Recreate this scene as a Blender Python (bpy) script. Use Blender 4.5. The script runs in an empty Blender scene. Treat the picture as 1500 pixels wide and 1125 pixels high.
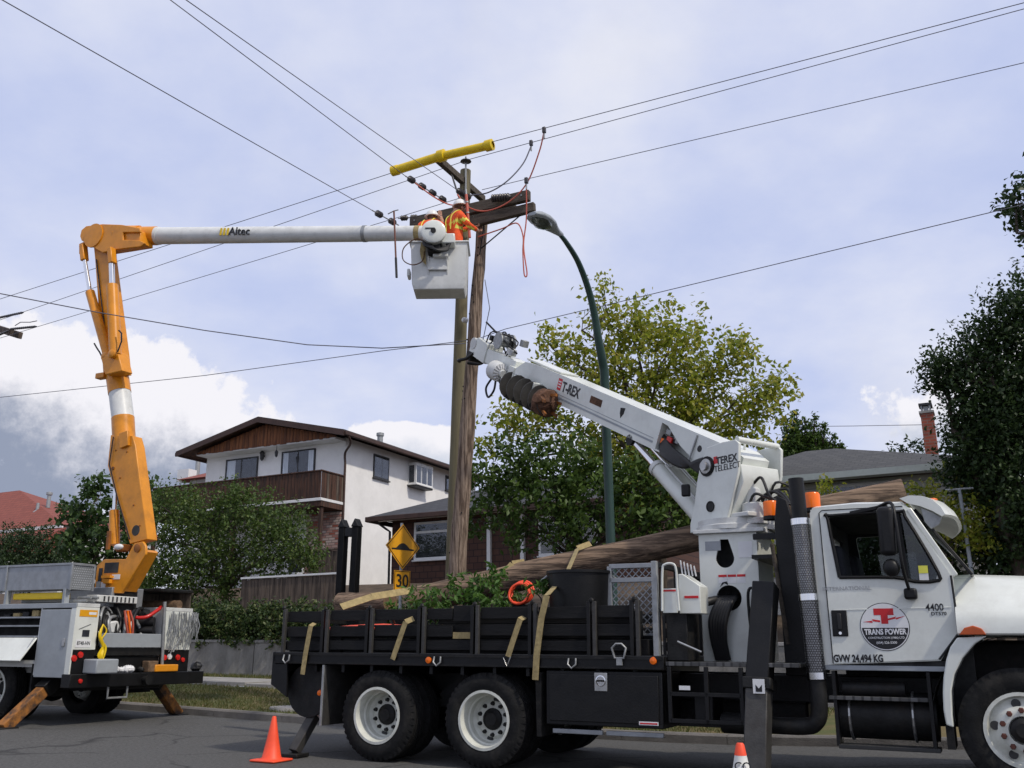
import bpy, bmesh, math, random
import numpy as np
from mathutils import Vector, Matrix
random.seed(7); RNG = np.random.default_rng(11)
SC = bpy.context.scene; COL = SC.collection
R = math.radians

# ---------------------------------------------------------------- camera
FPX, PITCH, ROLL, CAMH = 1406.85, .27467, -.00961, 1.1443      # focal length in pixels of a 1500 px wide frame
_F = Vector((0, math.cos(PITCH), math.sin(PITCH))); _U = Vector((0, -math.sin(PITCH), math.cos(PITCH))); _R = Vector((1, 0, 0))
CR = _R*math.cos(ROLL) + _U*math.sin(ROLL); CU = -_R*math.sin(ROLL) + _U*math.cos(ROLL); CC = Vector((0, 0, CAMH))
cd = bpy.data.cameras.new('camera'); cam = bpy.data.objects.new('camera', cd); COL.objects.link(cam)
cd.sensor_width = 36; cd.lens = FPX/1500*36; cd.clip_end = 3000; cd.clip_start = .05
cam.matrix_world = Matrix(((CR.x, CU.x, -_F.x, 0), (CR.y, CU.y, -_F.y, 0), (CR.z, CU.z, -_F.z, CAMH), (0, 0, 0, 1)))
SC.camera = cam

# street frame: x along the kerb, y away from the road, road falls gently (1.8 %) along x
YAW, GRADE = .4549, .018
tx = Vector((math.cos(YAW), -math.sin(YAW), -GRADE)).normalized(); ty = Vector((math.sin(YAW), math.cos(YAW), 0)); tz = tx.cross(ty)
hx = Vector((math.cos(YAW), -math.sin(YAW), 0)); O0 = Vector((-1.5786, 11.4877, 0))
def frame(ax, ay, az, o): return Matrix(((ax.x, ay.x, az.x, o.x), (ax.y, ay.y, az.y, o.y), (ax.z, ay.z, az.z, o.z), (0, 0, 0, 1)))
MS = frame(tx, ty, tz, O0)                                     # sloping street frame
ML = frame(hx, ty, Vector((0, 0, 1)), O0)                      # same, but plumb (houses, poles)
MSI, MLI = MS.inverted(), ML.inverted()
def ray(x, y): return _F + CR*((x-750)/FPX) - CU*((y-562.5)/FPX)
def _hit(inv, x, y, ax, val):
    o = inv @ CC; d = inv.to_3x3() @ ray(x, y); t = (val-o[ax])/d[ax]; return o + d*t
def PS(x, y, ax, val): return _hit(MSI, x, y, ax, val)         # sight line met with a plane of the street frame
def PL(x, y, ax, val): return _hit(MLI, x, y, ax, val)

# ---------------------------------------------------------------- sky and sun
SUNS = (hx*.66 - ty*.16 + Vector((0, 0, .76))).normalized()
sun_el = math.asin(SUNS.z); sun_az = math.atan2(SUNS.x, SUNS.y)
W = bpy.data.worlds.new('World'); SC.world = W; W.use_nodes = True
nt = W.node_tree; N = nt.nodes; LK = nt.links; N.clear()
def nd(t, **k):
    n = N.new(t)
    for a, b in k.items(): setattr(n, a, b)
    return n
out = nd('ShaderNodeOutputWorld'); bg = nd('ShaderNodeBackground'); LK.new(bg.outputs[0], out.inputs[0])
sky = nd('ShaderNodeTexSky', sky_type='NISHITA', sun_disc=False); sky.sun_elevation = sun_el; sky.sun_rotation = sun_az
sky.air_density = 1.0; sky.dust_density = 1.2; sky.ozone_density = 2.5
SKYK = .105
def vmath(op, a, b=None):
    n = nd('ShaderNodeVectorMath', operation=op)
    for i, s in enumerate((a, b)):
        if s is None: continue
        if hasattr(s, 'links'): LK.new(s, n.inputs[i])
        else: n.inputs[i].default_value = s
    return n.outputs['Value'] if op in ('DOT_PRODUCT', 'LENGTH') else n.outputs[0]
def fmath(op, a, b=0.0, clamp=False):
    n = nd('ShaderNodeMath', operation=op, use_clamp=clamp)
    for i, s in enumerate((a, b)):
        if hasattr(s, 'links'): LK.new(s, n.inputs[i])
        else: n.inputs[i].default_value = s
    return n.outputs[0]
def ramp(x, lo, hi):
    n = nd('ShaderNodeMapRange', interpolation_type='SMOOTHSTEP'); LK.new(x, n.inputs[0])
    n.inputs[1].default_value = lo; n.inputs[2].default_value = hi; return n.outputs[0]
def mixc(f, a, b):
    n = nd('ShaderNodeMix', data_type='RGBA')
    if hasattr(f, 'links'): LK.new(f, n.inputs[0])
    else: n.inputs[0].default_value = f
    for s, i in ((a, 6), (b, 7)):
        if hasattr(s, 'links'): LK.new(s, n.inputs[i])
        else: n.inputs[i].default_value = (*s, 1)
    return n.outputs[2]
def noise(v, scale, detail=6, rough=.55):
    n = nd('ShaderNodeTexNoise'); LK.new(v, n.inputs['Vector']); n.inputs['Scale'].default_value = scale
    n.inputs['Detail'].default_value = detail; n.inputs['Roughness'].default_value = rough; return n.outputs[0]
gen = nd('ShaderNodeTexCoord').outputs['Generated']
skyc = vmath('SCALE', sky.outputs[0]); skyc.node.inputs['Scale'].default_value = SKYK
sep = nd('ShaderNodeSeparateXYZ'); LK.new(gen, sep.inputs[0]); dz = sep.outputs[2]
flat = nd('ShaderNodeCombineXYZ'); zz = fmath('ADD', fmath('MAXIMUM', dz, 0), .30)
LK.new(fmath('DIVIDE', sep.outputs[0], zz), flat.inputs[0]); LK.new(fmath('DIVIDE', sep.outputs[1], zz), flat.inputs[1])
n1 = noise(flat.outputs[0], 1.5, 7, .55)
n2 = noise(gen, 5.0, 9, .6)
veil = mixc(ramp(n1, .30, .75), (.58, .655, .95), (.87, .88, .95))
c1 = mixc(fmath('ADD', fmath('MULTIPLY', ramp(n1, .25, .7), .16), .80), skyc, veil)
# soft white puffs scattered over the whole sky
puff = fmath('MULTIPLY', ramp(noise(gen, 3.1, 8, .55), .52, .74), .6)
puffc = mixc(ramp(n2, .35, .7), (.66, .68, .78), (.84, .85, .92))
c2 = mixc(puff, c1, puffc)
# heaped cumulus low over the horizon
def cumulus(col, px, py, rx, ry, dark):
    c = ray(px, py).normalized(); rt = Vector((c.y, -c.x, 0)).normalized(); up = rt.cross(c)
    a = vmath('DOT_PRODUCT', gen, tuple(rt)); b = vmath('DOT_PRODUCT', gen, tuple(up)); f = vmath('DOT_PRODUCT', gen, tuple(c))
    e = fmath('ADD', fmath('POWER', fmath('ABSOLUTE', fmath('DIVIDE', a, rx)), 2.0), fmath('POWER', fmath('ABSOLUTE', fmath('DIVIDE', b, ry)), 2.0))
    e = fmath('ADD', e, fmath('MULTIPLY', fmath('SUBTRACT', noise(gen, 11.0, 12, .62), .5), 3.4))
    m = fmath('MULTIPLY', fmath('SUBTRACT', 1.0, ramp(e, .85, 1.08)), ramp(f, .2, .5))
    h = fmath('ADD', fmath('DIVIDE', b, ry), fmath('MULTIPLY', fmath('SUBTRACT', noise(gen, 8.0, 10, .65), .5), 3.4))
    cc = mixc(ramp(h, -.6, .35), dark, (.92, .91, .96))
    return mixc(m, col, cc)
c3 = cumulus(c2, 70, 615, .20, .095, (.30, .345, .46))
c3 = cumulus(c3, 585, 655, .075, .026, (.66, .70, .80))
c3 = cumulus(c3, 1640, 560, .20, .06, (.55, .6, .72))
LK.new(c3, bg.inputs[0]); bg.inputs[1].default_value = 1.0
sd = bpy.data.lights.new('sun', 'SUN'); sun = bpy.data.objects.new('sun', sd); COL.objects.link(sun)
sd.energy = 2.6; sd.angle = R(2.5); sd.color = (1, .92, .80); sun.rotation_euler = SUNS.to_track_quat('Z', 'Y').to_euler(); sun.location = (0, 0, 40)
vs = SC.view_settings; vs.view_transform = 'Standard'; vs.look = 'None'; vs.exposure = 0; vs.gamma = 1; vs.use_curve_mapping = False

# ---------------------------------------------------------------- materials
MATS = {}
def mat(name, col, rough=.6, metal=0, var=.18, scale=6, bump=0, bscale=60, dirt=0, dirtcol=(.07, .055, .04), col2=None, stretch=None, spec=.4):
    m = bpy.data.materials.new(name); m.use_nodes = True; t = m.node_tree; b = t.nodes['Principled BSDF']
    b.inputs['Roughness'].default_value = rough; b.inputs['Metallic'].default_value = metal; b.inputs['Specular IOR Level'].default_value = spec
    tc = t.nodes.new('ShaderNodeTexCoord'); vec = tc.outputs['Object']
    if stretch:
        mp = t.nodes.new('ShaderNodeMapping'); mp.inputs['Scale'].default_value = stretch; t.links.new(vec, mp.inputs[0]); vec = mp.outputs[0]
    n = t.nodes.new('ShaderNodeTexNoise'); n.inputs['Scale'].default_value = scale; n.inputs['Detail'].default_value = 8; n.inputs['Roughness'].default_value = .65
    t.links.new(vec, n.inputs['Vector'])
    c2 = col2 or tuple(c*(1-var*1.6) for c in col); c1 = tuple(min(1, c*(1+var)) for c in col) if not col2 else col
    r = t.nodes.new('ShaderNodeValToRGB'); r.color_ramp.elements[0].position = .43 if col2 else .32; r.color_ramp.elements[1].position = .57 if col2 else .68
    r.color_ramp.elements[0].color = (*c2, 1); r.color_ramp.elements[1].color = (*c1, 1); t.links.new(n.outputs[0], r.inputs[0]); last = r.outputs[0]
    if dirt:
        n3 = t.nodes.new('ShaderNodeTexNoise'); n3.inputs['Scale'].default_value = scale*.6+1.3; n3.inputs['Detail'].default_value = 10; n3.inputs['Roughness'].default_value = .72
        t.links.new(vec, n3.inputs['Vector'])
        r3 = t.nodes.new('ShaderNodeMapRange'); r3.inputs[1].default_value = .5; r3.inputs[2].default_value = .75; r3.inputs[4].default_value = dirt; t.links.new(n3.outputs[0], r3.inputs[0])
        mx = t.nodes.new('ShaderNodeMix'); mx.data_type = 'RGBA'; t.links.new(r3.outputs[0], mx.inputs[0]); t.links.new(last, mx.inputs[6]); mx.inputs[7].default_value = (*dirtcol, 1); last = mx.outputs[2]
    t.links.new(last, b.inputs['Base Color'])
    if bump:
        n2 = t.nodes.new('ShaderNodeTexNoise'); n2.inputs['Scale'].default_value = bscale; n2.inputs['Detail'].default_value = 6; t.links.new(vec, n2.inputs['Vector'])
        bp = t.nodes.new('ShaderNodeBump'); bp.inputs['Strength'].default_value = bump; bp.inputs['Distance'].default_value = .02; t.links.new(n2.outputs[0], bp.inputs['Height']); t.links.new(bp.outputs[0], b.inputs['Normal'])
    MATS[name] = m; return m
def leafmat(name, cols, trans=.35):
    m = bpy.data.materials.new(name); m.use_nodes = True; t = m.node_tree; t.nodes.clear()
    o = t.nodes.new('ShaderNodeOutputMaterial'); g = t.nodes.new('ShaderNodeNewGeometry'); r = t.nodes.new('ShaderNodeValToRGB')
    el = r.color_ramp.elements; el[0].color = (*cols[0], 1); el[1].color = (*cols[-1], 1)
    for i, c in enumerate(cols[1:-1]): e = el.new((i+1)/(len(cols)-1)); e.color = (*c, 1)
    t.links.new(g.outputs['Random Per Island'], r.inputs[0])
    d = t.nodes.new('ShaderNodeBsdfPrincipled'); d.inputs['Roughness'].default_value = .5; d.inputs['Specular IOR Level'].default_value = .35
    tr = t.nodes.new('ShaderNodeBsdfTranslucent'); mx = t.nodes.new('ShaderNodeMixShader'); mx.inputs[0].default_value = trans
    t.links.new(r.outputs[0], d.inputs['Base Color']); t.links.new(r.outputs[0], tr.inputs[0]); t.links.new(d.outputs[0], mx.inputs[1]); t.links.new(tr.outputs[0], mx.inputs[2]); t.links.new(mx.outputs[0], o.inputs[0])
    MATS[name] = m; return m
def glassmat(name, tint=(.75, .8, .8), transp=.75, rough=.03):
    m = bpy.data.materials.new(name); m.use_nodes = True; t = m.node_tree; t.nodes.clear(); o = t.nodes.new('ShaderNodeOutputMaterial')
    tr = t.nodes.new('ShaderNodeBsdfTransparent'); tr.inputs[0].default_value = (*[c*transp for c in tint], 1)
    gl = t.nodes.new('ShaderNodeBsdfGlossy'); gl.inputs['Roughness'].default_value = rough; lw = t.nodes.new('ShaderNodeLayerWeight'); lw.inputs[0].default_value = .5; pw = t.nodes.new('ShaderNodeMath'); pw.operation = 'POWER'; t.links.new(lw.outputs['Facing'], pw.inputs[0]); pw.inputs[1].default_value = 4
    fr = t.nodes.new('ShaderNodeMath'); fr.operation = 'MULTIPLY_ADD'; t.links.new(pw.outputs[0], fr.inputs[0]); fr.inputs[1].default_value = .9; fr.inputs[2].default_value = .05
    mx = t.nodes.new('ShaderNodeMixShader'); t.links.new(fr.outputs[0], mx.inputs[0]); t.links.new(tr.outputs[0], mx.inputs[1]); t.links.new(gl.outputs[0], mx.inputs[2]); t.links.new(mx.outputs[0], o.inputs[0])
    MATS[name] = m; return m
def patmat(name, kind, c1, c2, mortar, sc, w=.5, h=.25, msize=.02, rough=.8, bump=.4, axis='XZ'):
    """brick-pattern material for surfaces whose pieces are too far away to pick apart"""
    m = bpy.data.materials.new(name); m.use_nodes = True; t = m.node_tree; b = t.nodes['Principled BSDF']; b.inputs['Roughness'].default_value = rough
    tc = t.nodes.new('ShaderNodeTexCoord'); sp = t.nodes.new('ShaderNodeSeparateXYZ'); t.links.new(tc.outputs['Object'], sp.inputs[0]); cb = t.nodes.new('ShaderNodeCombineXYZ')
    i = {'XZ': (0, 2), 'YZ': (1, 2), 'XY': (0, 1)}[axis]; t.links.new(sp.outputs[i[0]], cb.inputs[0]); t.links.new(sp.outputs[i[1]], cb.inputs[1])
    br = t.nodes.new('ShaderNodeTexBrick'); t.links.new(cb.outputs[0], br.inputs['Vector'])
    for k, v in (('Color1', (*c1, 1)), ('Color2', (*c2, 1)), ('Mortar', (*mortar, 1)), ('Scale', sc), ('Mortar Size', msize), ('Brick Width', w), ('Row Height', h), ('Bias', 0.0)): br.inputs[k].default_value = v
    n = t.nodes.new('ShaderNodeTexNoise'); n.inputs['Scale'].default_value = 4; n.inputs['Detail'].default_value = 8; t.links.new(tc.outputs['Object'], n.inputs['Vector'])
    mx = t.nodes.new('ShaderNodeMix'); mx.data_type = 'RGBA'; mx.blend_type = 'MULTIPLY'; mx.inputs[0].default_value = .7
    r = t.nodes.new('ShaderNodeValToRGB'); r.color_ramp.elements[0].color = (.55, .55, .55, 1); r.color_ramp.elements[1].color = (1.25, 1.25, 1.25, 1); t.links.new(n.outputs[0], r.inputs[0])
    t.links.new(br.outputs[0], mx.inputs[6]); t.links.new(r.outputs[0], mx.inputs[7]); t.links.new(mx.outputs[2], b.inputs['Base Color'])
    bp = t.nodes.new('ShaderNodeBump'); bp.inputs['Strength'].default_value = bump; bp.inputs['Distance'].default_value = .02; t.links.new(br.outputs[0], bp.inputs['Height']); t.links.new(bp.outputs[0], b.inputs['Normal'])
    MATS[name] = m; return m
mat('white_paint', (.68, .70, .65), .25, var=.06, scale=2.2, dirt=.32, dirtcol=(.36, .345, .30), spec=.5)
mat('white_worn', (.60, .61, .59), .45, var=.08, scale=4, dirt=.4, dirtcol=(.22, .2, .17), bump=.1)
mat('fibreglass', (.66, .67, .65), .4, var=.06, scale=5, dirt=.45, dirtcol=(.3, .29, .26))
mat('black_paint', (.0055, .0055, .006), .45, var=.3, scale=5, dirt=.3, dirtcol=(.022, .02, .017), bump=.1, spec=.3)
mat('black_board', (.0065, .0065, .007), .65, spec=.25, var=.35, scale=3, dirt=.45, dirtcol=(.028, .025, .022), bump=.3, bscale=30, stretch=(.5, 4, 6))
mat('dark_steel', (.016, .016, .016), .55, .3, var=.3, scale=8, dirt=.5, dirtcol=(.045, .034, .025), bump=.15, spec=.3)
mat('leg_steel', (.055, .053, .05), .55, .3, var=.2, scale=8, dirt=.5, dirtcol=(.03, .022, .016), bump=.15)
mat('rubber', (.013, .013, .013), .85, var=.3, scale=7, dirt=.6, dirtcol=(.05, .045, .039), bump=.2, spec=.2)
mat('hose', (.012, .012, .013), .5, var=.2)
mat('rim_white', (.60, .61, .55), .45, var=.1, scale=6, dirt=.5, dirtcol=(.26, .23, .16))
mat('chrome', (.75, .75, .75), .12, 1, var=.05)
mat('steel', (.42, .42, .41), .35, .85, var=.15, scale=10)
mat('galvanised', (.33, .34, .34), .5, .5, var=.15, scale=14, dirt=.3, dirtcol=(.15, .13, .11))
mat('aluminium', (.30, .315, .33), .45, .45, var=.1, scale=8, dirt=.3, dirtcol=(.14, .13, .12))
mat('grey_paint', (.30, .325, .345), .45, var=.08, scale=3, dirt=.25, dirtcol=(.18, .17, .15))
mat('boom_orange', (.70, .265, .012), .36, var=.10, scale=4, dirt=.6, dirtcol=(.34, .13, .015), spec=.45)
mat('rust_orange', (.30, .105, .02), .65, var=.25, scale=5, dirt=1.0, dirtcol=(.06, .04, .03), bump=.2)
mat('beacon', (.85, .16, .01), .2, var=.05)
mat('red_lens', (.55, .02, .015), .25, var=.1)
mat('amber_lens', (.45, .08, .015), .25, var=.1)
mat('cone_orange', (.88, .085, .03), .5, var=.06, scale=8, dirt=.2, dirtcol=(.35, .06, .03))
mat('cone_white', (.72, .72, .68), .5, var=.06, dirt=.3)
mat('sign_yellow', (.72, .33, .01), .4, var=.05)
mat('sign_black', (.012, .012, .012), .5, var=.1)
mat('decal_black', (.012, .012, .014), .4, var=.1)
mat('decal_red', (.55, .015, .02), .4, var=.05)
mat('decal_white', (.72, .72, .72), .4, var=.04)
mat('strap', (.36, .28, .13), .85, var=.2, scale=20, dirt=.5, dirtcol=(.12, .09, .05), bump=.2, bscale=200)
mat('log_wood', (.25, .175, .12), .9, col2=(.085, .06, .044), scale=2.6, dirt=.45, dirtcol=(.05, .038, .03), bump=1.0, bscale=6, stretch=(.45, 7, 7), spec=.15)
mat('log_end', (.17, .105, .06), .9, var=.35, scale=12, bump=.4, dirt=.6, dirtcol=(.05, .035, .025))
mat('old_pole', (.31, .235, .18), .9, spec=.15, col2=(.10, .07, .053), scale=3.0, dirt=.7, dirtcol=(.05, .038, .03), bump=1.0, bscale=7, stretch=(9, 9, .55))
mat('new_pole', (.155, .135, .08), .85, var=.15, scale=2, dirt=.4, dirtcol=(.07, .06, .035), bump=.3, bscale=10, stretch=(8, 8, .5))
mat('arm_wood', (.085, .07, .055), .9, var=.3, scale=3, dirt=.4, bump=.5, bscale=10, stretch=(1, 6, 6))
mat('gutter_paint', (.42, .46, .43), .4, var=.06)
mat('lamp_green', (.02, .05, .041), .4, var=.12, scale=3)
mat('wire', (.11, .11, .135), .55, var=.1)
mat('insulator', (.05, .045, .045), .3, var=.2)
mat('jumper_red', (.50, .11, .07), .5, var=.1)
mat('guard_yellow', (.72, .50, .01), .45, var=.08, scale=5, dirt=.25, dirtcol=(.3, .2, .03))
mat('hivis', (.80, .095, .015), .75, var=.15, scale=14, bump=.3, bscale=30)
mat('hivis_stripe', (.75, .72, .10), .6, var=.08)
mat('skin', (.45, .24, .16), .55, var=.1)
mat('helmet', (.78, .78, .76), .3, var=.03)
mat('dark_cloth', (.02, .022, .03), .85, var=.3)
mat('stucco', (.80, .79, .77), .9, var=.05, scale=1.2, bump=.35, bscale=90, dirt=.16, dirtcol=(.45, .44, .42))
mat('brown_wood', (.085, .038, .022), .8, col2=(.035, .019, .013), scale=2.5, bump=.4, bscale=12, stretch=(5, 5, .5))
mat('gable_wood', (.22, .082, .03), .8, col2=(.10, .038, .017), scale=2.0, bump=.4, bscale=12, stretch=(5, 5, .4))
mat('fence_wood', (.125, .095, .072), .9, col2=(.055, .042, .033), scale=2.0, bump=.4, bscale=12, stretch=(6, 6, .5))
mat('fascia', (.055, .028, .02), .6, var=.2, scale=4)
mat('white_trim', (.70, .70, .69), .5, var=.05, dirt=.15, dirtcol=(.4, .38, .34))
mat('dark_trim', (.03, .03, .032), .5, var=.2)
mat('curtain', (.75, .75, .72), .9, var=.2, scale=3, stretch=(12, 12, .3))
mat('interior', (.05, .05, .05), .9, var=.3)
mat('kerb_concrete', (.165, .155, .145), .92, var=.2, scale=2.5, bump=.5, bscale=60, dirt=.5, dirtcol=(.08, .075, .065))
mat('concrete', (.30, .29, .275), .9, var=.16, scale=2, bump=.4, bscale=70, dirt=.5, dirtcol=(.15, .14, .125))
mat('wall_concrete', (.25, .24, .22), .92, var=.2, scale=1.4, bump=.5, bscale=40, dirt=.75, dirtcol=(.09, .085, .07), stretch=(1.5, 1.5, .6))
mat('soil', (.09, .065, .045), .95, var=.3, scale=3, bump=.6, bscale=20)
mat('lawn', (.085, .095, .03), .95, col2=(.15, .115, .05), scale=.9, bump=.7, bscale=90)
mat('bark', (.075, .058, .045), .95, var=.3, scale=4, bump=.8, bscale=12, stretch=(6, 6, 1))
mat('shingle_flat_red', (.30, .055, .04), .85, var=.15)
patmat('red_tile', 0, (.26, .07, .045), (.225, .058, .038), (.17, .043, .03), 1.0, .3, .22, .02)
patmat('grey_shingle', 0, (.072, .072, .07), (.05, .051, .052), (.034, .034, .035), 1.0, .2, .085, .01)
patmat('dark_shingle', 0, (.05, .051, .057), (.036, .037, .042), (.022, .022, .025), 1.0, .28, .11, .012)
patmat('brown_siding', 0, (.085, .036, .022), (.065, .027, .018), (.028, .013, .01), 1.0, .3, .2, .015)
patmat('white_siding', 0, (.62, .62, .6), (.6, .6, .58), (.4, .4, .4), 1.0, 4.0, .16, .015)
patmat('brick', 0, (.30, .075, .045), (.55, .46, .40), (.2, .15, .13), 1.0, .28, .095, .014)
patmat('chimney_brick', 0, (.33, .075, .04), (.26, .055, .03), (.22, .14, .11), 1.0, .22, .08, .01)
patmat('perforated', 0, (.20, .20, .20), (.25, .25, .25), (.06, .06, .06), 1.0, .022, .022, .0035, rough=.22, axis='XZ'); MATS['perforated'].node_tree.nodes['Principled BSDF'].inputs['Metallic'].default_value = .9
patmat('tread_plate', 0, (.035, .035, .035), (.10, .10, .10), (.02, .02, .02), 1.0, .08, .05, .012, rough=.5, axis='XY')
patmat('cage_mesh', 0, (.36, .38, .40), (.34, .36, .38), (.16, .17, .18), 1.0, .035, .035, .009, rough=.5, axis='YZ')
glassmat('glass'); glassmat('window_glass', (.95, .97, 1), .97); glassmat('lamp_lens', (.8, .85, .8), .6, .15)
leafmat('leaf_yellow', [(.13, .18, .018), (.23, .28, .03), (.35, .38, .042), (.40, .36, .065), (.17, .21, .026)], .5)
leafmat('leaf_green', [(.035, .07, .014), (.06, .11, .02), (.09, .145, .026), (.04, .08, .016)])
leafmat('leaf_dark', [(.015, .032, .011), (.028, .055, .016), (.044, .076, .021), (.02, .04, .013)], .3)
leafmat('leaf_olive', [(.034, .064, .013), (.056, .10, .019), (.08, .135, .026), (.12, .16, .036), (.038, .07, .014)])
leafmat('leaf_hedge', [(.022, .046, .013), (.042, .074, .02), (.065, .105, .028), (.14, .15, .055)], .3)
leafmat('leaf_bright', [(.04, .10, .015), (.07, .15, .025), (.10, .19, .035), (.05, .11, .02)])
leafmat('leaf_fig', [(.028, .06, .016), (.05, .095, .025), (.075, .125, .034), (.034, .07, .018)])
leafmat('grass', [(.06, .085, .02), (.10, .12, .03), (.16, .13, .055), (.075, .10, .022)], .3)
# asphalt with cracks
m = mat('asphalt', (.092, .091, .087), .88, var=.28, scale=26, bump=.5, bscale=220, dirt=.35, dirtcol=(.055, .055, .055))
t = m.node_tree; b = t.nodes['Principled BSDF']; tc = t.nodes.new('ShaderNodeTexCoord'); nn = t.nodes.new('ShaderNodeTexNoise'); nn.inputs['Scale'].default_value = 1.1; nn.inputs['Detail'].default_value = 6
t.links.new(tc.outputs['Object'], nn.inputs['Vector']); mxv = t.nodes.new('ShaderNodeMix'); mxv.data_type = 'VECTOR'; mxv.inputs[0].default_value = .35; t.links.new(tc.outputs['Object'], mxv.inputs[4]); t.links.new(nn.outputs[1], mxv.inputs[5])
vo = t.nodes.new('ShaderNodeTexVoronoi'); vo.feature = 'DISTANCE_TO_EDGE'; vo.inputs['Scale'].default_value = .55; t.links.new(mxv.outputs[1], vo.inputs['Vector'])
mr = t.nodes.new('ShaderNodeMapRange'); mr.inputs[1].default_value = .0; mr.inputs[2].default_value = .014; mr.inputs[3].default_value = .75; mr.inputs[4].default_value = 0; t.links.new(vo.outputs[0], mr.inputs[0])
n4 = t.nodes.new('ShaderNodeTexNoise'); n4.inputs['Scale'].default_value = .5; t.links.new(tc.outputs['Object'], n4.inputs['Vector'])
mr2 = t.nodes.new('ShaderNodeMapRange'); mr2.inputs[1].default_value = .40; mr2.inputs[2].default_value = .50; t.links.new(n4.outputs[0], mr2.inputs[0]); mm = t.nodes.new('ShaderNodeMath'); mm.operation = 'MULTIPLY'; t.links.new(mr.outputs[0], mm.inputs[0]); t.links.new(mr2.outputs[0], mm.inputs[1])
old = b.inputs['Base Color'].links[0].from_socket; mx = t.nodes.new('ShaderNodeMix'); mx.data_type = 'RGBA'; t.links.new(mm.outputs[0], mx.inputs[0]); t.links.new(old, mx.inputs[6]); mx.inputs[7].default_value = (.012, .012, .012, 1); t.links.new(mx.outputs[2], b.inputs['Base Color'])

# ---------------------------------------------------------------- mesh helpers
class MB:
    def __init__(s, M=None): s.v = []; s.f = []; s.M = M
    def add(s, vs, fs):
        n = len(s.v)
        s.v += [tuple(s.M @ Vector(v)) if s.M else tuple(v) for v in vs]; s.f += [tuple(i+n for i in f) for f in fs]; return s
    def box(s, x0, x1, y0, y1, z0, z1):
        return s.add([(x, y, z) for x in (x0, x1) for y in (y0, y1) for z in (z0, z1)], [(0, 1, 3, 2), (4, 6, 7, 5), (0, 4, 5, 1), (2, 3, 7, 6), (0, 2, 6, 4), (1, 5, 7, 3)])
    def bar(s, p, q, w, h, up=(0, 0, 1), w2=None, h2=None):
        p, q = Vector(p), Vector(q); d = (q-p).normalized(); a = d.cross(Vector(up))
        if a.length < 1e-4: a = d.cross(Vector((1, 0, 0)))
        a.normalize(); b = a.cross(d); w2 = w2 or w; h2 = h2 or h; vs = []
        for c, ww, hh in ((p, w, h), (q, w2, h2)): vs += [c+a*sx*ww/2+b*sy*hh/2 for sx, sy in ((-1, -1), (1, -1), (1, 1), (-1, 1))]
        return s.add(vs, [(3, 2, 1, 0), (4, 5, 6, 7), (0, 1, 5, 4), (1, 2, 6, 5), (2, 3, 7, 6), (3, 0, 4, 7)])
    def tube(s, pts, r, n=8, cap=True):
        pts = [Vector(p) for p in pts]; rs = r if hasattr(r, '__len__') else [r]*len(pts); vs = []; ref = None
        for i, p in enumerate(pts):
            d = (pts[min(i+1, len(pts)-1)]-pts[max(i-1, 0)]).normalized()
            if ref is None: ref = d.cross(Vector((0, 0, 1))) if abs(d.z) < .9 else d.cross(Vector((1, 0, 0)))
            a = (ref - d*ref.dot(d)).normalized(); b = d.cross(a); ref = a
            vs += [p + (a*math.cos(2*math.pi*k/n)+b*math.sin(2*math.pi*k/n))*rs[i] for k in range(n)]
        fs = [(i*n+k, i*n+(k+1) % n, (i+1)*n+(k+1) % n, (i+1)*n+k) for i in range(len(pts)-1) for k in range(n)]
        if cap: fs += [tuple(range(n))[::-1], tuple(range((len(pts)-1)*n, len(pts)*n))]
        return s.add(vs, fs)
    def prism(s, poly, off):
        poly = [Vector(p) for p in poly]; off = Vector(off); n = len(poly)
        return s.add(poly+[p+off for p in poly], [tuple(range(n)), tuple(range(2*n-1, n-1, -1))]+[(i, i+n, (i+1) % n+n, (i+1) % n) for i in range(n)])
    def lathe(s, c, axis, prof, n=24):
        c = Vector(c); ax = Vector(axis).normalized(); a = ax.cross(Vector((0, 0, 1)) if abs(ax.z) < .9 else Vector((1, 0, 0))).normalized(); b = ax.cross(a)
        vs = [c+ax*h+(a*math.cos(2*math.pi*k/n)+b*math.sin(2*math.pi*k/n))*max(r, 1e-4) for r, h in prof for k in range(n)]
        return s.add(vs, [(i*n+k, i*n+(k+1) % n, (i+1)*n+(k+1) % n, (i+1)*n+k) for i in range(len(prof)-1) for k in range(n)])
    def quad(s, *p): return s.add(p, [tuple(range(len(p)))])
    def blob(s, c, r, n=8, jit=0):
        c = Vector(c); r = Vector(r if hasattr(r, '__len__') else (r, r, r)); vs = []; m = n//2+1
        for i in range(m+1):
            th = math.pi*i/m
            for k in range(n): ph = 2*math.pi*k/n; j = 1+jit*random.uniform(-1, 1); vs.append(c+Vector((r.x*math.sin(th)*math.cos(ph), r.y*math.sin(th)*math.sin(ph), r.z*math.cos(th)))*j)
        return s.add(vs, [(i*n+k, (i+1)*n+k, (i+1)*n+(k+1) % n, i*n+(k+1) % n) for i in range(m) for k in range(n)])
    def build(s, name, m, parent=None, bev=0, smooth=None, mw=None, seg=2):
        me = bpy.data.meshes.new(name); me.from_pydata(s.v, [], s.f); me.update()
        bm = bmesh.new(); bm.from_mesh(me); bmesh.ops.remove_doubles(bm, verts=bm.verts, dist=1e-5); bmesh.ops.recalc_face_normals(bm, faces=bm.faces); bm.to_mesh(me); bm.free()
        return finish(name, me, m, parent, bev, smooth, mw, seg)
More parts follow.
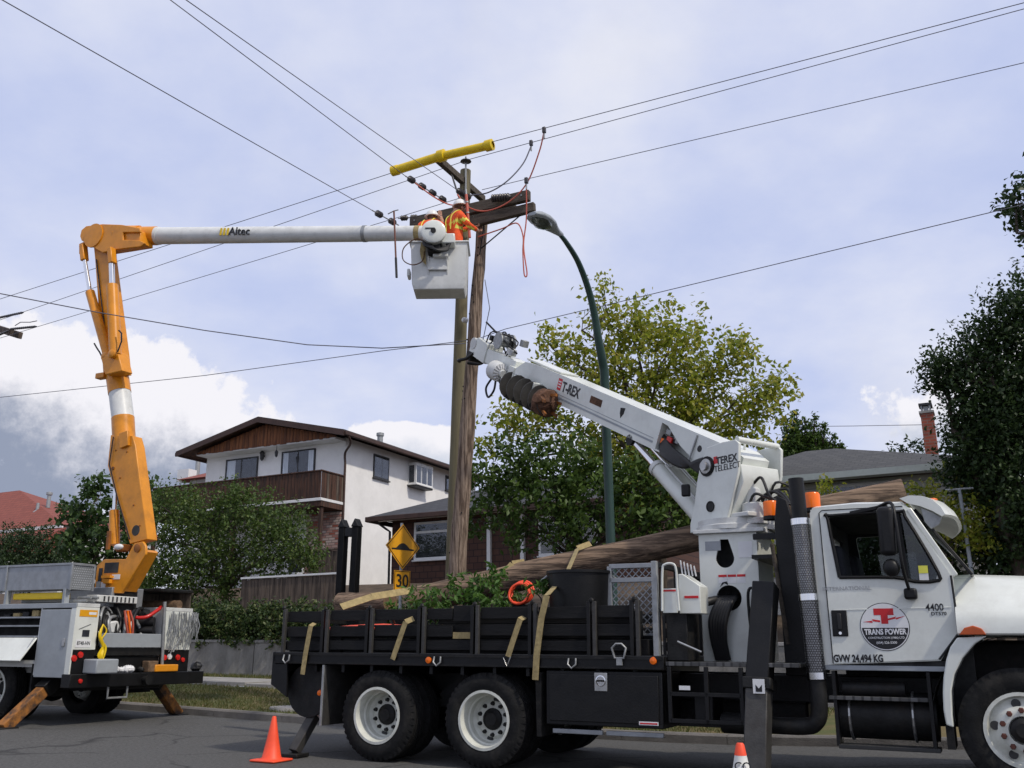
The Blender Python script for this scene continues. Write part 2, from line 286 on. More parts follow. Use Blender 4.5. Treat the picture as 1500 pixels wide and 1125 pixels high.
def finish(name, me, m, parent=None, bev=0, smooth=None, mw=None, seg=2):
    o = bpy.data.objects.new(name, me); COL.objects.link(o); me.materials.append(MATS[m] if isinstance(m, str) else m)
    if parent: o.parent = parent
    if mw is not None: o.matrix_world = mw
    if bev:
        b = o.modifiers.new('bevel', 'BEVEL'); b.width = bev; b.segments = seg; b.limit_method = 'ANGLE'; b.angle_limit = R(40); b.harden_normals = False
    if smooth or (bev and smooth is None):
        for p in me.polygons: p.use_smooth = True
        me.set_sharp_from_angle(angle=R(smooth if smooth and smooth > 1 else 38))
    return o
def tag(o, label=None, cat=None, group=None, kind=None):
    for k, v in (('label', label), ('category', cat), ('group', group), ('kind', kind)):
        if v: o[k] = v
    return o
def thing(name, label, cat, M, group=None):
    o = bpy.data.objects.new(name, None); COL.objects.link(o); o.empty_display_size = .2; o.matrix_world = M; return tag(o, label, cat, group)
def cut(o, *mbs):
    """boolean-cut openings and keep the plain result"""
    for mb in mbs:
        c = mb.build('cutter', 'interior'); c.parent = o.parent
        md = o.modifiers.new('b', 'BOOLEAN'); md.operation = 'DIFFERENCE'; md.object = c; md.solver = 'EXACT'
        bpy.context.view_layer.update(); dg = bpy.context.evaluated_depsgraph_get()
        me = bpy.data.meshes.new_from_object(o.evaluated_get(dg)); o.modifiers.remove(md); old = o.data; o.data = me
        bpy.data.objects.remove(c); 
    for p in o.data.polygons: p.use_smooth = False
    return o
def text(name, s, size, m, parent, o, right, up, bold=.0, xs=1.0, align='CENTER', depth=.002):
    cu = bpy.data.curves.new(name, 'FONT'); cu.body = s; cu.size = size; cu.extrude = depth; cu.offset = bold*size; cu.align_x = align; cu.align_y = 'CENTER'; cu.resolution_u = 3
    ob = bpy.data.objects.new(name, cu); COL.objects.link(ob); bpy.context.view_layer.update()
    me = bpy.data.meshes.new_from_object(ob.evaluated_get(bpy.context.evaluated_depsgraph_get())); bpy.data.objects.remove(ob)
    r, u = Vector(right).normalized(), Vector(up).normalized(); n = r.cross(u); me.transform(frame(r*xs, u, n, Vector(o)))
    me.materials.clear(); return finish(name, me, m, parent)
def Tr(x, y, z): return Matrix.Translation((x, y, z))
def arc(c, r, a0, a1, n, f): return [f(c[0]+r*math.cos(R(a0+(a1-a0)*i/n)), c[1]+r*math.sin(R(a0+(a1-a0)*i/n))) for i in range(n+1)]
def bez(p, n=12):
    """smooth curve through points (Catmull-Rom)"""
    p = [Vector(q) for q in p]; q = [p[0]*2-p[1]]+p+[p[-1]*2-p[-2]]; o = []
    for i in range(1, len(q)-2):
        for k in range(n):
            t = k/n; o.append(.5*((2*q[i])+(q[i+1]-q[i-1])*t+(2*q[i-1]-5*q[i]+4*q[i+1]-q[i+2])*t*t+(3*q[i]-q[i-1]-3*q[i+1]+q[i+2])*t**3))
    return o+[p[-1]]
def sm(t): t = max(0, min(1, t)); return t*t*(3-2*t)

# ================================================================ SETTING
def zroad(x): return .10*sm((x-2)/4.5) + .11*sm((-x-3)/7)       # the street is not quite flat
def terrain(x, y):                                             # height of the plots beyond the retaining wall, street frame
    if y < 9.3: return 1.22
    return 1.22 + 1.95*sm((y-9.3)/7.5) + .012*max(0, y-20) + .018*(x+8)*sm((y-12)/10)*0
def sheet(name, xs, ys, zf, m, kind='structure', parent=None):
    mb = MB(); nx, ny = len(xs), len(ys)
    mb.add([(x, y, zf(x, y)) for x in xs for y in ys], [(i*ny+j, (i+1)*ny+j, (i+1)*ny+j+1, i*ny+j+1) for i in range(nx-1) for j in range(ny-1)])
    o = mb.build(name, m, parent, smooth=60, mw=MS); o['kind'] = kind; return o
XS = [-500, -250, -120, -70, -40, -28] + list(np.arange(-22, 16.1, 1.0)) + [20, 30, 50, 90, 180, 400]
def crown(x, y): return zroad(x) + .0
sheet('road', XS, [-60, -30, -18, -14, -10, -6, -3, 0, 2, 3.2, 3.92], lambda x, y: zroad(x)-(.5 if y < -13 else 0)*0, 'asphalt')
VY = [4.06, 4.6, 5.4, 6.2, 6.95]
def zverge(x, y): return zroad(x) + .125 + .30*sm((y-4.05)/5.0)
sheet('verge', XS, VY, zverge, 'lawn')
sheet('pavement', XS, [6.95, 7.4, 7.9, 8.3], lambda x, y: zverge(x, y)+.012, 'concrete')
sheet('lawn_strip', XS, [8.3, 8.7, 9.05], zverge, 'lawn')
sheet('plots', XS, [9.15, 10, 11, 12, 13, 14, 15, 16, 17, 18, 20, 25, 30, 40, 60, 100, 200, 400, 800], terrain, 'soil')
# kerb stones, one by one
kb = None
xk = -24.0; i = 0
kroot = MB().box(-24, 16, 4.0, 4.03, -.10, .02).build('kerb', 'concrete', mw=MS); kroot['kind'] = 'structure'
while xk < 12:
    mb = MB(); z0, z1 = zroad(xk), zroad(xk+1.49)
    prof = [(3.90, -.12), (3.905, .10), (3.935, .128), (4.06, .128), (4.06, -.12)]
    vs = [(xk+.004, y, z+z0) for y, z in prof]+[(xk+1.496, y, z+z1) for y, z in prof]
    mb.add(vs, [(0, 1, 2, 3, 4), (9, 8, 7, 6, 5)]+[(k, k+5, (k+1) % 5+5, (k+1) % 5) for k in range(5)])
    mb.build('kerb_stone', 'kerb_concrete', kroot); xk += 1.5
# pavement slab joints are geometry: raised slabs near the lorry
proot = MB().box(-24, 12, 7.0, 8.25, -.1, .0).build('pavement_bed', 'soil', mw=MS); proot['kind'] = 'structure'
for k in range(24):
    x = -22+k*1.4; zc = zverge(x+.7, 7.6)
    MB().box(x+.01, x+1.385, 6.97, 8.28, zc-.06, zc+.03+random.uniform(-.004, .006)).build('paving_slab', 'concrete', proot, bev=.01)
# grass blades on the verge
def blades(name, n, xr, yr, zf, h, m, label):
    v = np.zeros((n, 3, 3)); x = RNG.uniform(*xr, n); y = RNG.uniform(*yr, n); z = np.array([zf(a, b) for a, b in zip(x, y)]); a = RNG.uniform(0, 2*np.pi, n); w = RNG.uniform(.006, .012, n); hh = h*RNG.uniform(.5, 1.3, n)
    v[:, 0] = np.stack([x-w*np.cos(a), y-w*np.sin(a), z-.01], -1); v[:, 1] = np.stack([x+w*np.cos(a), y+w*np.sin(a), z-.01], -1); v[:, 2] = np.stack([x+RNG.normal(0, .03, n), y+RNG.normal(0, .03, n), z+hh], -1)
    me = bpy.data.meshes.new(name); me.from_pydata(v.reshape(-1, 3).tolist(), [], np.arange(n*3).reshape(-1, 3).tolist()); o = finish(name, me, m, mw=MS); return tag(o, label, 'grass', kind='stuff')
blades('grass', 42000, (-17, 4), (4.07, 6.95), zverge, .055, 'grass', 'short half dry grass on the verge behind the kerb')
blades('grass', 9000, (-17, 2), (8.3, 9.05), zverge, .07, 'grass', 'green grass strip at the foot of the concrete wall')
# a manhole cover in the verge
mh = thing('manhole_cover', 'round concrete manhole cover set in the grass verge', 'manhole', MS @ Tr(-4.9, 4.75, zverge(-4.9, 4.75)))
MB().lathe((0, 0, 0), (0, 0, 1), [(0, .045), (.36, .045), (.37, .03)], 28).build('lid', 'concrete', mh, smooth=1); MB().lathe((0, 0, 0), (0, 0, 1), [(.375, -.05), (.375, .04), (.44, .045), (.46, .0), (.46, -.05)], 28).build('collar', 'concrete', mh, smooth=1)
# retaining wall in cast sections
rw = thing('retaining_wall', 'stained grey concrete retaining wall under the clipped hedge', 'wall', MS @ Tr(0, 0, 0))
x = -24
while x < 10:
    L_ = 2.38; z0 = zverge(x+1.2, 9.0)-.15
    MB().box(x, x+L_, 9.02, 9.22, z0, 1.30).build('wall_panel', 'wall_concrete', rw, bev=.012)
    MB().box(x-.005, x+L_+.005, 8.995, 9.245, 1.302, 1.37).build('coping', 'concrete', rw, bev=.01); x += 2.4

# ================================================================ FOLIAGE
def leaves(name, clumps, size, m, parent=None, cover=2.4, shell=.55, sub=.22, asp=.55, mw=None, droop=.2, spread=1.0, seed=1):
    """clumps: (centre, (rx, ry, rz)); twig clusters in each, a few folded leaves on every twig"""
    rg = np.random.default_rng(seed); V = []; Fc = []
    for c, r in clumps:
        r = np.array(r if hasattr(r, '__len__') else (r, r, r), float); la = size*size*asp*.6
        n = int(cover*math.pi*r[0]*r[2]/la); per = 14; k = max(4, n//per)
        d = rg.normal(size=(k, 3)); d /= np.linalg.norm(d, axis=1)[:, None]; rad = shell+(1-shell)*rg.random(k)**.7; rad *= 1+rg.normal(0, .10, k)
        cen = np.array(c)+d*rad[:, None]*r*spread
        tw = d*.6+rg.normal(0, .5, (k, 3)); tw[:, 2] += .25; tw /= np.linalg.norm(tw, axis=1)[:, None]
        cnt = rg.integers(per//2, int(per*1.6), k); idx = np.repeat(np.arange(k), cnt); q = len(idx)
        along = rg.uniform(-.5, 1, q); p = cen[idx]+tw[idx]*(along*sub*1.6)[:, None]*min(1.0, r.min()*2)+rg.normal(0, sub*.38, (q, 3))
        s = size*rg.uniform(.6, 1.25, q); ax = tw[idx]*.5+rg.normal(0, .7, (q, 3)); ax[:, 2] -= droop; ax /= np.linalg.norm(ax, axis=1)[:, None]
        nr = rg.normal(0, .6, (q, 3)); nr[:, 2] += .8; sd_ = np.cross(ax, nr); sd_ /= (np.linalg.norm(sd_, axis=1)[:, None]+1e-9); up = np.cross(sd_, ax)
        b0 = len(V)*0
        quad = np.stack([p-ax*s[:, None]*.5, p+sd_*(s*asp*.5)[:, None]+up*(s*.10)[:, None], p+ax*s[:, None]*.5, p-sd_*(s*asp*.5)[:, None]+up*(s*.10)[:, None]], 1)
        V.append(quad.reshape(-1, 3))
    V = np.concatenate(V); nq = len(V)//4
    me = bpy.data.meshes.new(name); me.vertices.add(len(V)); me.vertices.foreach_set('co', V.ravel()); me.loops.add(nq*6); me.polygons.add(nq*2)
    base = np.arange(nq)[:, None]*4; li = (base+np.array([0, 1, 2, 0, 2, 3])).ravel(); me.loops.foreach_set('vertex_index', li.astype(np.int32))
    me.polygons.foreach_set('loop_start', (np.arange(nq*2)*3).astype(np.int32)); me.update(calc_edges=True)
    return finish(name, me, m, parent, mw=mw)
def limb(mb, p, q, r0, r1, wob=.08, n=6):
    p, q = Vector(p), Vector(q); L_ = (q-p).length; pts = [p+(q-p)*(i/n)+Vector((random.gauss(0, 1), random.gauss(0, 1), random.gauss(0, .5)))*wob*L_*(0 < i < n)*.5 + Vector((0, 0, .10*L_*math.sin(math.pi*i/n))) for i in range(n+1)]
    mb.tube(pts, [r0+(r1-r0)*i/n for i in range(n+1)], 7); return pts
def tree(name, label, cat, base, clumps, size, m, trunk=.14, cover=2.2, group=None, seed=1, fork=.35, twigs=5, **k):
    """base in the plumb frame; a trunk, a limb to each clump of foliage and twigs inside it"""
    t = thing(name, label, cat, ML @ Tr(*base), group); b = Vector(base); cl = [(Vector(c)-b, r) for c, r in clumps]; random.seed(seed)
    top = sum((c for c, r in cl), Vector())/len(cl); hub = Vector((top.x*.3, top.y*.3, max(.4, min(c.z for c, r in cl)*.55+top.z*fork*.45)))
    tm = MB(); limb(tm, (0, 0, -.15), hub, trunk, trunk*.7, .05); tm.blob(hub, trunk*.72); tm.build('trunk', 'bark', t, smooth=60)
    lm = MB()
    for c, r in cl:
        rr = max(r) if hasattr(r, '__len__') else r
        pts = limb(lm, hub, c, trunk*.45, trunk*.12, .10)
        for j in range(twigs):
            d = Vector((random.gauss(0, 1), random.gauss(0, 1), random.gauss(.3, .8))).normalized(); limb(lm, pts[random.choice((3, 4, 5, 6))], c+d*rr*random.uniform(.6, .98), trunk*.10, trunk*.02, .10, 4)
    lm.build('limb', 'bark', t, smooth=60)
    leaves('crown', [(tuple(c), r) for c, r in cl], size, m, t, cover=cover, seed=seed, **k); return t
def clump(px, py, y, r, ry=None, rz=None):                      # a clump seen round a pixel, at distance y in the plumb frame
    c = PL(px, py, 1, y); d = (ML @ c-CC).length/FPX; a = r*d; return (tuple(c), (a, (ry or r)*d if ry is None or ry > 3 else a*ry, (rz or r)*d))
# yellowish street-side tree behind the lamp post
B = PL(965, 800, 1, 11.5); B.z = 2.1
tree('deciduous_tree', 'tall airy tree with yellowing leaves behind the green lamp post', 'tree', B, [clump(*a) for a in [
    (880, 425, 11.3, 20), (888, 470, 11.4, 36), (935, 478, 11.6, 44), (985, 495, 11.6, 46), (830, 520, 11.2, 38), (800, 500, 11.0, 24), (878, 548, 11.4, 62), (955, 560, 11.5, 76), (1040, 540, 11.8, 58), (1090, 520, 11.9, 34), (1115, 575, 12.0, 46), (1140, 565, 12.0, 22),
    (1020, 610, 11.7, 74), (1095, 625, 11.9, 44), (900, 640, 11.5, 72), (790, 610, 11.2, 56), (745, 625, 11.0, 36), (715, 660, 10.9, 20), (800, 565, 11.1, 38), (960, 690, 11.4, 70), (1050, 680, 11.6, 50)]],
    .15, 'leaf_yellow', .11, cover=2.9, seed=3, shell=.10, sub=.27, twigs=3, asp=.6)
B = PL(850, 815, 1, 9.6); B.z = 1.3
tree('broadleaf_shrub', 'dense green shrub below the yellowing tree, over the brown house', 'shrub', B, [clump(*a) for a in [
    (745, 690, 9.5, 44), (720, 740, 9.5, 40), (700, 700, 9.7, 26), (790, 690, 9.6, 56), (840, 680, 9.8, 60), (800, 745, 9.5, 56), (870, 740, 9.5, 62), (930, 760, 9.6, 50), (985, 745, 9.7, 50), (940, 700, 9.8, 50), (1000, 700, 9.9, 44), (1015, 765, 9.6, 36), (760, 785, 9.4, 30), (840, 795, 9.4, 36), (690, 760, 9.6, 22)]],
    .15, 'leaf_green', .07, cover=3.6, seed=5, shell=.25, sub=.2)
# dark tree on the right
B = PL(1500, 900, 1, 9.6); B.z = 1.25
tree('evergreen_tree', 'dark dense evergreen tree beside the house with the brick chimney', 'tree', B, [clump(*a) for a in [
    (1372, 552, 9.6, 26), (1400, 540, 9.6, 34), (1440, 505, 9.7, 38), (1485, 480, 9.7, 46), (1520, 450, 9.8, 50), (1440, 560, 9.6, 44), (1428, 620, 9.6, 34), (1460, 620, 9.6, 60), (1412, 668, 9.6, 30), (1450, 675, 9.6, 50), (1500, 600, 9.8, 70), (1500, 700, 9.6, 70), (1545, 560, 9.8, 80), (1485, 755, 9.7, 46), (1520, 790, 9.7, 50), (1402, 698, 9.7, 24)]],
    .10, 'leaf_dark', .2, cover=5.5, seed=8, shell=.3, sub=.2)
B = PL(1640, 900, 1, 6.3); B.z = .2
tree('overhanging_tree', 'dark leafed tree whose branch tip hangs in from outside the view', 'tree', B, [clump(*a) for a in [(1488, 305, 6.3, 22), (1505, 300, 6.3, 34), (1560, 300, 6.4, 70), (1640, 330, 6.5, 100)]], .12, 'leaf_dark', .13, cover=2.6, seed=9, shell=.3, sub=.15)
# shrubs behind the bonnet
B = PL(1370, 850, 1, 8.9); B.z = 1.1 if False else .3
tree('spirea_shrub', 'loose yellow green shrub behind the white cab', 'shrub', (PL(1385, 850, 1, 9.55).x, 9.55, 1.25), [clump(*a) for a in [(1352, 735, 9.6, 22), (1385, 742, 9.5, 34), (1398, 782, 9.5, 34), (1360, 775, 9.6, 30), (1425, 765, 9.5, 28), (1440, 800, 9.5, 24), (1340, 715, 9.6, 12)]], .10, 'leaf_yellow', .05, cover=3.2, seed=12, shell=.2, sub=.16)
tree('laurel_shrub', 'dark green laurel filling the gap behind the white bonnet', 'shrub', (PL(1460, 850, 1, 10.0).x, 10.0, 1.3), [clump(*a) for a in [(1450, 810, 10.1, 40), (1495, 790, 10, 50), (1400, 830, 10, 36), (1530, 780, 10, 50), (1460, 850, 9.8, 44), (1340, 830, 10.2, 40), (1290, 830, 10.2, 46), (1250, 790, 10.6, 40), (1330, 790, 10.6, 36)]], .11, 'leaf_dark', .07, cover=4.5, seed=13, shell=.2, sub=.16)
tree('leafy_shrub', 'light green shrub in front of the grey roofed house gutter', 'shrub', (PL(1160, 850, 1, 10.4).x, 10.4, 1.3), [clump(*a) for a in [(1160, 790, 10.4, 26), (1150, 735, 10.4, 22), (1215, 720, 10.4, 18), (1180, 830, 10.4, 30), (1130, 820, 10.4, 30)]], .10, 'leaf_yellow', .04, cover=2.8, seed=14, shell=.2, sub=.16)
# left: scrubby tree before the white house, fig-like tree behind the orange boom
B = PL(330, 900, 1, 13.0); B.z = 2.6
tree('scrubby_tree', 'sprawling olive green fruit tree before the white house balcony', 'tree', B, [clump(*a) for a in [
    (232, 742, 13.4, 36), (275, 738, 13.3, 26), (255, 780, 13.2, 42), (310, 765, 13.0, 46), (350, 745, 13.0, 34), (345, 722, 13.0, 16), (385, 765, 12.8, 38), (420, 775, 12.7, 36), (440, 810, 12.6, 32), (462, 825, 12.5, 18), (395, 815, 12.7, 36), (340, 815, 12.8, 42), (290, 825, 12.9, 42), (240, 840, 13.0, 40), (330, 860, 12.7, 26), (280, 865, 12.6, 26)]],
    .115, 'leaf_olive', .11, cover=3.6, seed=21, shell=.15, sub=.22, fork=.2, twigs=4)
B = PL(140, 850, 1, 15.0); B.z = 2.9
tree('fig_tree', 'bushy bright leafed tree beside the orange lower boom', 'tree', B, [clump(*a) for a in [(145, 712, 15, 18), (140, 745, 15, 34), (110, 765, 15, 26), (165, 770, 15, 32), (130, 800, 15, 36), (170, 815, 15, 34), (100, 800, 15, 20), (200, 790, 15.2, 30), (215, 730, 15.4, 26), (205, 850, 14.8, 34), (150, 850, 14.8, 34)]], .22, 'leaf_fig', .10, cover=4.2, seed=22, shell=.25, sub=.22, asp=.7)
tree('low_bush', 'dark low spreading bush under the far red tiled roof', 'bush', (PL(45, 850, 1, 19).x, 19, 3.0), [clump(*a) for a in [(20, 800, 19, 26), (50, 795, 19, 24), (85, 805, 19, 26), (-10, 800, 19, 26), (60, 830, 18.6, 28), (20, 835, 18.6, 28), (95, 835, 18.6, 26)]], .12, 'leaf_dark', .06, cover=4.5, seed=23, shell=.2, sub=.18)
tree('conifer_hedge', 'pointed dark conifer hedge beyond the grey shingled roof', 'hedge', (PL(1185, 700, 1, 25).x, 25, 3.4), [clump(*a) for a in [(px, py+k*11, 25, 3.5+k*3.2) for px, py in ((1152, 618), (1166, 606), (1180, 618), (1193, 612), (1207, 624), (1221, 640), (1232, 652)) for k in range(6)]], .14, 'leaf_green', .14, cover=5, seed=24, shell=.2, sub=.15)
tree('distant_tree', 'far dark tree crown showing beside the brick chimney', 'tree', (PL(1330, 700, 1, 45).x, 45, 3.6), [clump(*a) for a in [(1320, 662, 45, 12), (1340, 662, 45, 12), (1300, 668, 45, 8), (1360, 668, 45, 14), (1330, 690, 45, 24)]], .3, 'leaf_dark', .2, cover=2.2, seed=25, shell=.2, sub=.3)
# clipped hedge on the retaining wall
hd = thing('clipped_hedge', 'clipped dark green hedge growing over the top of the concrete wall', 'hedge', MS @ Tr(-9, 9.5, 1.3))
cl = []
for k in range(64):
    x = -5.6+k*.19; cl.append(((x, -.22+random.gauss(0, .06), .45+random.gauss(0, .05)), (.30, .34, .50)))
    if k % 2: cl.append(((x, -.45+random.gauss(0, .03), .22), (.26, .16, .34)))
leaves('foliage', cl, .085, 'leaf_hedge', hd, cover=3.6, shell=.5, sub=.10, asp=.65, seed=31)
st = MB()
for k in range(26): limb(st, (-5.3+k*.44, .0, -.2), (-5.3+k*.44+random.gauss(0, .2), .0, .7), .02, .008)
st.build('stem', 'bark', hd, smooth=60)

# ================================================================ HOUSES (plumb frame)
def window(h, name, o, r, u, w, ht, depth=.10, fr='white_trim', mull=(.5,), fw=.07, curtain=None, glass='window_glass'):
    """o lower left corner, r right, u up; returns the window part with its panes"""
    o, r, u = Vector(o), Vector(r), Vector(u); n = r.cross(u); M = frame(r, u, n, o)
    f = MB(M); z0, z1 = -.02, depth
    f.box(0, w, 0, fw, z0, z1).box(0, w, ht-fw, ht, z0, z1).box(0, fw, fw, ht-fw, z0, z1-.003).box(w-fw, w, fw, ht-fw, z0, z1-.003)
    for t in mull: f.box(w*t-fw*.4, w*t+fw*.4, fw, ht-fw, z0, z1-.002)
    p = f.build(name, fr, h, bev=.006)
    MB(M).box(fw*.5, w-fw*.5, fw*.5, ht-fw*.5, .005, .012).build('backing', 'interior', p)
    xs = [fw]+[w*t for t in mull]+[w-fw]
    for a, b in zip(xs, xs[1:]): MB(M).box(a, b, fw, ht-fw, .045, .052).build('pane', glass, p)
    for t0, t1 in (curtain or []): MB(M).box(w*t0, w*t1, fw, ht-fw, .02, .03).build('curtain', 'curtain', p)
    MB(M).box(-.04, w+.04, -.05, -.003, 0, depth+.05).build('sill', fr, p, bev=.006); return p
# ---- white two-storey house with balcony
Z0 = 3.15
h = thing('stucco_house', 'white stucco two storey house with brown gable and wooden balcony', 'house', ML @ Tr(0, 0, Z0))
def q(px, py, ax, v): c = PL(px, py, ax, v); c.z -= Z0; return c
XR = PL(506, 665, 1, 20).x; XL = PL(302, 690, 1, 20).x; ztop = q(507, 641, 1, 20).z; YB = 30.5
MB().box(XL, XR, 20, YB, -.6, ztop).build('wall', 'stucco', h)
xm = (XL+XR)/2; ov = .68; ze = q(504, 632, 1, 19.0).z; zp = ze + .98; yf = 18.95; yb = YB+.5
el, er = XL-ov, XR+ov
for nm, a, b in (('roof', el, xm), ('roof', er, xm)):
    MB().prism([(a, yf, ze), (b, yf, zp), (b, yf, zp+.07), (a, yf, ze+.07)], (0, yb-yf, 0)).build(nm, 'dark_shingle', h, bev=.01)
    MB().prism([(a, yf-.035, ze-.17), (b, yf-.035, zp-.17), (b, yf-.035, zp+.05), (a, yf-.035, ze+.05)], (0, .033, 0)).build('fascia_board', 'fascia', h)
    MB().prism([(a, yf+.05, ze-.06), (b, yf+.05, zp-.06), (b, yf+.05, zp-.012), (a, yf+.05, ze-.012)], (0, yb-yf-.1, 0)).build('soffit', 'brown_wood', h)
MB().box(el-.08, el+.02, yf, yb, ze-.13, ze+.02).build('gutter', 'fascia', h, bev=.02); MB().box(er-.02, er+.08, yf, yb, ze-.13, ze+.02).build('gutter', 'fascia', h, bev=.02)
# gable boards, one by one
x = el+.75; gz0 = ze-.10
while x < er-.75:
    t = 1-abs(x-xm)/(xm-el); zt = ze+(zp-ze)*t-.18
    MB().box(x, x+.145, 19.32+random.uniform(0, .012), 19.36, gz0+.04*random.random(), zt).build('gable_board', 'gable_wood', h); x += .158
MB().box(el+.7, er-.7, 19.37, 20.0, gz0-.02, gz0+.06).build('gable_soffit', 'white_trim', h)
# balcony
by0, by1 = 18.55, 19.98; zb = q(471, 728, 1, by0).z; bxr = PL(471, 700, 1, by0).x; bxl = XL-1.4; rh = 1.02
MB().box(bxl, bxr, by0+.05, by1, zb-.32, zb-.12).build('balcony_floor', 'brown_wood', h, bev=.01)
MB().box(bxl-.02, bxr+.02, by0, by1, zb-.115, zb-.01).build('balcony_edge', 'white_trim', h, bev=.01)
x = bxl
while x < bxr-.05:
    MB().box(x, x+.138, by0+random.uniform(.0, .012), by0+.035, zb, zb+rh-.05+random.uniform(-.008, .008)).build('balcony_board', 'brown_wood', h); x += .15
y = by0+.06
while y < by1-.1:
    MB().box(bxr-.035, bxr+random.uniform(-.012, 0), y, y+.135, zb, zb+rh-.05).build('balcony_board', 'fence_wood' if random.random() < .4 else 'brown_wood', h); y += .15
MB().box(bxl-.01, bxr+.03, by0-.03, by0+.09, zb+rh-.05, zb+rh).build('hand_rail', 'brown_wood', h, bev=.008); MB().box(bxr-.08, bxr+.03, by0+.09, by1, zb+rh-.05, zb+rh-.002).build('hand_rail', 'brown_wood', h, bev=.008)
for xx in (bxl+.1, (bxl+bxr)/2, bxr-.12): MB().box(xx-.06, xx+.06, by0+.15, by0+.27, -.6, zb-.32).build('balcony_post', 'brown_wood', h)
rt, up = (1, 0, 0), (0, 0, 1)
a = q(332, 680, 1, 20); b2 = q(379, 671, 1, 20); window(h, 'sliding_door', (a.x, 20, zb+.02), rt, up, b2.x-a.x, q(355, 672, 1, 20).z-zb, .06, 'dark_trim', (.5,), .06, [(.05, .3)])
a = q(413, 680, 1, 20); b2 = q(463, 660, 1, 20); window(h, 'sliding_door', (a.x, 20, zb+.02), rt, up, b2.x-a.x, q(440, 660, 1, 20).z-zb, .06, 'dark_trim', (.5,), .06, [(.05, .2), (.8, .95)])
wl = q(385, 667, 1, 19.9); w_ = MB(); w_.lathe((wl.x, 19.86, wl.z), (0, 0, 1), [(.01, -.24), (.07, -.16), (.09, .06), (.12, .08), (.03, .18), (.01, .26)], 8); w_.box(wl.x-.03, wl.x+.03, 19.86, 20.01, wl.z-.05, wl.z); w_.build('wall_lamp', 'dark_trim', h)
MB().lathe((q(405, 662, 1, 19.3).x, 19.3, gz0-.3), (0, 0, 1), [(.01, .28), (.012, .1), (.07, .02), (.05, -.15), (.01, -.2)], 8).build('wind_chime', 'dark_trim', h)
# brick facing and lower windows beneath the balcony
bl = q(450, 760, 1, 19.9).x
MB().box(bl, XR-.02, 19.88, 19.998, -.5, zb-.35).build('brick_facing', 'brick', h)
a = q(441, 770, 1, 19.9); window(h, 'ground_window', (a.x-.5, 19.88, 1.0), rt, up, .75, 1.2, .06, 'white_trim', (), .06)
# side wall
sr = (0, 1, 0)
for (x0, y0, x1, y1), mu, fr in (((546, 664, 569, 699), (.55,), 'dark_trim'), ((652, 696, 676, 718), (.5,), 'dark_trim')):
    c0 = q(x0, y1, 0, XR); c1 = q(x1, (y0+y1)/2, 0, XR); c2 = q(x0, y0, 0, XR); window(h, 'window', (XR, c0.y, c0.z+.0), sr, up, c1.y-c0.y, c2.z-c0.z, .05, fr, mu, .06)
c0 = q(597, 709, 0, XR); c1 = q(622, 700, 0, XR); c2 = q(597, 680, 0, XR)
bwx = XR+.42; wh = c2.z-c0.z; ww = c1.y-c0.y
MB().box(XR, bwx, c0.y, c1.y, c0.z-.12, c0.z-.01).build('bay_base', 'dark_trim', h, bev=.01); MB().box(XR, bwx, c0.y, c1.y, c0.z+wh+.005, c0.z+wh+.06).build('bay_roof', 'white_trim', h)
bw = window(h, 'bay_window', (bwx-.06, c0.y, c0.z), sr, up, ww, wh, .06, 'white_trim', (.33, .66), .055)
window(h, 'bay_window', (XR, c0.y+.06, c0.z), (1, 0, 0), up, bwx-XR-.06, wh, .06, 'white_trim', (), .05)
dp = MB(); dp.tube(bez([(er+.03, 19.15, ze-.1), (er-.1, 19.5, ze-.35), (XR+.06, 19.9, ze-.6), (XR+.05, 19.94, ze-1.0)], 5)+[(XR+.05, 19.94, -.3)], .045, 8); dp.build('downpipe', 'fascia', h, smooth=60)
vp = q(557, 637, 0, XR-.6); MB().lathe((vp.x, vp.y, vp.z-.35), (0, 0, 1), [(.12, -.4), (.12, .3), (.16, .3), (.16, .42), (.02, .46)], 12).build('roof_vent', 'galvanised', h, smooth=1)
# ---- grey fence boards by the white house and garden fences
def fence(label, x0, x1, y, z0, z1, cap=True, m='fence_wood', bw=.14, group=None):
    f = thing('board_fence', label, 'fence', ML @ Tr(x0, y, z0)); x = 0; Lh = x1-x0
    while x < Lh: MB().box(x, x+bw-.008, random.uniform(0, .01), .03, 0, z1-z0-random.uniform(0, .03)).build('board', m, f); x += bw
    k = 0
    while k < Lh+.1: MB().box(k-.05, k+.05, .031, .13, -.4, z1-z0).build('post', m, f); k += 1.8
    MB().box(0, Lh, .031, .08, (z1-z0)*.75, (z1-z0)*.75+.09).build('rail', m, f)
    if cap: MB().box(-.03, Lh+.03, -.04, .15, z1-z0+.002, z1-z0+.05).build('cap_rail', 'white_trim' if cap == 2 else m, f)
    return f
a = PL(355, 850, 1, 11.2); b2 = PL(499, 846, 1, 11.2); fence('weathered board fence with pale cap rail behind the clipped hedge', a.x, b2.x, 11.2, 1.2, PL(478, 842, 1, 11.2).z, 2)
a = PL(452, 815, 1, 18.2); b2 = PL(500, 815, 1, 18.2); fence('tall grey board screen below the brick facing of the white house', a.x, b2.x, 18.2, 3.0, PL(480, 806, 1, 18.2).z, True)
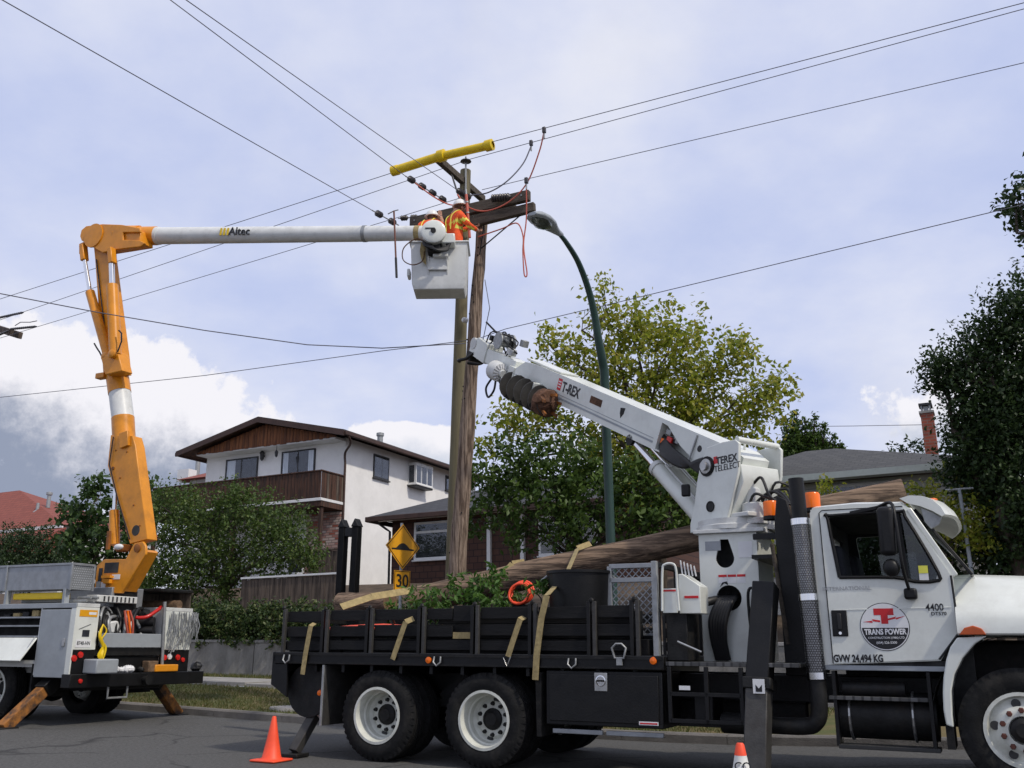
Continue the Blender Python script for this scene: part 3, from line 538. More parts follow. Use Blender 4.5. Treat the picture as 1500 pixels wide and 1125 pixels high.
# ---- brown bungalow
Z1 = 2.9; yb_ = 17.0
h = thing('brown_bungalow', 'brown shingle bungalow with dark hip roof and white framed window', 'house', ML @ Tr(0, 0, Z1))
def q(px, py, ax, v): c = PL(px, py, ax, v); c.z -= Z1; return c
xl = q(574, 800, 1, yb_).x; xr = xl+9.0; ze = q(600, 757, 1, yb_-.6).z
MB().box(xl, xr, yb_, yb_+8, -.8, ze+.05).build('wall', 'brown_siding', h)
rx0, rx1, ry0, ry1 = xl-.6, xr+.6, yb_-.6, yb_+8.6; rz = ze+1.75; rm = (ry0+ry1)/2; hp = 3.4
rf = MB(); pts = [(rx0, ry0, ze+.10), (rx1, ry0, ze+.10), (rx1, ry1, ze+.10), (rx0, ry1, ze+.10), (rx0+hp, rm, rz), (rx1-hp, rm, rz)]
rf.add(pts, [(0, 1, 5, 4), (1, 2, 5), (2, 3, 4, 5), (3, 0, 4), (3, 2, 1, 0)]); rf.build('roof', 'dark_shingle', h)
MB().box(rx0-.03, rx1+.03, ry0-.07, ry0+.01, ze-.06, ze+.095).build('gutter', 'fascia', h, bev=.015); MB().box(rx0-.07, rx0+.01, ry0+.012, ry1, ze-.06, ze+.095).build('gutter', 'fascia', h, bev=.015)
MB().box(rx0, xr, ry0, yb_, ze+.0, ze+.04).build('soffit', 'white_trim', h)
a = q(607, 821, 1, yb_); b2 = q(661, 762, 1, yb_); wn = window(h, 'picture_window', (a.x, yb_, a.z), rt, up, b2.x-a.x, b2.z-a.z, .06, 'white_trim', (), .07)
MB().box(a.x+.06, b2.x-.06, yb_-.056, yb_-.004, a.z+(b2.z-a.z)*.70, a.z+(b2.z-a.z)*.76).build('transom', 'white_trim', wn)
for px in (716, 765):
    c = q(px, 800, 1, yb_-.1); MB().box(c.x-.06, c.x+.06, yb_-.13, yb_-.01, -.8, ze-.01).build('white_post', 'white_trim', h)
MB().tube([(xl-.3, ry0-.02, ze-.02), (xl-.12, yb_-.25, ze-.25), (xl-.05, yb_-.06, ze-.35), (xl-.05, yb_-.06, -.6)], .04).build('downpipe', 'dark_trim', h)
a = q(790, 805, 1, yb_); window(h, 'window', (a.x, yb_, a.z-.2), rt, up, 1.9, 1.2, .06, 'white_trim', (.5,), .07)
# ---- grey shingle bungalow on the right with brick chimney
Z2 = 2.4; yr = 11.9
h = thing('grey_bungalow', 'bungalow with grey shingled hip roof and white gutter behind the cab', 'house', ML @ Tr(0, 0, Z2))
def q(px, py, ax, v): c = PL(px, py, ax, v); c.z -= Z2; return c
e0 = q(1144, 703, 1, yr); e1 = q(1352, 685, 1, yr); ze = (e0.z+e1.z)/2-.02; x0, x1 = e0.x-2.2, e1.x+1.6
MB().box(x0+.5, x1-.5, yr+.55, yr+8, -.9, ze+.02).build('wall', 'white_siding', h)
MB().box(x0+.05, x1-.05, yr+.03, yr+.55, ze-.03, ze+.012).build('soffit', 'fascia', h)
rg = q(1212, 658, 1, yr+3.8); rz = rg.z
rf = MB(); rf.add([(x0, yr, ze+.06), (x1, yr, ze+.06), (x1, yr+8.2, ze+.06), (x0, yr+8.2, ze+.06), (x0+2.2, yr+3.8, rz), (rg.x+.2, yr+3.8, rz)], [(0, 1, 5, 4), (1, 2, 5), (2, 3, 4, 5), (3, 0, 4), (3, 2, 1, 0)]); rf.build('roof', 'grey_shingle', h)
MB().prism([(x0, yr-.13, ze-.06), (x0, yr-.14, ze+.075), (x0, yr-.12, ze+.075), (x0, yr-.10, ze+.0), (x0, yr+.0, ze-.0), (x0, yr+.0, ze-.09)], (x1-x0, 0, 0)).build('gutter', 'gutter_paint', h)
c0 = q(1348, 606, 1, yr+4.2); c1 = q(1372, 606, 1, yr+4.2); cw = (c1.x-c0.x)*.62; zt = c0.z
ch = MB().box(c0.x, c0.x+cw+.06, yr+4.2, yr+4.2+.42, .0, zt).build('chimney', 'chimney_brick', h)
MB().box(c0.x-.03, c0.x+cw+.09, yr+4.17, yr+4.65, zt+.002, zt+.06).build('crown', 'concrete', ch)
zc = q(1355, 590, 1, yr+4.2).z
for dx, dy in ((.04, .05), (cw, .05), (.04, .36), (cw, .36)): MB().box(c0.x+dx-.02, c0.x+dx+.02, yr+4.2+dy-.02, yr+4.2+dy+.02, zt+.06, zc-.06).build('cap_post', 'galvanised', ch)
MB().box(c0.x+.08, c0.x+cw-.04, yr+4.28, yr+4.54, zt+.06, zt+.2).build('flue', 'galvanised', ch); MB().box(c0.x-.02, c0.x+cw+.06, yr+4.2, yr+4.62, zc-.058, zc).build('chimney_cap', 'dark_trim', ch)
a = q(1200, 745, 1, yr+.5); window(h, 'window', (a.x, yr+.55, a.z-.5), rt, up, 1.6, 1.0, .06, 'white_trim', (.5,), .07)
# ---- red-roofed house far left
Z3 = 3.3; y3 = 35.0
h = thing('red_roofed_house', 'pale house with red tiled hip roof and tin roof vents', 'house', ML @ Tr(0, 0, Z3))
def q(px, py, ax, v): c = PL(px, py, ax, v); c.z -= Z3; return c
e1 = q(84, 769, 1, y3); ze = e1.z; x1 = e1.x+.6; x0 = x1-14; pk = q(27, 718, 1, y3+4.5)
MB().box(x0+.6, x1-.6, y3+.6, y3+9, -2, ze).build('wall', 'white_siding', h)
xr_ = q(100, 745, 1, y3+4.5).x
rf = MB(); rf.add([(x0, y3, ze), (x1, y3, ze), (x1+.0, y3+9.4, ze), (x0, y3+9.4, ze), (pk.x-3.5, y3+4.6, pk.z), (pk.x, y3+4.6, pk.z)], [(0, 1, 5, 4), (1, 2, 5), (2, 3, 4, 5), (3, 0, 4), (3, 2, 1, 0)]); rf.build('roof', 'red_tile', h)
MB().box(x0, x1, y3-.12, y3-.0, ze-.22, ze-.01).build('gutter', 'white_trim', h)
c = q(71, 736, 1, y3+2.8); MB().lathe((c.x, y3+2.8, c.z-.4), (0, 0, 1), [(.14, 0), (.14, .95), (.22, .95), (.22, 1.12), (.03, 1.2)], 10).build('roof_vent', 'galvanised', h, smooth=1)
c = q(55, 745, 1, y3+2.0); MB().lathe((c.x, y3+2.0, c.z-.3), (0, 0, 1), [(.35, 0), (.12, .2), (.1, .7), (.02, .7)], 10).build('roof_vent', 'galvanised', h, smooth=1)
c = q(70, 790, 1, y3-3.5); rf = MB(); rf.add([(x0+3, y3-4, c.z-.5), (x1+.3, y3-4, c.z-.5), (x1+.3, y3, c.z+1.3), (x0+3, y3, c.z+1.3), (x0+3, y3-4, c.z-.62), (x1+.3, y3-4, c.z-.62), (x1+.3, y3, c.z-.62), (x0+3, y3, c.z-.62)], [(0, 1, 2, 3), (4, 7, 6, 5), (0, 4, 5, 1), (1, 5, 6, 2), (0, 3, 7, 4)]); rf.build('porch_roof', 'red_tile', h)
for xx in (x0+3.2, x1): MB().box(xx-.08, xx+.08, y3-3.8, y3-3.64, -2, c.z-.62).build('porch_post', 'white_trim', h)
# ---- second red roof peeping out left of the white house
Z4 = 3.2; y4 = 27
h = thing('red_roofed_house', 'house mostly hidden, its red roof edge showing beside the white stucco house', 'house', ML @ Tr(0, 0, Z4))
def q(px, py, ax, v): c = PL(px, py, ax, v); c.z -= Z4; return c
a = q(258, 703, 1, y4); b2 = q(303, 686, 1, y4+2.5)
sl = (b2.z-a.z)/2.6
MB().box(a.x+.5, a.x+8, y4+.5, y4+8, -1.5, a.z).build('wall', 'white_siding', h)
rf = MB(); rf.add([(a.x, y4, a.z), (a.x+9, y4, a.z), (a.x+9, y4+8.5, a.z), (a.x, y4+8.5, a.z), (a.x+3.2, y4+4.2, a.z+1.7), (a.x+6, y4+4.2, a.z+1.7)], [(0, 1, 5, 4), (1, 2, 5), (2, 3, 4, 5), (3, 0, 4), (3, 2, 1, 0)]); rf.build('roof', 'red_tile', h)
c = q(268, 692, 1, y4+1.5); MB().box(c.x-.3, c.x+.5, y4+1.4, y4+2, c.z-.5, c.z+.15).build('skylight', 'white_trim', h)
c = q(290, 680, 1, y4+2.4); MB().lathe((c.x, y4+2.4, c.z-1), (0, 0, 1), [(.13, 0), (.13, 1.5), (.02, 1.52)], 10).build('flue_pipe', 'galvanised', h, smooth=1)
# pale T-shaped clothes post on the right
c = PL(1418, 790, 1, 9.35); zt = PL(1414, 716, 1, 9.35).z
cp = thing('clothes_line_post', 'pale blue T shaped clothes post among the shrubs', 'post', ML @ Tr(c.x, 9.35, 1.2))
MB().tube([(0, 0, -.2), (-.03, 0, zt-1.2)], .035, 8).build('post', 'grey_paint', cp, smooth=60); MB().tube([(-.26, 0, zt-1.2), (.2, 0, zt-1.2)], .025, 8).build('cross_bar', 'galvanised', cp, smooth=60)

# ================================================================ UTILITY POLES AND LINES (plumb frame)
def pole(name, label, bot, top, r0, r1, m, rough=0, n=14, seg=26):
    t = thing(name, label, 'utility pole', ML @ Tr(*bot)); d = Vector(top)-Vector(bot); random.seed(5); mb = MB()
    ph = [random.uniform(0, 6.3) for _ in range(n)]; vs = []
    a = d.normalized().cross(Vector((0, 1, 0))).normalized(); b = d.normalized().cross(a)
    for i in range(seg+1):
        f = i/seg; r = r0+(r1-r0)*f
        for k in range(n):
            rr = r*(1+rough*(.5*math.sin(3.1*f*9+ph[k])+random.gauss(0, .35))); an = 2*math.pi*k/n; vs.append(d*f+a*math.cos(an)*rr+b*math.sin(an)*rr)
    mb.add(vs, [(i*n+k, i*n+(k+1) % n, (i+1)*n+(k+1) % n, (i+1)*n+k) for i in range(seg) for k in range(n)]+[tuple(range(seg*n, seg*n+n))]); mb.build('shaft', m, t, smooth=50); return t
y_old, y_new = 4.75, 5.15
pb = PL(669, 840, 1, y_old); pt = PL(707, 318, 1, y_old); dd = (pt-pb)/(pt.z-pb.z); b0 = pb-dd*(pb.z-.2)
oldp = pole('old_pole', 'weathered split brown pole being held by the white crane boom', b0, pt, .165, .098, 'old_pole', .10)
nb = PL(668, 700, 1, y_new); ntp = PL(682, 250, 1, y_new); dd2 = (ntp-nb)/(ntp.z-nb.z); n0 = nb-dd2*(nb.z-.2)
newp = pole('new_pole', 'smooth greenish new pole standing behind the split brown pole', n0, ntp, .145, .102, 'new_pole', .015)
loc_o = lambda v: Vector(v)-b0
loc_n = lambda v: Vector(v)-n0
mb = MB(); c = loc_n(PL(684, 470, 1, 4.95)); mb.lathe(c, (-.5, -.85, .1), [(.05, 0), (.05, .08), (.03, .1), (.0, .1)], 10); mb.build('porcelain_knob', 'decal_white', newp, smooth=1)
# spikes, bolts and a conduit clamp on the old pole
for k in range(22):
    f = random.uniform(.1, .95); p = (Vector(pt)-b0)*f; a_ = random.uniform(2.5, 6.0); r_ = .165-.067*f
    MB().lathe(p+Vector((math.cos(a_)*r_*.95, math.sin(a_)*r_*.95, 0)), (math.cos(a_), math.sin(a_), 0), [(.014, 0), (.014, .02), (.0, .022)], 6).build('bolt', 'dark_steel', oldp)
# upper crossarm (runs across the street) on the new pole
xa = ntp.x-.02
ua0 = PL(640, 232, 0, xa); ua1 = PL(708, 292, 0, xa)
arm = thing('upper_crossarm', 'single timber crossarm on the new pole beneath the yellow line guard', 'crossarm', ML @ Matrix.Translation(ua0))
d = ua1-ua0; MB().bar((0, 0, 0), d, .10, .13).build('timber', 'arm_wood', arm, bev=.008)
for f in (.30, .78): MB().bar(d*.52+Vector((0, 0, -.55)), d*f+Vector((.0, 0, -.06)), .03, .02).build('brace', 'galvanised', arm)
def insul(mb, p, ax, n=4, r=.07, s=.075):
    ax = Vector(ax).normalized(); pr = [(.012, -.04)]
    for k in range(n): pr += [(.03, k*s), (r, k*s+.012), (r*.9, k*s+.03), (.03, k*s+.045)]
    mb.lathe(p, ax, pr+[(.012, n*s+.03)], 12); return mb
insul(MB(), d*.04+Vector((0, 0, .07)), (0, 0, 1), 1, .06).build('pin_insulator', 'insulator', arm, smooth=50)
ptp = loc_n(ntp); mb = MB(); mb.tube([ptp+Vector((.06, -.10, -.7)), ptp+Vector((.06, -.10, .10))], .018, 6); mb.build('pole_top_pin', 'galvanised', newp)
insul(MB(), ptp+Vector((.06, -.10, .12)), (0, 0, 1), 1, .11, .09).build('pin_insulator', 'insulator', newp, smooth=50)
# big double crossarm (runs along the street) on the old pole
ya = y_old-.05; g0 = PL(602, 327, 1, ya-.14); g1 = PL(776, 297, 1, ya-.14)
dbl = thing('double_crossarm', 'heavy pair of dark timber crossarms bolted to the old pole', 'crossarm', ML @ Matrix.Translation(g0))
d = g1-g0; d.z = 0 if abs(d.z) < .35 else d.z
MB().bar((0, 0, 0), d, .11, .20).build('timber', 'arm_wood', dbl, bev=.01); o2 = Vector((-.25, .38, -.02)); MB().bar(o2, d*.92+o2, .11, .20).build('timber', 'arm_wood', dbl, bev=.01)
o3 = Vector((d.x*.52, .02, -.27)); MB().bar(o3, Vector((d.x*1.03, .05, -.22)), .11, .17).build('timber', 'arm_wood', dbl, bev=.01)
pc = Vector((pt.x, pt.y, 0))-Vector((g0.x, g0.y, 0))
for f in (.80, .62): MB().bar(Vector((pc.x+.05, -.02, -.85-.1*(f < .7))), Vector((d.x*f+.3*(f > .7), .06, -.3)), .022, .01, (0, 1, 0)).build('brace', 'dark_steel', dbl)
for f in (.05, .5, .95): MB().tube([d*f+Vector((0, -.09, 0)), d*f+Vector((-.1, .5, 0))], .014, 6).build('through_bolt', 'galvanised', dbl)
# ---- conductors
def wire(name, label, pts, r=.0065, m='wire', sag=.0, grp=None, cat='power line', n=14):
    pts = [Vector(p) for p in pts]; o = []
    for a, b in zip(pts, pts[1:]):
        L_ = (b-a).length
        for k in range(n): f = k/n; o.append(a+(b-a)*f-Vector((0, 0, sag*4*f*(1-f))))
    o.append(pts[-1]); mb = MB(); mb.tube([p-pts[0] for p in o], r, 6); w = mb.build(name, m, smooth=60, mw=ML @ Matrix.Translation(pts[0])); return tag(w, label, cat, grp)
yu0 = ua0.y; yu1 = ua1.y
def P2(px, py, y): return PL(px, py, 1, y)
ext = lambda a, b, k: Vector(b)+(Vector(b)-Vector(a))*k
# along the street, left and right of the pole
A = P2(0, 438, yu0); Bm = P2(578, 252, yu0); Cm = P2(720, 208, yu0); D_ = P2(1500, 4, yu0)
wire('power_line', 'street conductor that runs through the yellow line guard', [ext(Bm, A, .35), Bm, Cm, ext(Cm, D_, .4)], n=16)
ymid = ntp.y-.1; A = P2(37, 456, ymid); Bm = P2(689, 233, ymid); D_ = P2(1500, 13, ymid)
wire('power_line', 'street conductor resting on the pole top insulator', [ext(Bm, A, .3), Bm, ext(Bm, D_, .4)], n=18)
A = P2(57, 478, yu1); Bm = P2(578, 320, yu1); E_ = P2(690, 285, yu1)
wire('power_line', 'street conductor ending at the far side of the double crossarm', [ext(Bm, A, .3), Bm, E_])
Cm = P2(706, 278, yu1-.1); D_ = P2(1500, 92, yu1-.1)
wire('power_line', 'single conductor leaving the upper crossarm below the street pair', [Cm, P2(760, 265, yu1-.1), ext(Cm, D_, .4)])
# across the street towards the viewer's left
def P0(px, py, x): return PL(px, py, 0, x)
xA = g0.x+.05; A1 = P0(545, 308, xA); wire('power_line', 'service conductor dead ended at the near tip of the double crossarm', [A1, ext(A1, P0(0, -2, xA), .25)])
xB = PL(653, 293, 1, ya).x; B1 = P0(594, 258, xB); wire('power_line', 'cross street conductor tied by a long string of insulators', [B1, ext(B1, P0(247, -2, xB), .3)])
xC = PL(676, 282, 1, ya).x; C1 = P0(668, 277, xC); wire('power_line', 'cross street conductor passing over the yellow line guard to the pole', [C1, ext(C1, P0(270, -2, xC), .3)])
# telephone / secondary lines lower down
ys = y_old-.2; S0 = P2(682, 503, ys)
wire('service_cable', 'sagging service cable from the poles to the upper left', [S0, P2(560, 510, ys-.7), P2(450, 505, ys-1.4), P2(300, 484, ys-2.4), P2(140, 457, ys-3.5), ext(P2(140, 457, ys-3.5), P2(0, 430, ys-4.4), 1.3)], .009, n=6, cat='cable')
wire('service_cable', 'thin low cable crossing the orange boom below its cylinders', [P2(683, 499, ys+.1), P2(560, 514, ys+.1), P2(300, 550, ys+.1), ext(P2(300, 550, ys+.1), P2(0, 582, ys+.1), .4)], .007, n=6, cat='cable')
wire('service_cable', 'thin cable climbing from the boom tip past the lamp post to the right', [P2(690, 500, ys), P2(740, 482, ys), P2(900, 444, ys), ext(P2(900, 444, ys), P2(1460, 309, ys), .25)], n=6, cat='cable')
wire('service_cable', 'faint distant cable above the grey shingled roof', [PL(1150, 625, 1, 40), PL(1250, 624, 1, 40), PL(1420, 621, 1, 40)], .015, cat='cable')
# dead-end insulator strings and clamps
def deadend(label, p, q, n=3, r=.06):
    p, q = Vector(p), Vector(q); t = thing('insulator_string', label, 'insulator', ML @ Matrix.Translation(p)); d = q-p; k = max(2, int(d.length/.36))
    MB().tube([(0, 0, 0), d], .011, 6).build('rod', 'galvanised', t)
    for i in range(k): insul(MB(), d*((i+.35)/k), d, n, r, .05).build('insulator_disc', 'insulator', t, smooth=50)
    return t
deadend('insulators at the tip of the double crossarm beside the bucket', A1, P0(584, 330, xA), 3)
deadend('long insulator string leading down to the double crossarm', B1, P0(655, 296, xB), 3)
deadend('dark insulator clamp against the new pole above the helmet', C1, P0(686, 289, xC), 4)
deadend('black dead end insulator above the timber crossarm', P2(717, 291, ya-.3), P2(740, 289, ya-.3), 4, .075)
deadend('insulator string behind the white boom tip', P2(583, 320, yu1), P2(612, 318, yu1), 3)
# yellow line guard: a split hose with a coupling
gA = P2(578, 250, yu0); gM = P2(648, 228, yu0); gB = P2(720, 212, yu0)
lg = thing('line_guard', 'bright yellow rubber line guard sleeved over the street conductor', 'line guard', ML @ Matrix.Translation(gA))
MB().tube([(0, 0, 0), (gM-gA)*.5, gM-gA], .085, 14).build('hose', 'guard_yellow', lg, smooth=50); MB().tube([(gM-gA)*.98, gB-gA], .075, 14).build('hose', 'guard_yellow', lg, smooth=50)
dg_ = (gB-gA).normalized()
for f, r_ in ((gM-gA, .115), (gB-gA-dg_*.03, .105), (dg_*.03, .098)): MB().lathe(f, dg_, [(.06, -.09), (r_, -.08), (r_, .05), (.06, .06)], 16).build('coupling', 'guard_yellow', lg, smooth=40)
MB().tube([dg_*.05+Vector((0, 0, -.088)), gM-gA+Vector((0, 0, -.088)), gB-gA-dg_*.05+Vector((0, 0, -.08))], .012, 6).build('lip_seam', 'guard_yellow', lg)
# red jumper cables
def jumper(label, pts, m='jumper_red', r=.013):
    pts = bez(pts, 10); p0 = pts[0]; mb = MB(); mb.tube([p-p0 for p in pts], r, 7); return tag(mb.build('jumper_cable', m, smooth=60, mw=ML @ Matrix.Translation(p0)), label, 'cable')
yj = yu0+.5
jumper('orange red jumper looping from the outer street conductor under the crossarm', [P2(797, 193, yu0), P2(790, 222, yu0+.1), P2(772, 268, yj-.3), P2(745, 296, ya-.45), P2(712, 309, ya-.5), P2(685, 303, ya-.55), P2(670, 285, ya-.6)])
jumper('short jumper arcing from the inner street conductor to the pole top', [P2(779, 212, ymid), P2(766, 240, ymid-.1), P2(742, 266, ymid-.3), P2(715, 282, ymid-.4), P2(690, 286, ymid-.45)], 'wire', .013)
jumper('red jumper slung along the insulator string above the helmets', [P2(600, 262, ya-1.2), P2(635, 288, ya-.9), P2(660, 300, ya-.6), P2(676, 297, ya-.5)], r=.012)
jumper('slim red lead hanging in a long loop below the crossarm end', [P2(771, 268, ya-.5), P2(771, 320, ya-.4), P2(767, 360, ya-.4), P2(772, 400, ya-.4), P2(768, 402, ya-.42), P2(766, 370, ya-.42), P2(766, 345, ya-.42), P2(757, 327, ya-.42), P2(735, 335, ya-.42), P2(700, 347, ya-.45)], r=.012)
for px, py, yy, lab in ((797, 191, yu0, 'hot line clamp on the outer street conductor'), (778, 210, ymid, 'hot line clamp on the inner street conductor'), (771, 265, ya-.5, 'hot line clamp at the crossarm end')):
    c = P2(px, py, yy); t = thing('line_clamp', lab, 'clamp', ML @ Matrix.Translation(c)); MB().box(-.03, .03, -.03, .03, -.05, .06).build('jaw', 'insulator', t, bev=.008); MB().tube([(0, 0, -.05), (0, 0, -.16)], .014, 6).build('eye_screw', 'galvanised', t)
mat('auger_shaft_brown', (.16, .06, .04), .6)
# hot sticks by the bucket
hs = P2(577, 309, ya-1.6); he = P2(581, 405, ya-1.6); t = thing('hot_stick', 'slim dark insulated stick hanging beside the white boom', 'tool', ML @ Matrix.Translation(he)); d = hs-he
MB().tube([(0, 0, 0), d], .016, 8).build('shaft', 'auger_shaft_brown', t, smooth=60); MB().tube([(0, 0, -.02), d*.28], .021, 8).build('grip', 'hose', t, smooth=60); MB().tube([d+Vector((-.12, 0, -.03)), d, d+Vector((.09, 0, .0))], .01, 6).build('hook', 'galvanised', t)
# far pole at the left edge: only its crossarm end and insulators reach into view
yf = 7.0; c0 = P2(34, 487, yf); c1 = P2(-60, 452, yf)
fp = thing('far_pole', 'neighbouring utility pole whose crossarm tip pokes into view', 'utility pole', ML @ Tr(c1.x-.3, yf+1.2, .6)); Oo = Vector((c1.x-.3, yf+1.2, .6))
MB().tube([(0, 0, -.3), (0, 0, c1.z+.6)], [.17, .12], 12).build('shaft', 'arm_wood', fp, smooth=50)
for dy in (-.14, .14):
    MB().bar(c0-Oo+Vector((-.3, dy, 0)), Vector((-1.0, dy-.02, c1.z-Oo.z+.25)), .12, .19).build('crossarm', 'fence_wood', fp, bev=.01)
for p_, q_ in (((16, 482), (56, 478)), ((0, 465), (37, 457)), ((0, 490), (14, 484))):
    a = P2(*p_, yf-.3)-Oo; b = P2(*q_, yf-.3)-Oo; insul(MB(), a, b-a, max(3, int((b-a).length/.09)), .036, .085).build('insulator_disc', 'insulator', fp, smooth=50)
MB().tube([P2(22, 477, yf-.3)-Oo, P2(30, 472, yf-.3)-Oo, P2(44, 472, yf-.3)-Oo, P2(54, 470, yf-.3)-Oo], .012, 6).build('jumper', 'wire', fp)
# ================================================================ STREET LAMP
yl = 4.85; lb = PL(894, 780, 1, yl); xl = lb.x
L0 = Vector((xl, yl, .18)); lp = thing('street_lamp', 'green street lamp with curved arm and cobra head over the road', 'street lamp', ML @ Matrix.Translation(L0))
cv = [PL(px, py, 0, xl) for px, py in ((880, 540), (877, 500), (871, 462), (862, 424), (847, 384), (830, 356), (818, 341))]
pts = [Vector((0, 0, -.2)), Vector((0, 0, 1.2)), Vector((0, 0, 3.0))]+bez([Vector((0, 0, c.z-L0.z)) if i < 1 else c-L0 for i, c in enumerate(cv)], 5)
rs = [.080-.045*min(1, i/(len(pts)-1)*1.05) for i in range(len(pts))]; rs[0] = rs[1] = .080; rs[2] = .074
MB().tube(pts, rs, 14).build('post', 'lamp_green', lp, smooth=50); MB().lathe((0, 0, 0), (0, 0, 1), [(.2, -.15), (.2, .02), (.14, .05), (.11, .2), (.10, .22)], 16).build('base', 'lamp_green', lp, smooth=40)
he = PL(780, 314, 0, xl)-L0; hb = cv[-1]-L0; dh = (he-hb); Lh = dh.length; dh.normalize(); sd_ = Vector((1, 0, 0)); nn = sd_.cross(dh).normalized(); nn = nn if nn.z > 0 else -nn
def hull(mb, prof, n=16):
    vs = []
    for t_, w_, hu, hd_ in prof:
        for k in range(n): a_ = 2*math.pi*k/n; s_ = math.sin(a_); vs.append(hb+dh*(t_*Lh)+sd_*math.cos(a_)*w_+nn*(s_*(hu if s_ > 0 else hd_)))
    return mb.add(vs, [(i*n+k, i*n+(k+1) % n, (i+1)*n+(k+1) % n, (i+1)*n+k) for i in range(len(prof)-1) for k in range(n)]+[tuple(range(n)), tuple(range((len(prof)-1)*n, len(prof)*n))])
hm = hull(MB(), [(-.12, .04, .04, .04), (.05, .055, .05, .05), (.22, .09, .08, .05), (.42, .15, .10, .05), (.68, .175, .105, .05), (.88, .15, .085, .045), (1.02, .07, .03, .02)]).build('lamp_head', 'grey_paint', lp, smooth=60)
hull(MB(), [(.40, .07, .0, .05), (.5, .12, .0, .10), (.68, .14, .0, .13), (.86, .11, .0, .09), (.95, .05, .0, .05)]).build('lens', 'lamp_lens', lp, smooth=60)
# ================================================================ SPEED HUMP SIGN
sc = PL(588, 801, 1, 5.0); S0_ = Vector((sc.x, 5.0, .25)); an = R(18); rgt = Vector((-math.sin(R(90)-an)*0+math.cos(R(90)-an)*0, 0, 0))
nS = Vector((math.cos(R(16)), -math.sin(R(16)), 0)); rS = Vector((0, 0, 1)).cross(nS).normalized()
sg = thing('warning_sign', 'yellow diamond speed hump sign with 30 tab on a post', 'sign', ML @ Matrix.Translation(S0_)); cz = sc.z-S0_.z
MB().tube([(0, 0, -.3), (0, 0, cz+.42)], .028, 8).build('post', 'galvanised', sg, smooth=60)
F_ = lambda r_, u_, n_=.035: rS*r_+Vector((0, 0, cz+u_))+nS*n_
hd_ = .40
def plate(pts, th, n_, name, m, par): return MB().prism([F_(a, b, n_) for a, b in pts], nS*th).build(name, m, par)
dm = MB().prism([F_(*p) for p in [(0, hd_), (-.03, hd_-.03*1), (-hd_, .03), (-hd_, -.03), (-.03, -hd_), (.03, -hd_), (hd_, -.03), (hd_, .03), (.03, hd_-.0)]][:0] or [F_(0, hd_), F_(-hd_, 0), F_(0, -hd_), F_(hd_, 0)], nS*.004).build('diamond_plate', 'sign_yellow', sg, bev=0)
for a, b in (((0, 1), (-1, 0)), ((-1, 0), (0, -1)), ((0, -1), (1, 0)), ((1, 0), (0, 1))):
    k = hd_-.035; MB().bar(F_(a[0]*k, a[1]*k, .0415), F_(b[0]*k, b[1]*k, .0415), .012, .003, nS).build('border', 'sign_black', dm)
plate([(-.26, -.035), (-.16, -.03), (-.09, .03), (-.04, .055), (.0, .062), (.04, .055), (.09, .03), (.16, -.03), (.26, -.035), (.26, -.06), (-.26, -.06)], .003, .0402, 'hump_symbol', 'sign_black', dm)
tb = MB().prism([F_(a, b) for a, b in [(-.19, -.42), (.19, -.42), (.19, -.80), (-.19, -.80)]], nS*.004).build('speed_tab', 'sign_yellow', sg)
text('tab_number', '30', .32, 'sign_black', tb, F_(0, -.61, .043), rS, (0, 0, 1), .012, .95)
for (a, b, c_, d_) in ((-.17, -.435, .17, -.435), (-.17, -.785, .17, -.785), (-.175, -.435, -.175, -.785), (.175, -.435, .175, -.785)): MB().bar(F_(a, b, .0415), F_(c_, d_, .0415), .010, .003, nS).build('border', 'sign_black', tb)
# ================================================================ TRAFFIC CONES
def cone(label, pos, H, m, m2=None, txt=None):
    z = zroad(pos[0]); t = thing('traffic_cone', label, 'cone', MS @ Tr(pos[0], pos[1], z), 'traffic cones by the crane truck'); b_ = H*.39
    MB().box(-b_, b_, -b_, b_, .004, .03).build('base', 'cone_orange', t, bev=.012)
    r = lambda f: H*(.24*(1-f)+.055*f)
    if not m2: MB().lathe((0, 0, .03), (0, 0, 1), [(r(0)+.02, 0), (r(0), .02), (r(.5), H*.5), (r(1), H), (r(1)*.75, H+.012), (0, H+.012)], 24).build('body', m, t, smooth=50)
    else:
        MB().lathe((0, 0, .03), (0, 0, 1), [(r(0)+.02, 0), (r(0), .02), (r(.87), H*.87)], 24).build('body', m2, t, smooth=50); MB().lathe((0, 0, .03), (0, 0, 1), [(r(.87)+.001, H*.87), (r(1), H), (r(1)*.75, H+.012), (0, H+.012)], 24).build('tip', m, t, smooth=50)
    if txt:
        g = MSI.to_3x3() @ (CC-(MS @ Vector((pos[0], pos[1], z)))); fw_ = Vector((g.x, g.y, 0)).normalized(); rr = Vector((0, 0, 1)).cross(fw_); fz_ = 1-.135/H; text('lettering', txt, .075, 'decal_black', t, fw_*(r(fz_)+.008)+Vector((.0, 0, .03+H*fz_))+rr*.01, rr, Vector((0, 0, 1))-fw_*.2, .012)
    return t
cone('plain orange traffic cone standing behind the truck beside the rear outrigger', (-1.03, -.52), .44, 'cone_orange')
cp_ = PS(1084, 1091, 1, -2.6); cone('white traffic cone with orange tip and black letters', (cp_.x, -2.6), cp_.z-zroad(cp_.x)-.03, 'cone_orange', 'cone_white', 'CO')

mat('nut_rust', (.10, .03, .02), .7)
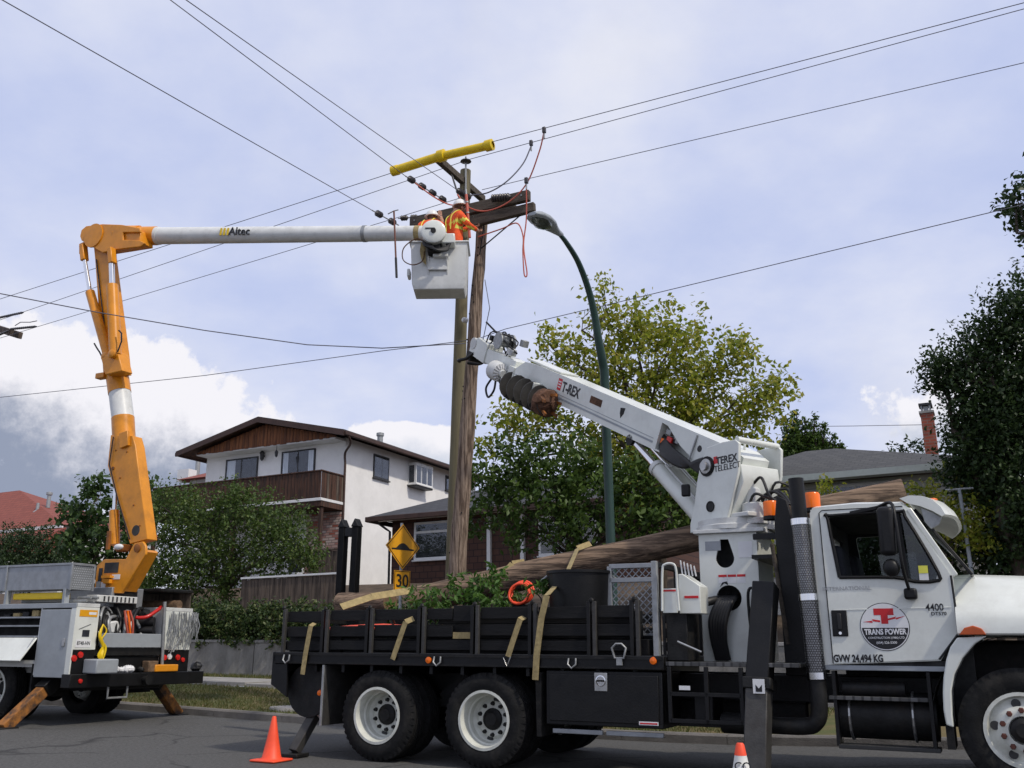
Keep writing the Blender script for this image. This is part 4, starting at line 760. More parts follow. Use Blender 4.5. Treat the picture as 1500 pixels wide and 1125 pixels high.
# ================================================================ CRANE (DIGGER DERRICK) TRUCK, street frame
T = thing('crane_truck', 'white digger crane truck with black stake bed and raised white boom', 'truck', MS)
def wheel(root, x, y, z, rt=.49, rr=.29, near=True, dish=.235, front=False, tw=.27, rim='rim_white'):
    """near=True: outer face towards -y at y; lathe runs inwards"""
    s = 1 if near else -1; ax = (0, s, 0); c = (x, y, z)
    pr = [(rr+.005, .02), (rr+.03, .0), (rr+.10, -.012), (rt-.055, .0), (rt-.02, .025)]
    for k in range(5):
        a = .035+(tw-.07)*k/5; b = .035+(tw-.07)*(k+1)/5; pr += [(rt, a+.008), (rt, b-.010), (rt-.018, b-.008), (rt-.018, b+.006)]
    pr += [(rt, tw-.03), (rt-.02, tw-.02), (rt-.055, tw), (rr+.10, tw+.012), (rr+.03, tw), (rr+.005, tw-.02)]
    mb = MB(); mb.lathe(c, ax, pr, 48)
    for k in range(44):
        a = 2*math.pi*k/44; d = Vector((math.cos(a), 0, math.sin(a))); o = Vector(c)
        mb.bar(o+d*(rt-.052)+Vector((0, s*.014, 0)), o+d*(rt-.006)+Vector((0, s*.034, 0)), .034, .020, (0, 1, 0))
    ty_ = mb.build('tyre', 'rubber', root, smooth=35)
    if front:
        pr = [(rr+.018, .012), (rr+.02, -.004), (rr-.01, -.006), (rr-.02, .035), (rr-.03, .045), (rr*.80, .038), (rr*.62, .0), (rr*.55, -.012), (rr*.40, -.012), (rr*.40, .05), (0, .05)]
    else:
        pr = [(rr+.018, .012), (rr+.02, -.004), (rr-.008, -.006), (rr-.022, .03), (rr-.03, dish*.55), (rr-.045, dish*.6), (rr-.05, dish*.9), (rr*.72, dish+.01), (rr*.60, dish-.015), (rr*.3, dish-.015), (0, dish)]
    rm = MB().lathe(c, ax, pr, 40).build('rim', rim, ty_, smooth=32)
    hr = rr*(.36 if front else .40); hy = -.055 if front else dish-.07
    MB().lathe(c, ax, [(0, hy), (hr*.55, hy), (hr*.62, hy+.012), (hr*.95, hy+.03), (hr, hy+.05), (hr, (.05 if front else dish)), (0, .06 if front else dish)], 24).build('hub', 'dark_steel', ty_, smooth=40)
    nb_ = MB(); br = rr*.56; by_ = -.012 if front else dish-.015
    for k in range(10):
        a = 2*math.pi*(k+.5)/10; nb_.lathe((c[0]+math.cos(a)*br, c[1]+s*by_, c[2]+math.sin(a)*br), (0, s, 0), [(0, -.035), (.018, -.035), (.02, -.005), (.026, .0), (.026, .006)], 6)
    nb_.build('wheel_nuts', 'dark_steel' if not front else 'nut_rust', ty_, smooth=30)['kind'] = 'stuff'
    hh = MB(); hrr = rr*.78
    for k in range(5 if front else 2):
        a = (2*math.pi*(k+.22)/5 + .2) if front else (math.pi*k-1.75); hh.lathe((c[0]+math.cos(a)*hrr*(.93 if not front else .97), c[1]+s*((dish-.001) if not front else .016), c[2]+math.sin(a)*hrr*(.93 if not front else .97)), (0, s, 0), [(0, -.004), (.038, -.004), (.038, .006)], 14)
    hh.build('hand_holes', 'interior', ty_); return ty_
ZW = .495
for x in (0.0, 1.37):
    wheel(T, x, .0, ZW); wheel(T, x, .33, ZW); wheel(T, x, 2.42, ZW, near=False); wheel(T, x, 2.09, ZW, near=False)
    MB().tube([(x, .3, ZW), (x, 2.1, ZW)], .09, 10).build('axle', 'dark_steel', T, smooth=60); MB().blob((x, 1.2, ZW), (.26, .24, .24), 12).build('differential', 'dark_steel', T, smooth=70)
zf_ = .10+.50
wheel(T, 6.53, .06, zf_, rt=.51, rr=.292, front=True); wheel(T, 6.53, 2.36, zf_, rt=.51, rr=.292, near=False, front=True)
MB().tube([(6.53, .3, zf_), (6.53, 2.1, zf_)], .07, 10).build('axle', 'dark_steel', T, smooth=60)
for y in (.78, 1.58): MB().box(-1.45, 7.7, y, y+.08, .74, 1.0).build('frame_rail', 'black_paint', T, bev=.008)
for x in (-.9, .69, 2.2, 3.3, 4.6, 5.6): MB().box(x, x+.1, .86, 1.58, .78, .97).build('cross_member', 'black_paint', T)
for y in (.70, 1.68):
    MB().bar((-.75, y, .62), (2.1, y, .62), .09, .10).build('leaf_spring', 'dark_steel', T, bev=.01); MB().bar((.5, y, .62), (.85, y, .86), .1, .24).build('spring_hanger', 'dark_steel', T)
MB().box(2.5, 4.6, .95, 1.5, .45, .74).build('gearbox', 'dark_steel', T, bev=.03); MB().tube([(1.5, 1.2, .58), (4.6, 1.2, .66)], .06, 10).build('drive_shaft', 'dark_steel', T, smooth=60); MB().box(5.0, 7.5, .9, 1.5, .55, 1.35).build('engine', 'dark_steel', T, bev=.04)
# ---- stake bed
zd = 1.176
MB().box(-1.50, 3.40, .03, 2.40, zd-.10, zd-.01).build('bed_floor', 'black_board', T)
sr_ = MB().box(-1.52, 3.40, -.02, .028, zd-.135, zd).build('side_rail', 'black_paint', T, bev=.006); MB().box(-1.52, 3.40, 2.402, 2.45, zd-.135, zd).build('side_rail', 'black_paint', T, bev=.006)
MB().box(-1.50, 3.38, -.034, -.021, zd-.035, zd-.012).build('rub_strip', 'dark_steel', sr_); MB().box(-1.50, 3.38, -.030, -.021, zd-.128, zd-.112).build('rub_strip', 'dark_steel', sr_)
for k in range(12): MB().box(-1.35+k*.4, -1.31+k*.4, .05, 2.38, zd-.22, zd-.10).build('bed_joist', 'black_paint', T)
MB().prism([(-1.53, -.02, zd), (-1.53, -.02, .80), (-1.53, .35, .62), (-1.53, 2.05, .62), (-1.53, 2.44, .80), (-1.53, 2.44, zd)], (.05, 0, 0)).build('tail_plate', 'black_paint', T, bev=.006)
MB().prism([(-1.52, -.021, zd-.14), (-1.52, -.021, .80), (-1.28, -.021, .66), (-1.30, -.021, zd-.14)], (0, .03, 0)).build('tail_gusset', 'black_paint', T)
for y, z in ((.12, .86), (2.3, .86)): MB().lathe((-1.535, y, z), (-1, 0, 0), [(0, .03), (.045, .028), (.05, 0)], 14).build('tail_lamp', 'red_lens', T, smooth=50)
st = [-1.42, -.79, -.153, .556, 1.245, 1.948, 2.627, 3.10]; ztop = [1.675, 1.66, 1.668, 1.68, 1.69, 1.70, 1.712, 1.72]
rows = [(1.20, 1.305), (1.352, 1.472), (1.532, 1.655)]
for side, yy in ((0, .0), (1, 2.38)):
    for i, x in enumerate(st):
        for dx in ((-.045, .0) if i == 0 else (-.052, .012)):
            if i == 0 and dx < 0: continue
            MB().box(x+dx, x+dx+.04, yy-.012 if side == 0 else yy+.0, yy+.03, zd-.10, ztop[i]+.01).build('stake', 'black_paint' if dx < 0 else 'leg_steel', T, bev=.004)
        MB().blob((x, yy, ztop[i]+.02), (.03, .02, .03), 6).build('stake_hook', 'dark_steel', T)
    for i in range(len(st)-1):
        x0, x1 = st[i]+.055, st[i+1]-.056
        for r_, (a, b) in enumerate(rows):
            dz = .004*i+random.uniform(-.006, .006)
            if side == 0 and i == 3 and r_ > 0:
                xm_ = x0+(x1-x0)*.57; MB().box(x0, xm_, .032, .06, a+dz+.0, b+dz).build('slat', 'black_board', T, bev=.004)
                if r_ == 2: MB().box(xm_+.01, x1, .034, .062, a+dz-.02, b+dz+.03).build('slat', 'black_board', T, bev=.004)
                else: MB().box(xm_+.01, x1, .034, .062, a+dz-.02, b+dz-.07).build('slat', 'strap', T)
                continue
            MB().box(x0, x1, yy+.032 if side == 0 else yy-.03, yy+.06 if side == 0 else yy-.002, a+dz, b+dz).build('slat', 'black_board', T, bev=.004)
for k in range(3): MB().box(-1.46, -1.43, .1+.0, 2.3, *rows[k]).build('tail_slat', 'black_board', T, bev=.004)
# strap shackles, D rings, marker lamps on the side rail
for x in (-1.30, .80, 2.42, ): 
    MB().tube([(x-.04, -.035, zd-.03), (x-.045, -.05, zd-.09), (x, -.055, zd-.13), (x+.045, -.05, zd-.09), (x+.04, -.035, zd-.03)], .010, 6).build('tie_ring', 'galvanised', T, smooth=60)
for px, py in ((628, 967), (957, 968)): c = PS(px, py, 1, -.025); MB().lathe((c.x, -.022, c.z), (0, -1, 0), [(.038, 0), (.034, .018), (0, .024)], 14).build('marker_lamp', 'beacon', T, smooth=50)
ca = PS(907, 955, 1, -.05); MB().tube([(ca.x-.05, -.05, ca.z-.06), (ca.x-.075, -.06, ca.z+.04), (ca.x-.03, -.06, ca.z+.08), (ca.x+.03, -.06, ca.z+.08), (ca.x+.075, -.06, ca.z+.04), (ca.x+.05, -.05, ca.z-.06), (ca.x-.05, -.05, ca.z-.06)], .012, 6).build('tow_shackle', 'galvanised', T, smooth=60)
MB().box(ca.x-.03, ca.x+.03, -.06, -.035, ca.z-.13, ca.z-.05).build('shackle_lug', 'galvanised', T)
# hose reel / winch drum under the bed at the rear, mudguard, rear outrigger
MB().lathe((-1.05, .10, .74), (0, 1, 0), [(0, .0), (.31, .0), (.31, .03), (.14, .04), (.14, .36), (.31, .37), (.31, .40), (0, .40)], 26).build('cable_reel', 'dark_steel', T, smooth=35)
for k in range(5): MB().tube([(-1.05+.2*math.cos(a), .17+k*.05, .74+.2*math.sin(a)) for a in np.linspace(0, 6.283, 25)], .024, 6, False).build('reel_hose', 'hose', T, smooth=60)
MB().box(-.745, -.725, -.02, .66, .36, 1.035).build('mud_flap', 'leg_steel', T, bev=.004); MB().box(-.765, -.74, -.035, .02, .36, 1.035).build('flap_edge', 'galvanised', T)
MB().prism([(2.0, .0, .36), (2.05, .0, .36), (2.05, .0, 1.0), (1.98, .0, 1.0)], (0, .62, 0)).build('mud_flap', 'rubber', T)
f0 = PS(431, 1100, 2, .07); t0 = Vector((-.92, .55, 1.0)); f0 = Vector((f0.x, f0.y, .06)); md_ = f0+(t0-f0)*.42
MB().bar(md_, t0, .15, .17, (1, 0, 0)).build('outrigger_sleeve', 'black_paint', T, bev=.01); MB().bar(f0, md_+(t0-f0)*.02, .105, .12, (1, 0, 0)).build('outrigger_leg', 'leg_steel', T, bev=.008)
MB().bar(md_-(t0-f0)*.01, md_+(t0-f0)*.10, .165, .185, (1, 0, 0)).build('warning_collar', 'decal_white', T, bev=.006)
for k in range(3): 
    c_ = md_+(t0-f0)*.045+Vector((.04-.04*k, -.10, .0)); MB().bar(c_+Vector((0, 0, -.05)), c_+Vector((.02, 0, .05)), .016, .012).build('warning_stripe', 'rust_orange', T)
MB().box(f0.x-.13, f0.x+.13, f0.y-.12, f0.y+.12, .005, .05).build('outrigger_foot', 'dark_steel', T, bev=.01)
c = PS(469, 1015, 1, .05); MB().lathe((c.x, .05, c.z), (0, -1, 0), [(.035, 0), (.03, .02), (0, .025)], 12).build('marker_lamp', 'beacon', T, smooth=50)
# ---- tool box with latch and badge
tb = MB().box(2.11, 3.375, -.005, .60, .485, 1.022).build('tool_box', 'black_paint', T, bev=.01)
MB().box(2.15, 3.335, -.022, -.0055, .525, .985).build('box_door', 'black_paint', tb, bev=.006)
c = PS(880, 999, 1, -.03); MB().box(c.x-.07, c.x+.07, -.032, -.0225, c.z-.09, c.z+.09).build('latch_plate', 'steel', tb, bev=.004); MB().lathe((c.x, -.033, c.z+.01), (0, -1, 0), [(.055, 0), (.055, .006), (.045, .008), (.042, .002), (0, .002)], 20).build('latch_handle', 'chrome', tb, smooth=40)
MB().box(c.x-.045, c.x+.045, -.044, -.034, c.z+.002, c.z+.02).build('latch_bar', 'dark_steel', tb)
c = PS(950, 1060, 1, -.03); MB().box(c.x-.10, c.x+.10, -.026, -.0225, c.z-.017, c.z+.017).build('maker_badge', 'decal_white', tb); MB().box(c.x-.09, c.x+.09, -.0285, -.0265, c.z-.008, c.z+.006).build('badge_strip', 'decal_red', tb)
MB().box(2.17, 2.72, .02, .06, .40, .445).build('step_bar', 'aluminium', T, bev=.006); MB().box(2.76, 3.36, .02, .06, .40, .445).build('step_bar', 'aluminium', T, bev=.006)
# ---- headboard with expanded-metal guard
hb_ = Vector((3.33, 0, 0))
for y in (.0, .78, 1.62, 2.38): MB().box(3.29, 3.35, y, y+.06, zd, 2.12).build('headboard_post', 'galvanised' if y == 0 else 'black_paint', T, bev=.005)
MB().box(3.295, 3.345, .06, 2.38, 2.06, 2.115).build('headboard_rail', 'black_paint', T, bev=.005)
g0_, g1_ = PS(893, 830, 1, .5), PS(945, 877, 1, .5)
gz1, gz0 = g0_.z, zd+.2; gx0, gx1 = g0_.x, g1_.x+.12
mg = MB()
for a, b in (((gx0, gz0), (gx0, gz1)), ((gx1, gz0), (gx1, gz1)), ((gx0, gz1), (gx1, gz1)), ((gx0, gz0), (gx1, gz0)), ((gx0, gz1-.15), (gx1, gz1-.15))): mg.bar((a[0], .5, a[1]), (b[0], .5, b[1]), .05, .05, (0, 1, 0))
gf = mg.build('mesh_guard_frame', 'aluminium', T, bev=.004)
ms = MB(); W_, H_ = gx1-gx0, gz1-gz0; st_ = .055; k = -H_
while k < W_:
    for sgn in (0, 1):
        p0 = [k, 0]; p1 = [k+H_, H_]
        if p0[0] < 0: p0 = [0, -k]
        if p1[0] > W_: p1 = [W_, W_-k]
        if p1[0] > p0[0]+.01:
            fx = (lambda u: gx1-u) if sgn else (lambda u: gx0+u); ms.bar((fx(p0[0]), .5+.012*sgn, gz0+p0[1]), (fx(p1[0]), .5+.012*sgn, gz0+p1[1]), .009, .009, (0, 1, 0))
    k += st_*1.4
ms.build('expanded_mesh', 'aluminium', gf)
# control station
c0 = PS(972, 898, 1, .02); c1 = PS(992, 862, 1, .02)
MB().box(c0.x, c1.x, .0, .02, c0.z, c1.z).build('control_panel', 'white_paint', T, bev=.004); MB().box(c0.x+.01, c1.x-.01, -.003, -.0005, c1.z-.03, c1.z-.012).build('panel_stripe', 'decal_red', T)
c2 = PS(996, 899, 1, .1); c3 = PS(1026, 858, 1, .1)
MB().prism([(c2.x, .08, c2.z), (c3.x, .08, c2.z), (c3.x, .08, c3.z), (c2.x+.05, .08, c3.z+.12), (c2.x, .08, c3.z+.12)], (0, .3, 0)).build('control_console', 'white_paint', T, bev=.008)
MB().box(c2.x+.06, c3.x-.02, .075, .0795, c2.z+.15, c2.z+.175).build('warning_label', 'decal_red', T)
for k in range(5): MB().tube([(c2.x+.03+k*.035, .15, c3.z+.10), (c2.x+.02+k*.035, .12, c3.z+.26-.015*k)], .008, 6).build('control_lever', 'decal_white', T)
pa, pb_, pc_, pd = PS(970, 895, 1, -.03), PS(970, 830, 1, -.03), PS(990, 826, 1, -.03), PS(992, 860, 1, -.03)
MB().tube(bez([(pa.x, -.03, pa.z), (pb_.x, -.03, pb_.z-.05), (pb_.x+.03, -.03, pb_.z+.02), (pc_.x-.03, -.03, pc_.z), (pc_.x, -.03, pc_.z-.06), (pd.x, -.03, pd.z), (pd.x+.01, -.03, c0.z+.02)], 5), .013, 7).build('grab_rail', 'white_paint', T, smooth=60)
MB().box(3.40, 3.62, .10, .55, 1.13, 1.62).build('valve_cabinet', 'dark_steel', T, bev=.01)
# ---- walkway and step frame
MB().box(3.42, 4.72, -.02, .62, 1.085, 1.125).build('walkway', 'tread_plate', T, bev=.004)
fr_ = MB()
for x in (3.45, 3.82, 4.16): fr_.bar((x, .0, .55), (x, .0, 1.08), .04, .04)
for z in (.57, .82): fr_.bar((3.45, .0, z), (4.16, .0, z), .04, .04)
fr_.build('step_frame', 'black_paint', T, bev=.004); MB().box(3.45, 4.2, .3, .6, .5, .56).build('step_tread', 'dark_steel', T); MB().box(3.63, 3.82, .2, .6, .57, .80).build('battery_box', 'black_paint', T, bev=.01)
MB().box(3.55, 3.66, -.022, -.0205, .86, .90).build('data_plate', 'decal_white', T)
ht = PS(1012, 952, 1, .1); MB().tube([(ht.x-.12, .05, ht.z+.08), (ht.x+.12, .05, ht.z-.02)], .012, 6).build('lever', 'steel', T)
# ---- mid outrigger: sleeve up beside the pedestal, square leg to a foot pad
op = lambda px, py, y: PS(px, py, 1, y)
s0 = op(1120, 885, .25); s1 = op(1112, 1003, .05); l1 = op(1110, 1135, -.12); l1.z = max(.07, l1.z)
dl = (s1-s0).normalized(); gnd = Vector((s1.x+(l1.x-s1.x)*1.02, -.16, zroad(4.3)+.05))
MB().bar(s0-dl*.2, s1, .24, .22, (1, 0, 0)).build('outrigger_sleeve', 'black_paint', T, bev=.012); MB().bar(s1-dl*.06, s1+dl*.0+Vector((0, 0, -.05)), .29, .27, (1, 0, 0)).build('sleeve_collar', 'dark_steel', T, bev=.012)
MB().bar(gnd, s1, .235, .21, (1, 0, 0)).build('outrigger_leg', 'leg_steel', T, bev=.012); MB().box(gnd.x-.18, gnd.x+.18, gnd.y-.16, gnd.y+.16, zroad(4.3)+.004, zroad(4.3)+.05).build('outrigger_foot', 'dark_steel', T, bev=.01)
lb_ = op(1112, 1006, -.10); lab = MB().box(lb_.x-.055, lb_.x+.055, -.115, -.110, lb_.z-.06, lb_.z+.07).build('pinch_label', 'decal_white', T)
MB().prism([(lb_.x-.03, -.117, lb_.z-.045), (lb_.x+.03, -.117, lb_.z-.045), (lb_.x+.03, -.117, lb_.z+.02), (lb_.x, -.117, lb_.z-.015), (lb_.x-.03, -.117, lb_.z+.02)], (0, .0015, 0)).build('pictogram', 'decal_black', lab)
# ---- pedestal with teardrop slot and round opening
px0, px1, py0, py1, pz0, pz1 = 3.585, 4.215, .80, 1.58, 1.12, 2.46
pd_ = MB().box(px0, px1, py0, py0+.03, pz0, pz1).build('pedestal_face', 'white_paint', T)
hc = PS(1068, 876, 1, py0); hs_ = PS(1062, 818, 1, py0); ht_ = PS(1062, 790, 1, py0)
cir = lambda cx, cz, r, n=20, a0=0, a1=360: [(cx+r*math.cos(R(a0+(a1-a0)*k/n)), py0-.1, cz+r*math.sin(R(a0+(a1-a0)*k/n))) for k in range(n+(a1-a0 != 360))]
cut(pd_, MB().prism(cir(hc.x, hc.z, .135), (0, .3, 0)), MB().prism(cir(hs_.x, hs_.z, .10, 14, -200, 20)+[(hs_.x+.045, py0-.1, ht_.z), (hs_.x-.045, py0-.1, ht_.z)], (0, .3, 0)))
MB().box(px0, px0+.03, py0+.03, py1, pz0, pz1).build('pedestal_side', 'white_paint', T); MB().box(px1-.03, px1, py0+.03, py1, pz0, pz1).build('pedestal_side', 'white_paint', T); MB().box(px0+.03, px1-.03, py1-.03, py1, pz0, pz1).build('pedestal_back', 'dark_steel', T)
MB().box(px0+.10, px1-.10, 1.1, 1.3, pz0, pz1).build('pedestal_core', 'interior', T)
MB().box(px0-.05, px1+.09, py0-.05, py1+.05, pz1+.003, pz1+.045).build('pedestal_cap', 'white_worn', T, bev=.006)
for (a, b, w_, h_, m_) in ((px0+.07, 2.33, .17, .10, 'aluminium'), (px1-.20, 2.28, .15, .17, 'decal_white')): MB().box(a, a+w_, py0-.004, py0-.0005, b-h_/2, b+h_/2).build('data_plate', m_, T)
for k in range(3): MB().box(px0+.20+k*.10, px0+.29+k*.10, py0-.004, py0-.0005, 1.995, 2.02).build('warning_label', 'decal_red', T); MB().box(px0+.20+k*.10, px0+.29+k*.10, py0-.003, py0-.0004, 1.93, 1.99).build('label_text', 'decal_white', T)
MB().prism([(px0+.21, py0-.0045, 1.89), (px0+.24, py0-.0045, 1.94), (px0+.29, py0-.0045, 1.95), (px0+.30, py0-.0045, 1.91), (px0+.26, py0-.0045, 1.93)], (0, .002, 0)).build('pictogram', 'decal_black', T)
# hoses out of the round opening
hsb = MB(); random.seed(3)
for k in range(6):
    dx = -.08+k*.03; hsb.tube(bez([(hc.x+dx*.8, py0+.15, hc.z+.02), (hc.x+dx*.9-.01, py0-.10, hc.z-.04), (hc.x-.08+dx, py0-.16, hc.z-.22), (hc.x-.10+dx*.8, py0-.12, hc.z-.42), (hc.x-.08+dx*.7, py0-.05, 1.14)], 7), .032, 8)
hsb.tube(bez([(hc.x-.06, py0+.1, hc.z), (hc.x-.2, py0-.16, hc.z-.05), (hc.x-.36, py0-.2, hc.z-.18), (hc.x-.42, py0-.2, hc.z-.45), (hc.x-.36, py0-.1, 1.15)], 7), .045, 8)
hsb.build('hydraulic_hoses', 'hose', T, smooth=60)
MB().tube(bez([(px1+.0, .72, 1.85), (px1-.09, .7, 1.85), (px1-.10, .7, 1.6), (px1-.06, .68, 1.14)], 6), .016, 7).build('grab_rail', 'black_paint', T, smooth=60)
MB().tube([(4.52, .55, 1.3), (4.43, .52, 2.30)], .022, 8).build('shovel_handle', 'arm_wood', T, smooth=60)
# ---- boom rest and beacons behind the cab
for y in (.55, 1.85): MB().prism([(4.48, y, 1.0), (4.70, y, 1.0), (4.66, y, 2.45), (4.60, y, 2.75), (4.50, y, 2.80), (4.46, y, 2.5)], (0, .09, 0)).build('boom_rest_post', 'black_paint', T, bev=.008)
MB().box(4.45, 4.6, .64, 1.85, 2.34, 2.44).build('boom_rest_beam', 'black_paint', T, bev=.01); MB().box(4.22, 4.46, .60, .66, 2.36, 2.42).build('bracket', 'black_paint', T); MB().box(4.2, 4.62, .58, 1.9, 2.16, 2.2).build('bracket', 'black_paint', T)
def beacon(px, py, y):
    c = PS(px, py, 1, y); MB().lathe((c.x, y, c.z), (0, 0, 1), [(.085, -.12), (.085, -.085), (.075, -.08)], 16).build('beacon_base', 'black_paint', T, smooth=40); MB().lathe((c.x, y, c.z), (0, 0, 1), [(.078, -.08), (.078, .06), (.068, .078), (0, .08)], 18).build('beacon', 'beacon', T, smooth=40)
beacon(1129, 745, .75); beacon(1190, 733, .55)
# ---- exhaust stack
ex = PS(1183, 870, 1, .12); xt, xb = PS(1172, 760, 1, .12), PS(1197, 995, 1, .12)
MB().tube([(xb.x, .12, xb.z), (xt.x, .12, xt.z)], .088, 20).build('heat_shield', 'perforated', T, smooth=60)
MB().tube([(xt.x-.0, .12, xt.z-.05), (xt.x-.015, .12, xt.z+.40)], .075, 16).build('exhaust_pipe', 'black_paint', T, smooth=60)
MB().tube(bez([(xb.x, .12, xb.z+.02), (xb.x, .12, .72), (xb.x-.04, .13, .60), (xb.x-.16, .16, .555), (xb.x-.55, .2, .55)], 5), .078, 14).build('exhaust_elbow', 'dark_steel', T, smooth=60); MB().tube([(xb.x-.5, .2, .55), (3.9, .3, .55)], .10, 14).build('silencer', 'dark_steel', T, smooth=60)
for f in (.02, .5, .98): c_ = Vector((xb.x, .12, xb.z)).lerp(Vector((xt.x, .12, xt.z)), f); MB().lathe(c_, (xt.x-xb.x, 0, xt.z-xb.z), [(.088, -.03), (.094, -.03), (.094, .03), (.088, .03)], 20).build('shield_band', 'chrome', T, smooth=40)
# ---- cab
yc0, yc1 = .15, 2.27
def pc(px, py, y=yc0): v = PS(px, py, 1, y); return (v.x, v.z)
side = [pc(1206, 974), pc(1186, 752), (pc(1186, 752)[0]+.03, pc(1190, 744)[1]), pc(1250, 738), pc(1318, 737), pc(1332, 744), pc(1396, 843), pc(1403, 925), pc(1378, 968)]
win = [pc(1230, 846), pc(1213, 760), (pc(1216, 756)), pc(1316, 750), pc(1326, 757), pc(1374, 838), pc(1371, 851), pc(1340, 852), pc(1310, 846)]
door = [pc(1221, 972), pc(1200, 752), pc(1204, 748), pc(1322, 742), pc(1395, 846), pc(1402, 928), pc(1375, 966)]
def V3(l, y): return [(a, y, b) for a, b in l]
for nm, ya_, th in (('cab_side', yc0, .05), ('cab_side', yc1-.05, .05)):
    o = MB().prism(V3(side, ya_), (0, th, 0)).build(nm, 'white_paint', T); cut(o, MB().prism(V3(win, ya_-.1), (0, .3, 0)))
dr = MB().prism(V3(door, yc0-.014), (0, .0135, 0)).build('cab_door', 'white_paint', T); cut(dr, MB().prism(V3(win, yc0-.1), (0, .3, 0)))
wt = MB(); wl_ = V3(win, yc0-.016); wt.tube(bez(wl_+[wl_[0]], 3), .018, 6); wt.build('window_seal', 'black_paint', dr, smooth=60)
MB().prism(V3([pc(1317, 753), pc(1326, 757), pc(1374, 838), pc(1371, 851), pc(1340, 852), pc(1331, 850)], yc0+.02), (0, .004, 0)).build('window_glass', 'glass', dr); MB().prism(V3(win, yc1-.03), (0, .004, 0)).build('window_glass', 'glass', T)
v0, v1 = pc(1314, 752), pc(1330, 850); MB().bar((v0[0], yc0-.002, v0[1]), (v1[0], yc0-.002, v1[1]), .03, .03, (0, 1, 0)).build('window_post', 'black_paint', dr)
c = pc(1354, 840); MB().box(c[0]-.045, c[0]+.035, yc0-.0215, yc0-.018, c[1]-.09, c[1]+.07).build('permit_sticker', 'decal_white', dr); MB().box(c[0]-.045, c[0]+.035, yc0-.024, yc0-.022, c[1]+.0, c[1]+.07).build('sticker_head', 'hivis_stripe', dr)
# rear wall, roof, floor, cowl, dash, seats
rx = side[1][0]; rb = side[0][0]; zt_ = side[3][1]
o = MB().prism([(rb, yc0+.05, side[0][1]), (rb+.05, yc0+.05, side[0][1]), (rx+.05, yc0+.05, zt_-.03), (rx, yc0+.05, zt_-.03)], (0, yc1-yc0-.1, 0)).build('cab_back', 'white_paint', T)
cut(o, MB().box(rx-.3, rx+.3, .75, 1.70, 1.95, 2.40))
ns = 9; rv = []; rp = [(side[1][0], side[1][1]), side[2], side[3], side[4], side[5]]
for k in range(ns+1):
    f = k/ns; y = yc0+(yc1-yc0)*f; bul = .07*(1-(2*f-1)**4)
    rv += [(a, y, b+bul*(.2 if i in (0, 4) else 1)) for i, (a, b) in enumerate(rp)]
MB().add(rv, [(k*5+i, k*5+i+1, k*5+i+6, k*5+i+5) for k in range(ns) for i in range(4)]).build('cab_roof', 'white_paint', T, smooth=50)
MB().box(rb+.05, 6.05, yc0+.05, yc1-.05, 1.10, 1.16).build('cab_floor', 'interior', T); MB().box(5.85, 6.1, yc0+.05, yc1-.05, 1.16, 1.86).build('dashboard', 'interior', T, bev=.04)
for y in (.4, 1.55): MB().box(5.08, 5.5, y, y+.5, 1.2, 1.6).build('seat', 'dark_cloth', T, bev=.05); MB().prism([(5.05, y, 1.55), (5.2, y, 1.55), (5.12, y, 2.25), (5.0, y, 2.25)], (0, .5, 0)).build('seat_back', 'dark_cloth', T, bev=.04)
MB().tube([(5.72+.1*math.cos(a), 1.75+.2*math.sin(a), 1.95+.14*math.cos(a)) for a in np.linspace(0, 6.283, 19)], .016, 6, False).build('steering_wheel', 'hose', T, smooth=60)
o = MB().prism(V3([(a+.0, b-.02) for a, b in side], yc1-.066), (0, .012, 0)).build('cab_lining', 'interior', T); cut(o, MB().prism(V3(win, yc1-.2), (0, .4, 0)))
o = MB().box(rx+.075, rx+.085, yc0+.06, yc1-.07, 1.17, zt_-.05).build('cab_lining', 'interior', T); cut(o, MB().box(rx-.3, rx+.4, .75, 1.70, 1.95, 2.40))
MB().box(rx+.09, side[4][0]-.02, yc0+.06, yc1-.07, zt_-.075, zt_-.06).build('roof_lining', 'interior', T)
# windscreen, A pillars
w0, w1 = side[5], pc(1417, 838); wt0 = (side[5][0]+.02, side[5][1]-.005)
MB().prism([(wt0[0], yc0+.12, wt0[1]), (w1[0]+.02, yc0+.06, w1[1]-.02), (w1[0]+.02, yc1-.06, w1[1]-.02), (wt0[0], yc1-.12, wt0[1])], (.006, 0, .006)).build('windscreen', 'glass', T)
for y, yb2 in ((yc0+.03, yc0+.0), (yc1-.03, yc1-.0)): MB().bar((wt0[0]-.03, y, wt0[1]), (side[6][0]+.02, yb2+(.05 if y < 1 else -.05), side[6][1]+.0), .05, .09, (0, 1, 0)).build('windscreen_pillar', 'white_paint', T, bev=.01)
MB().tube([(wt0[0]+.02, yc0+.10, wt0[1]), (w1[0]+.03, yc0+.05, w1[1]-.01), (w1[0]+.03, yc1-.05, w1[1]-.01), (wt0[0]+.02, yc1-.10, wt0[1])], .016, 6).build('screen_seal', 'black_paint', T)
MB().prism([(side[6][0]-.02, yc0+.3, side[6][1]), (w1[0]+.06, yc0+.3, w1[1]-.02), (w1[0]+.06, yc0+.3, w1[1]-.2), (side[6][0]-.02, yc0+.3, side[6][1]-.2)], (0, yc1-yc0-.6, 0)).build('cowl', 'white_paint', T, bev=.01)
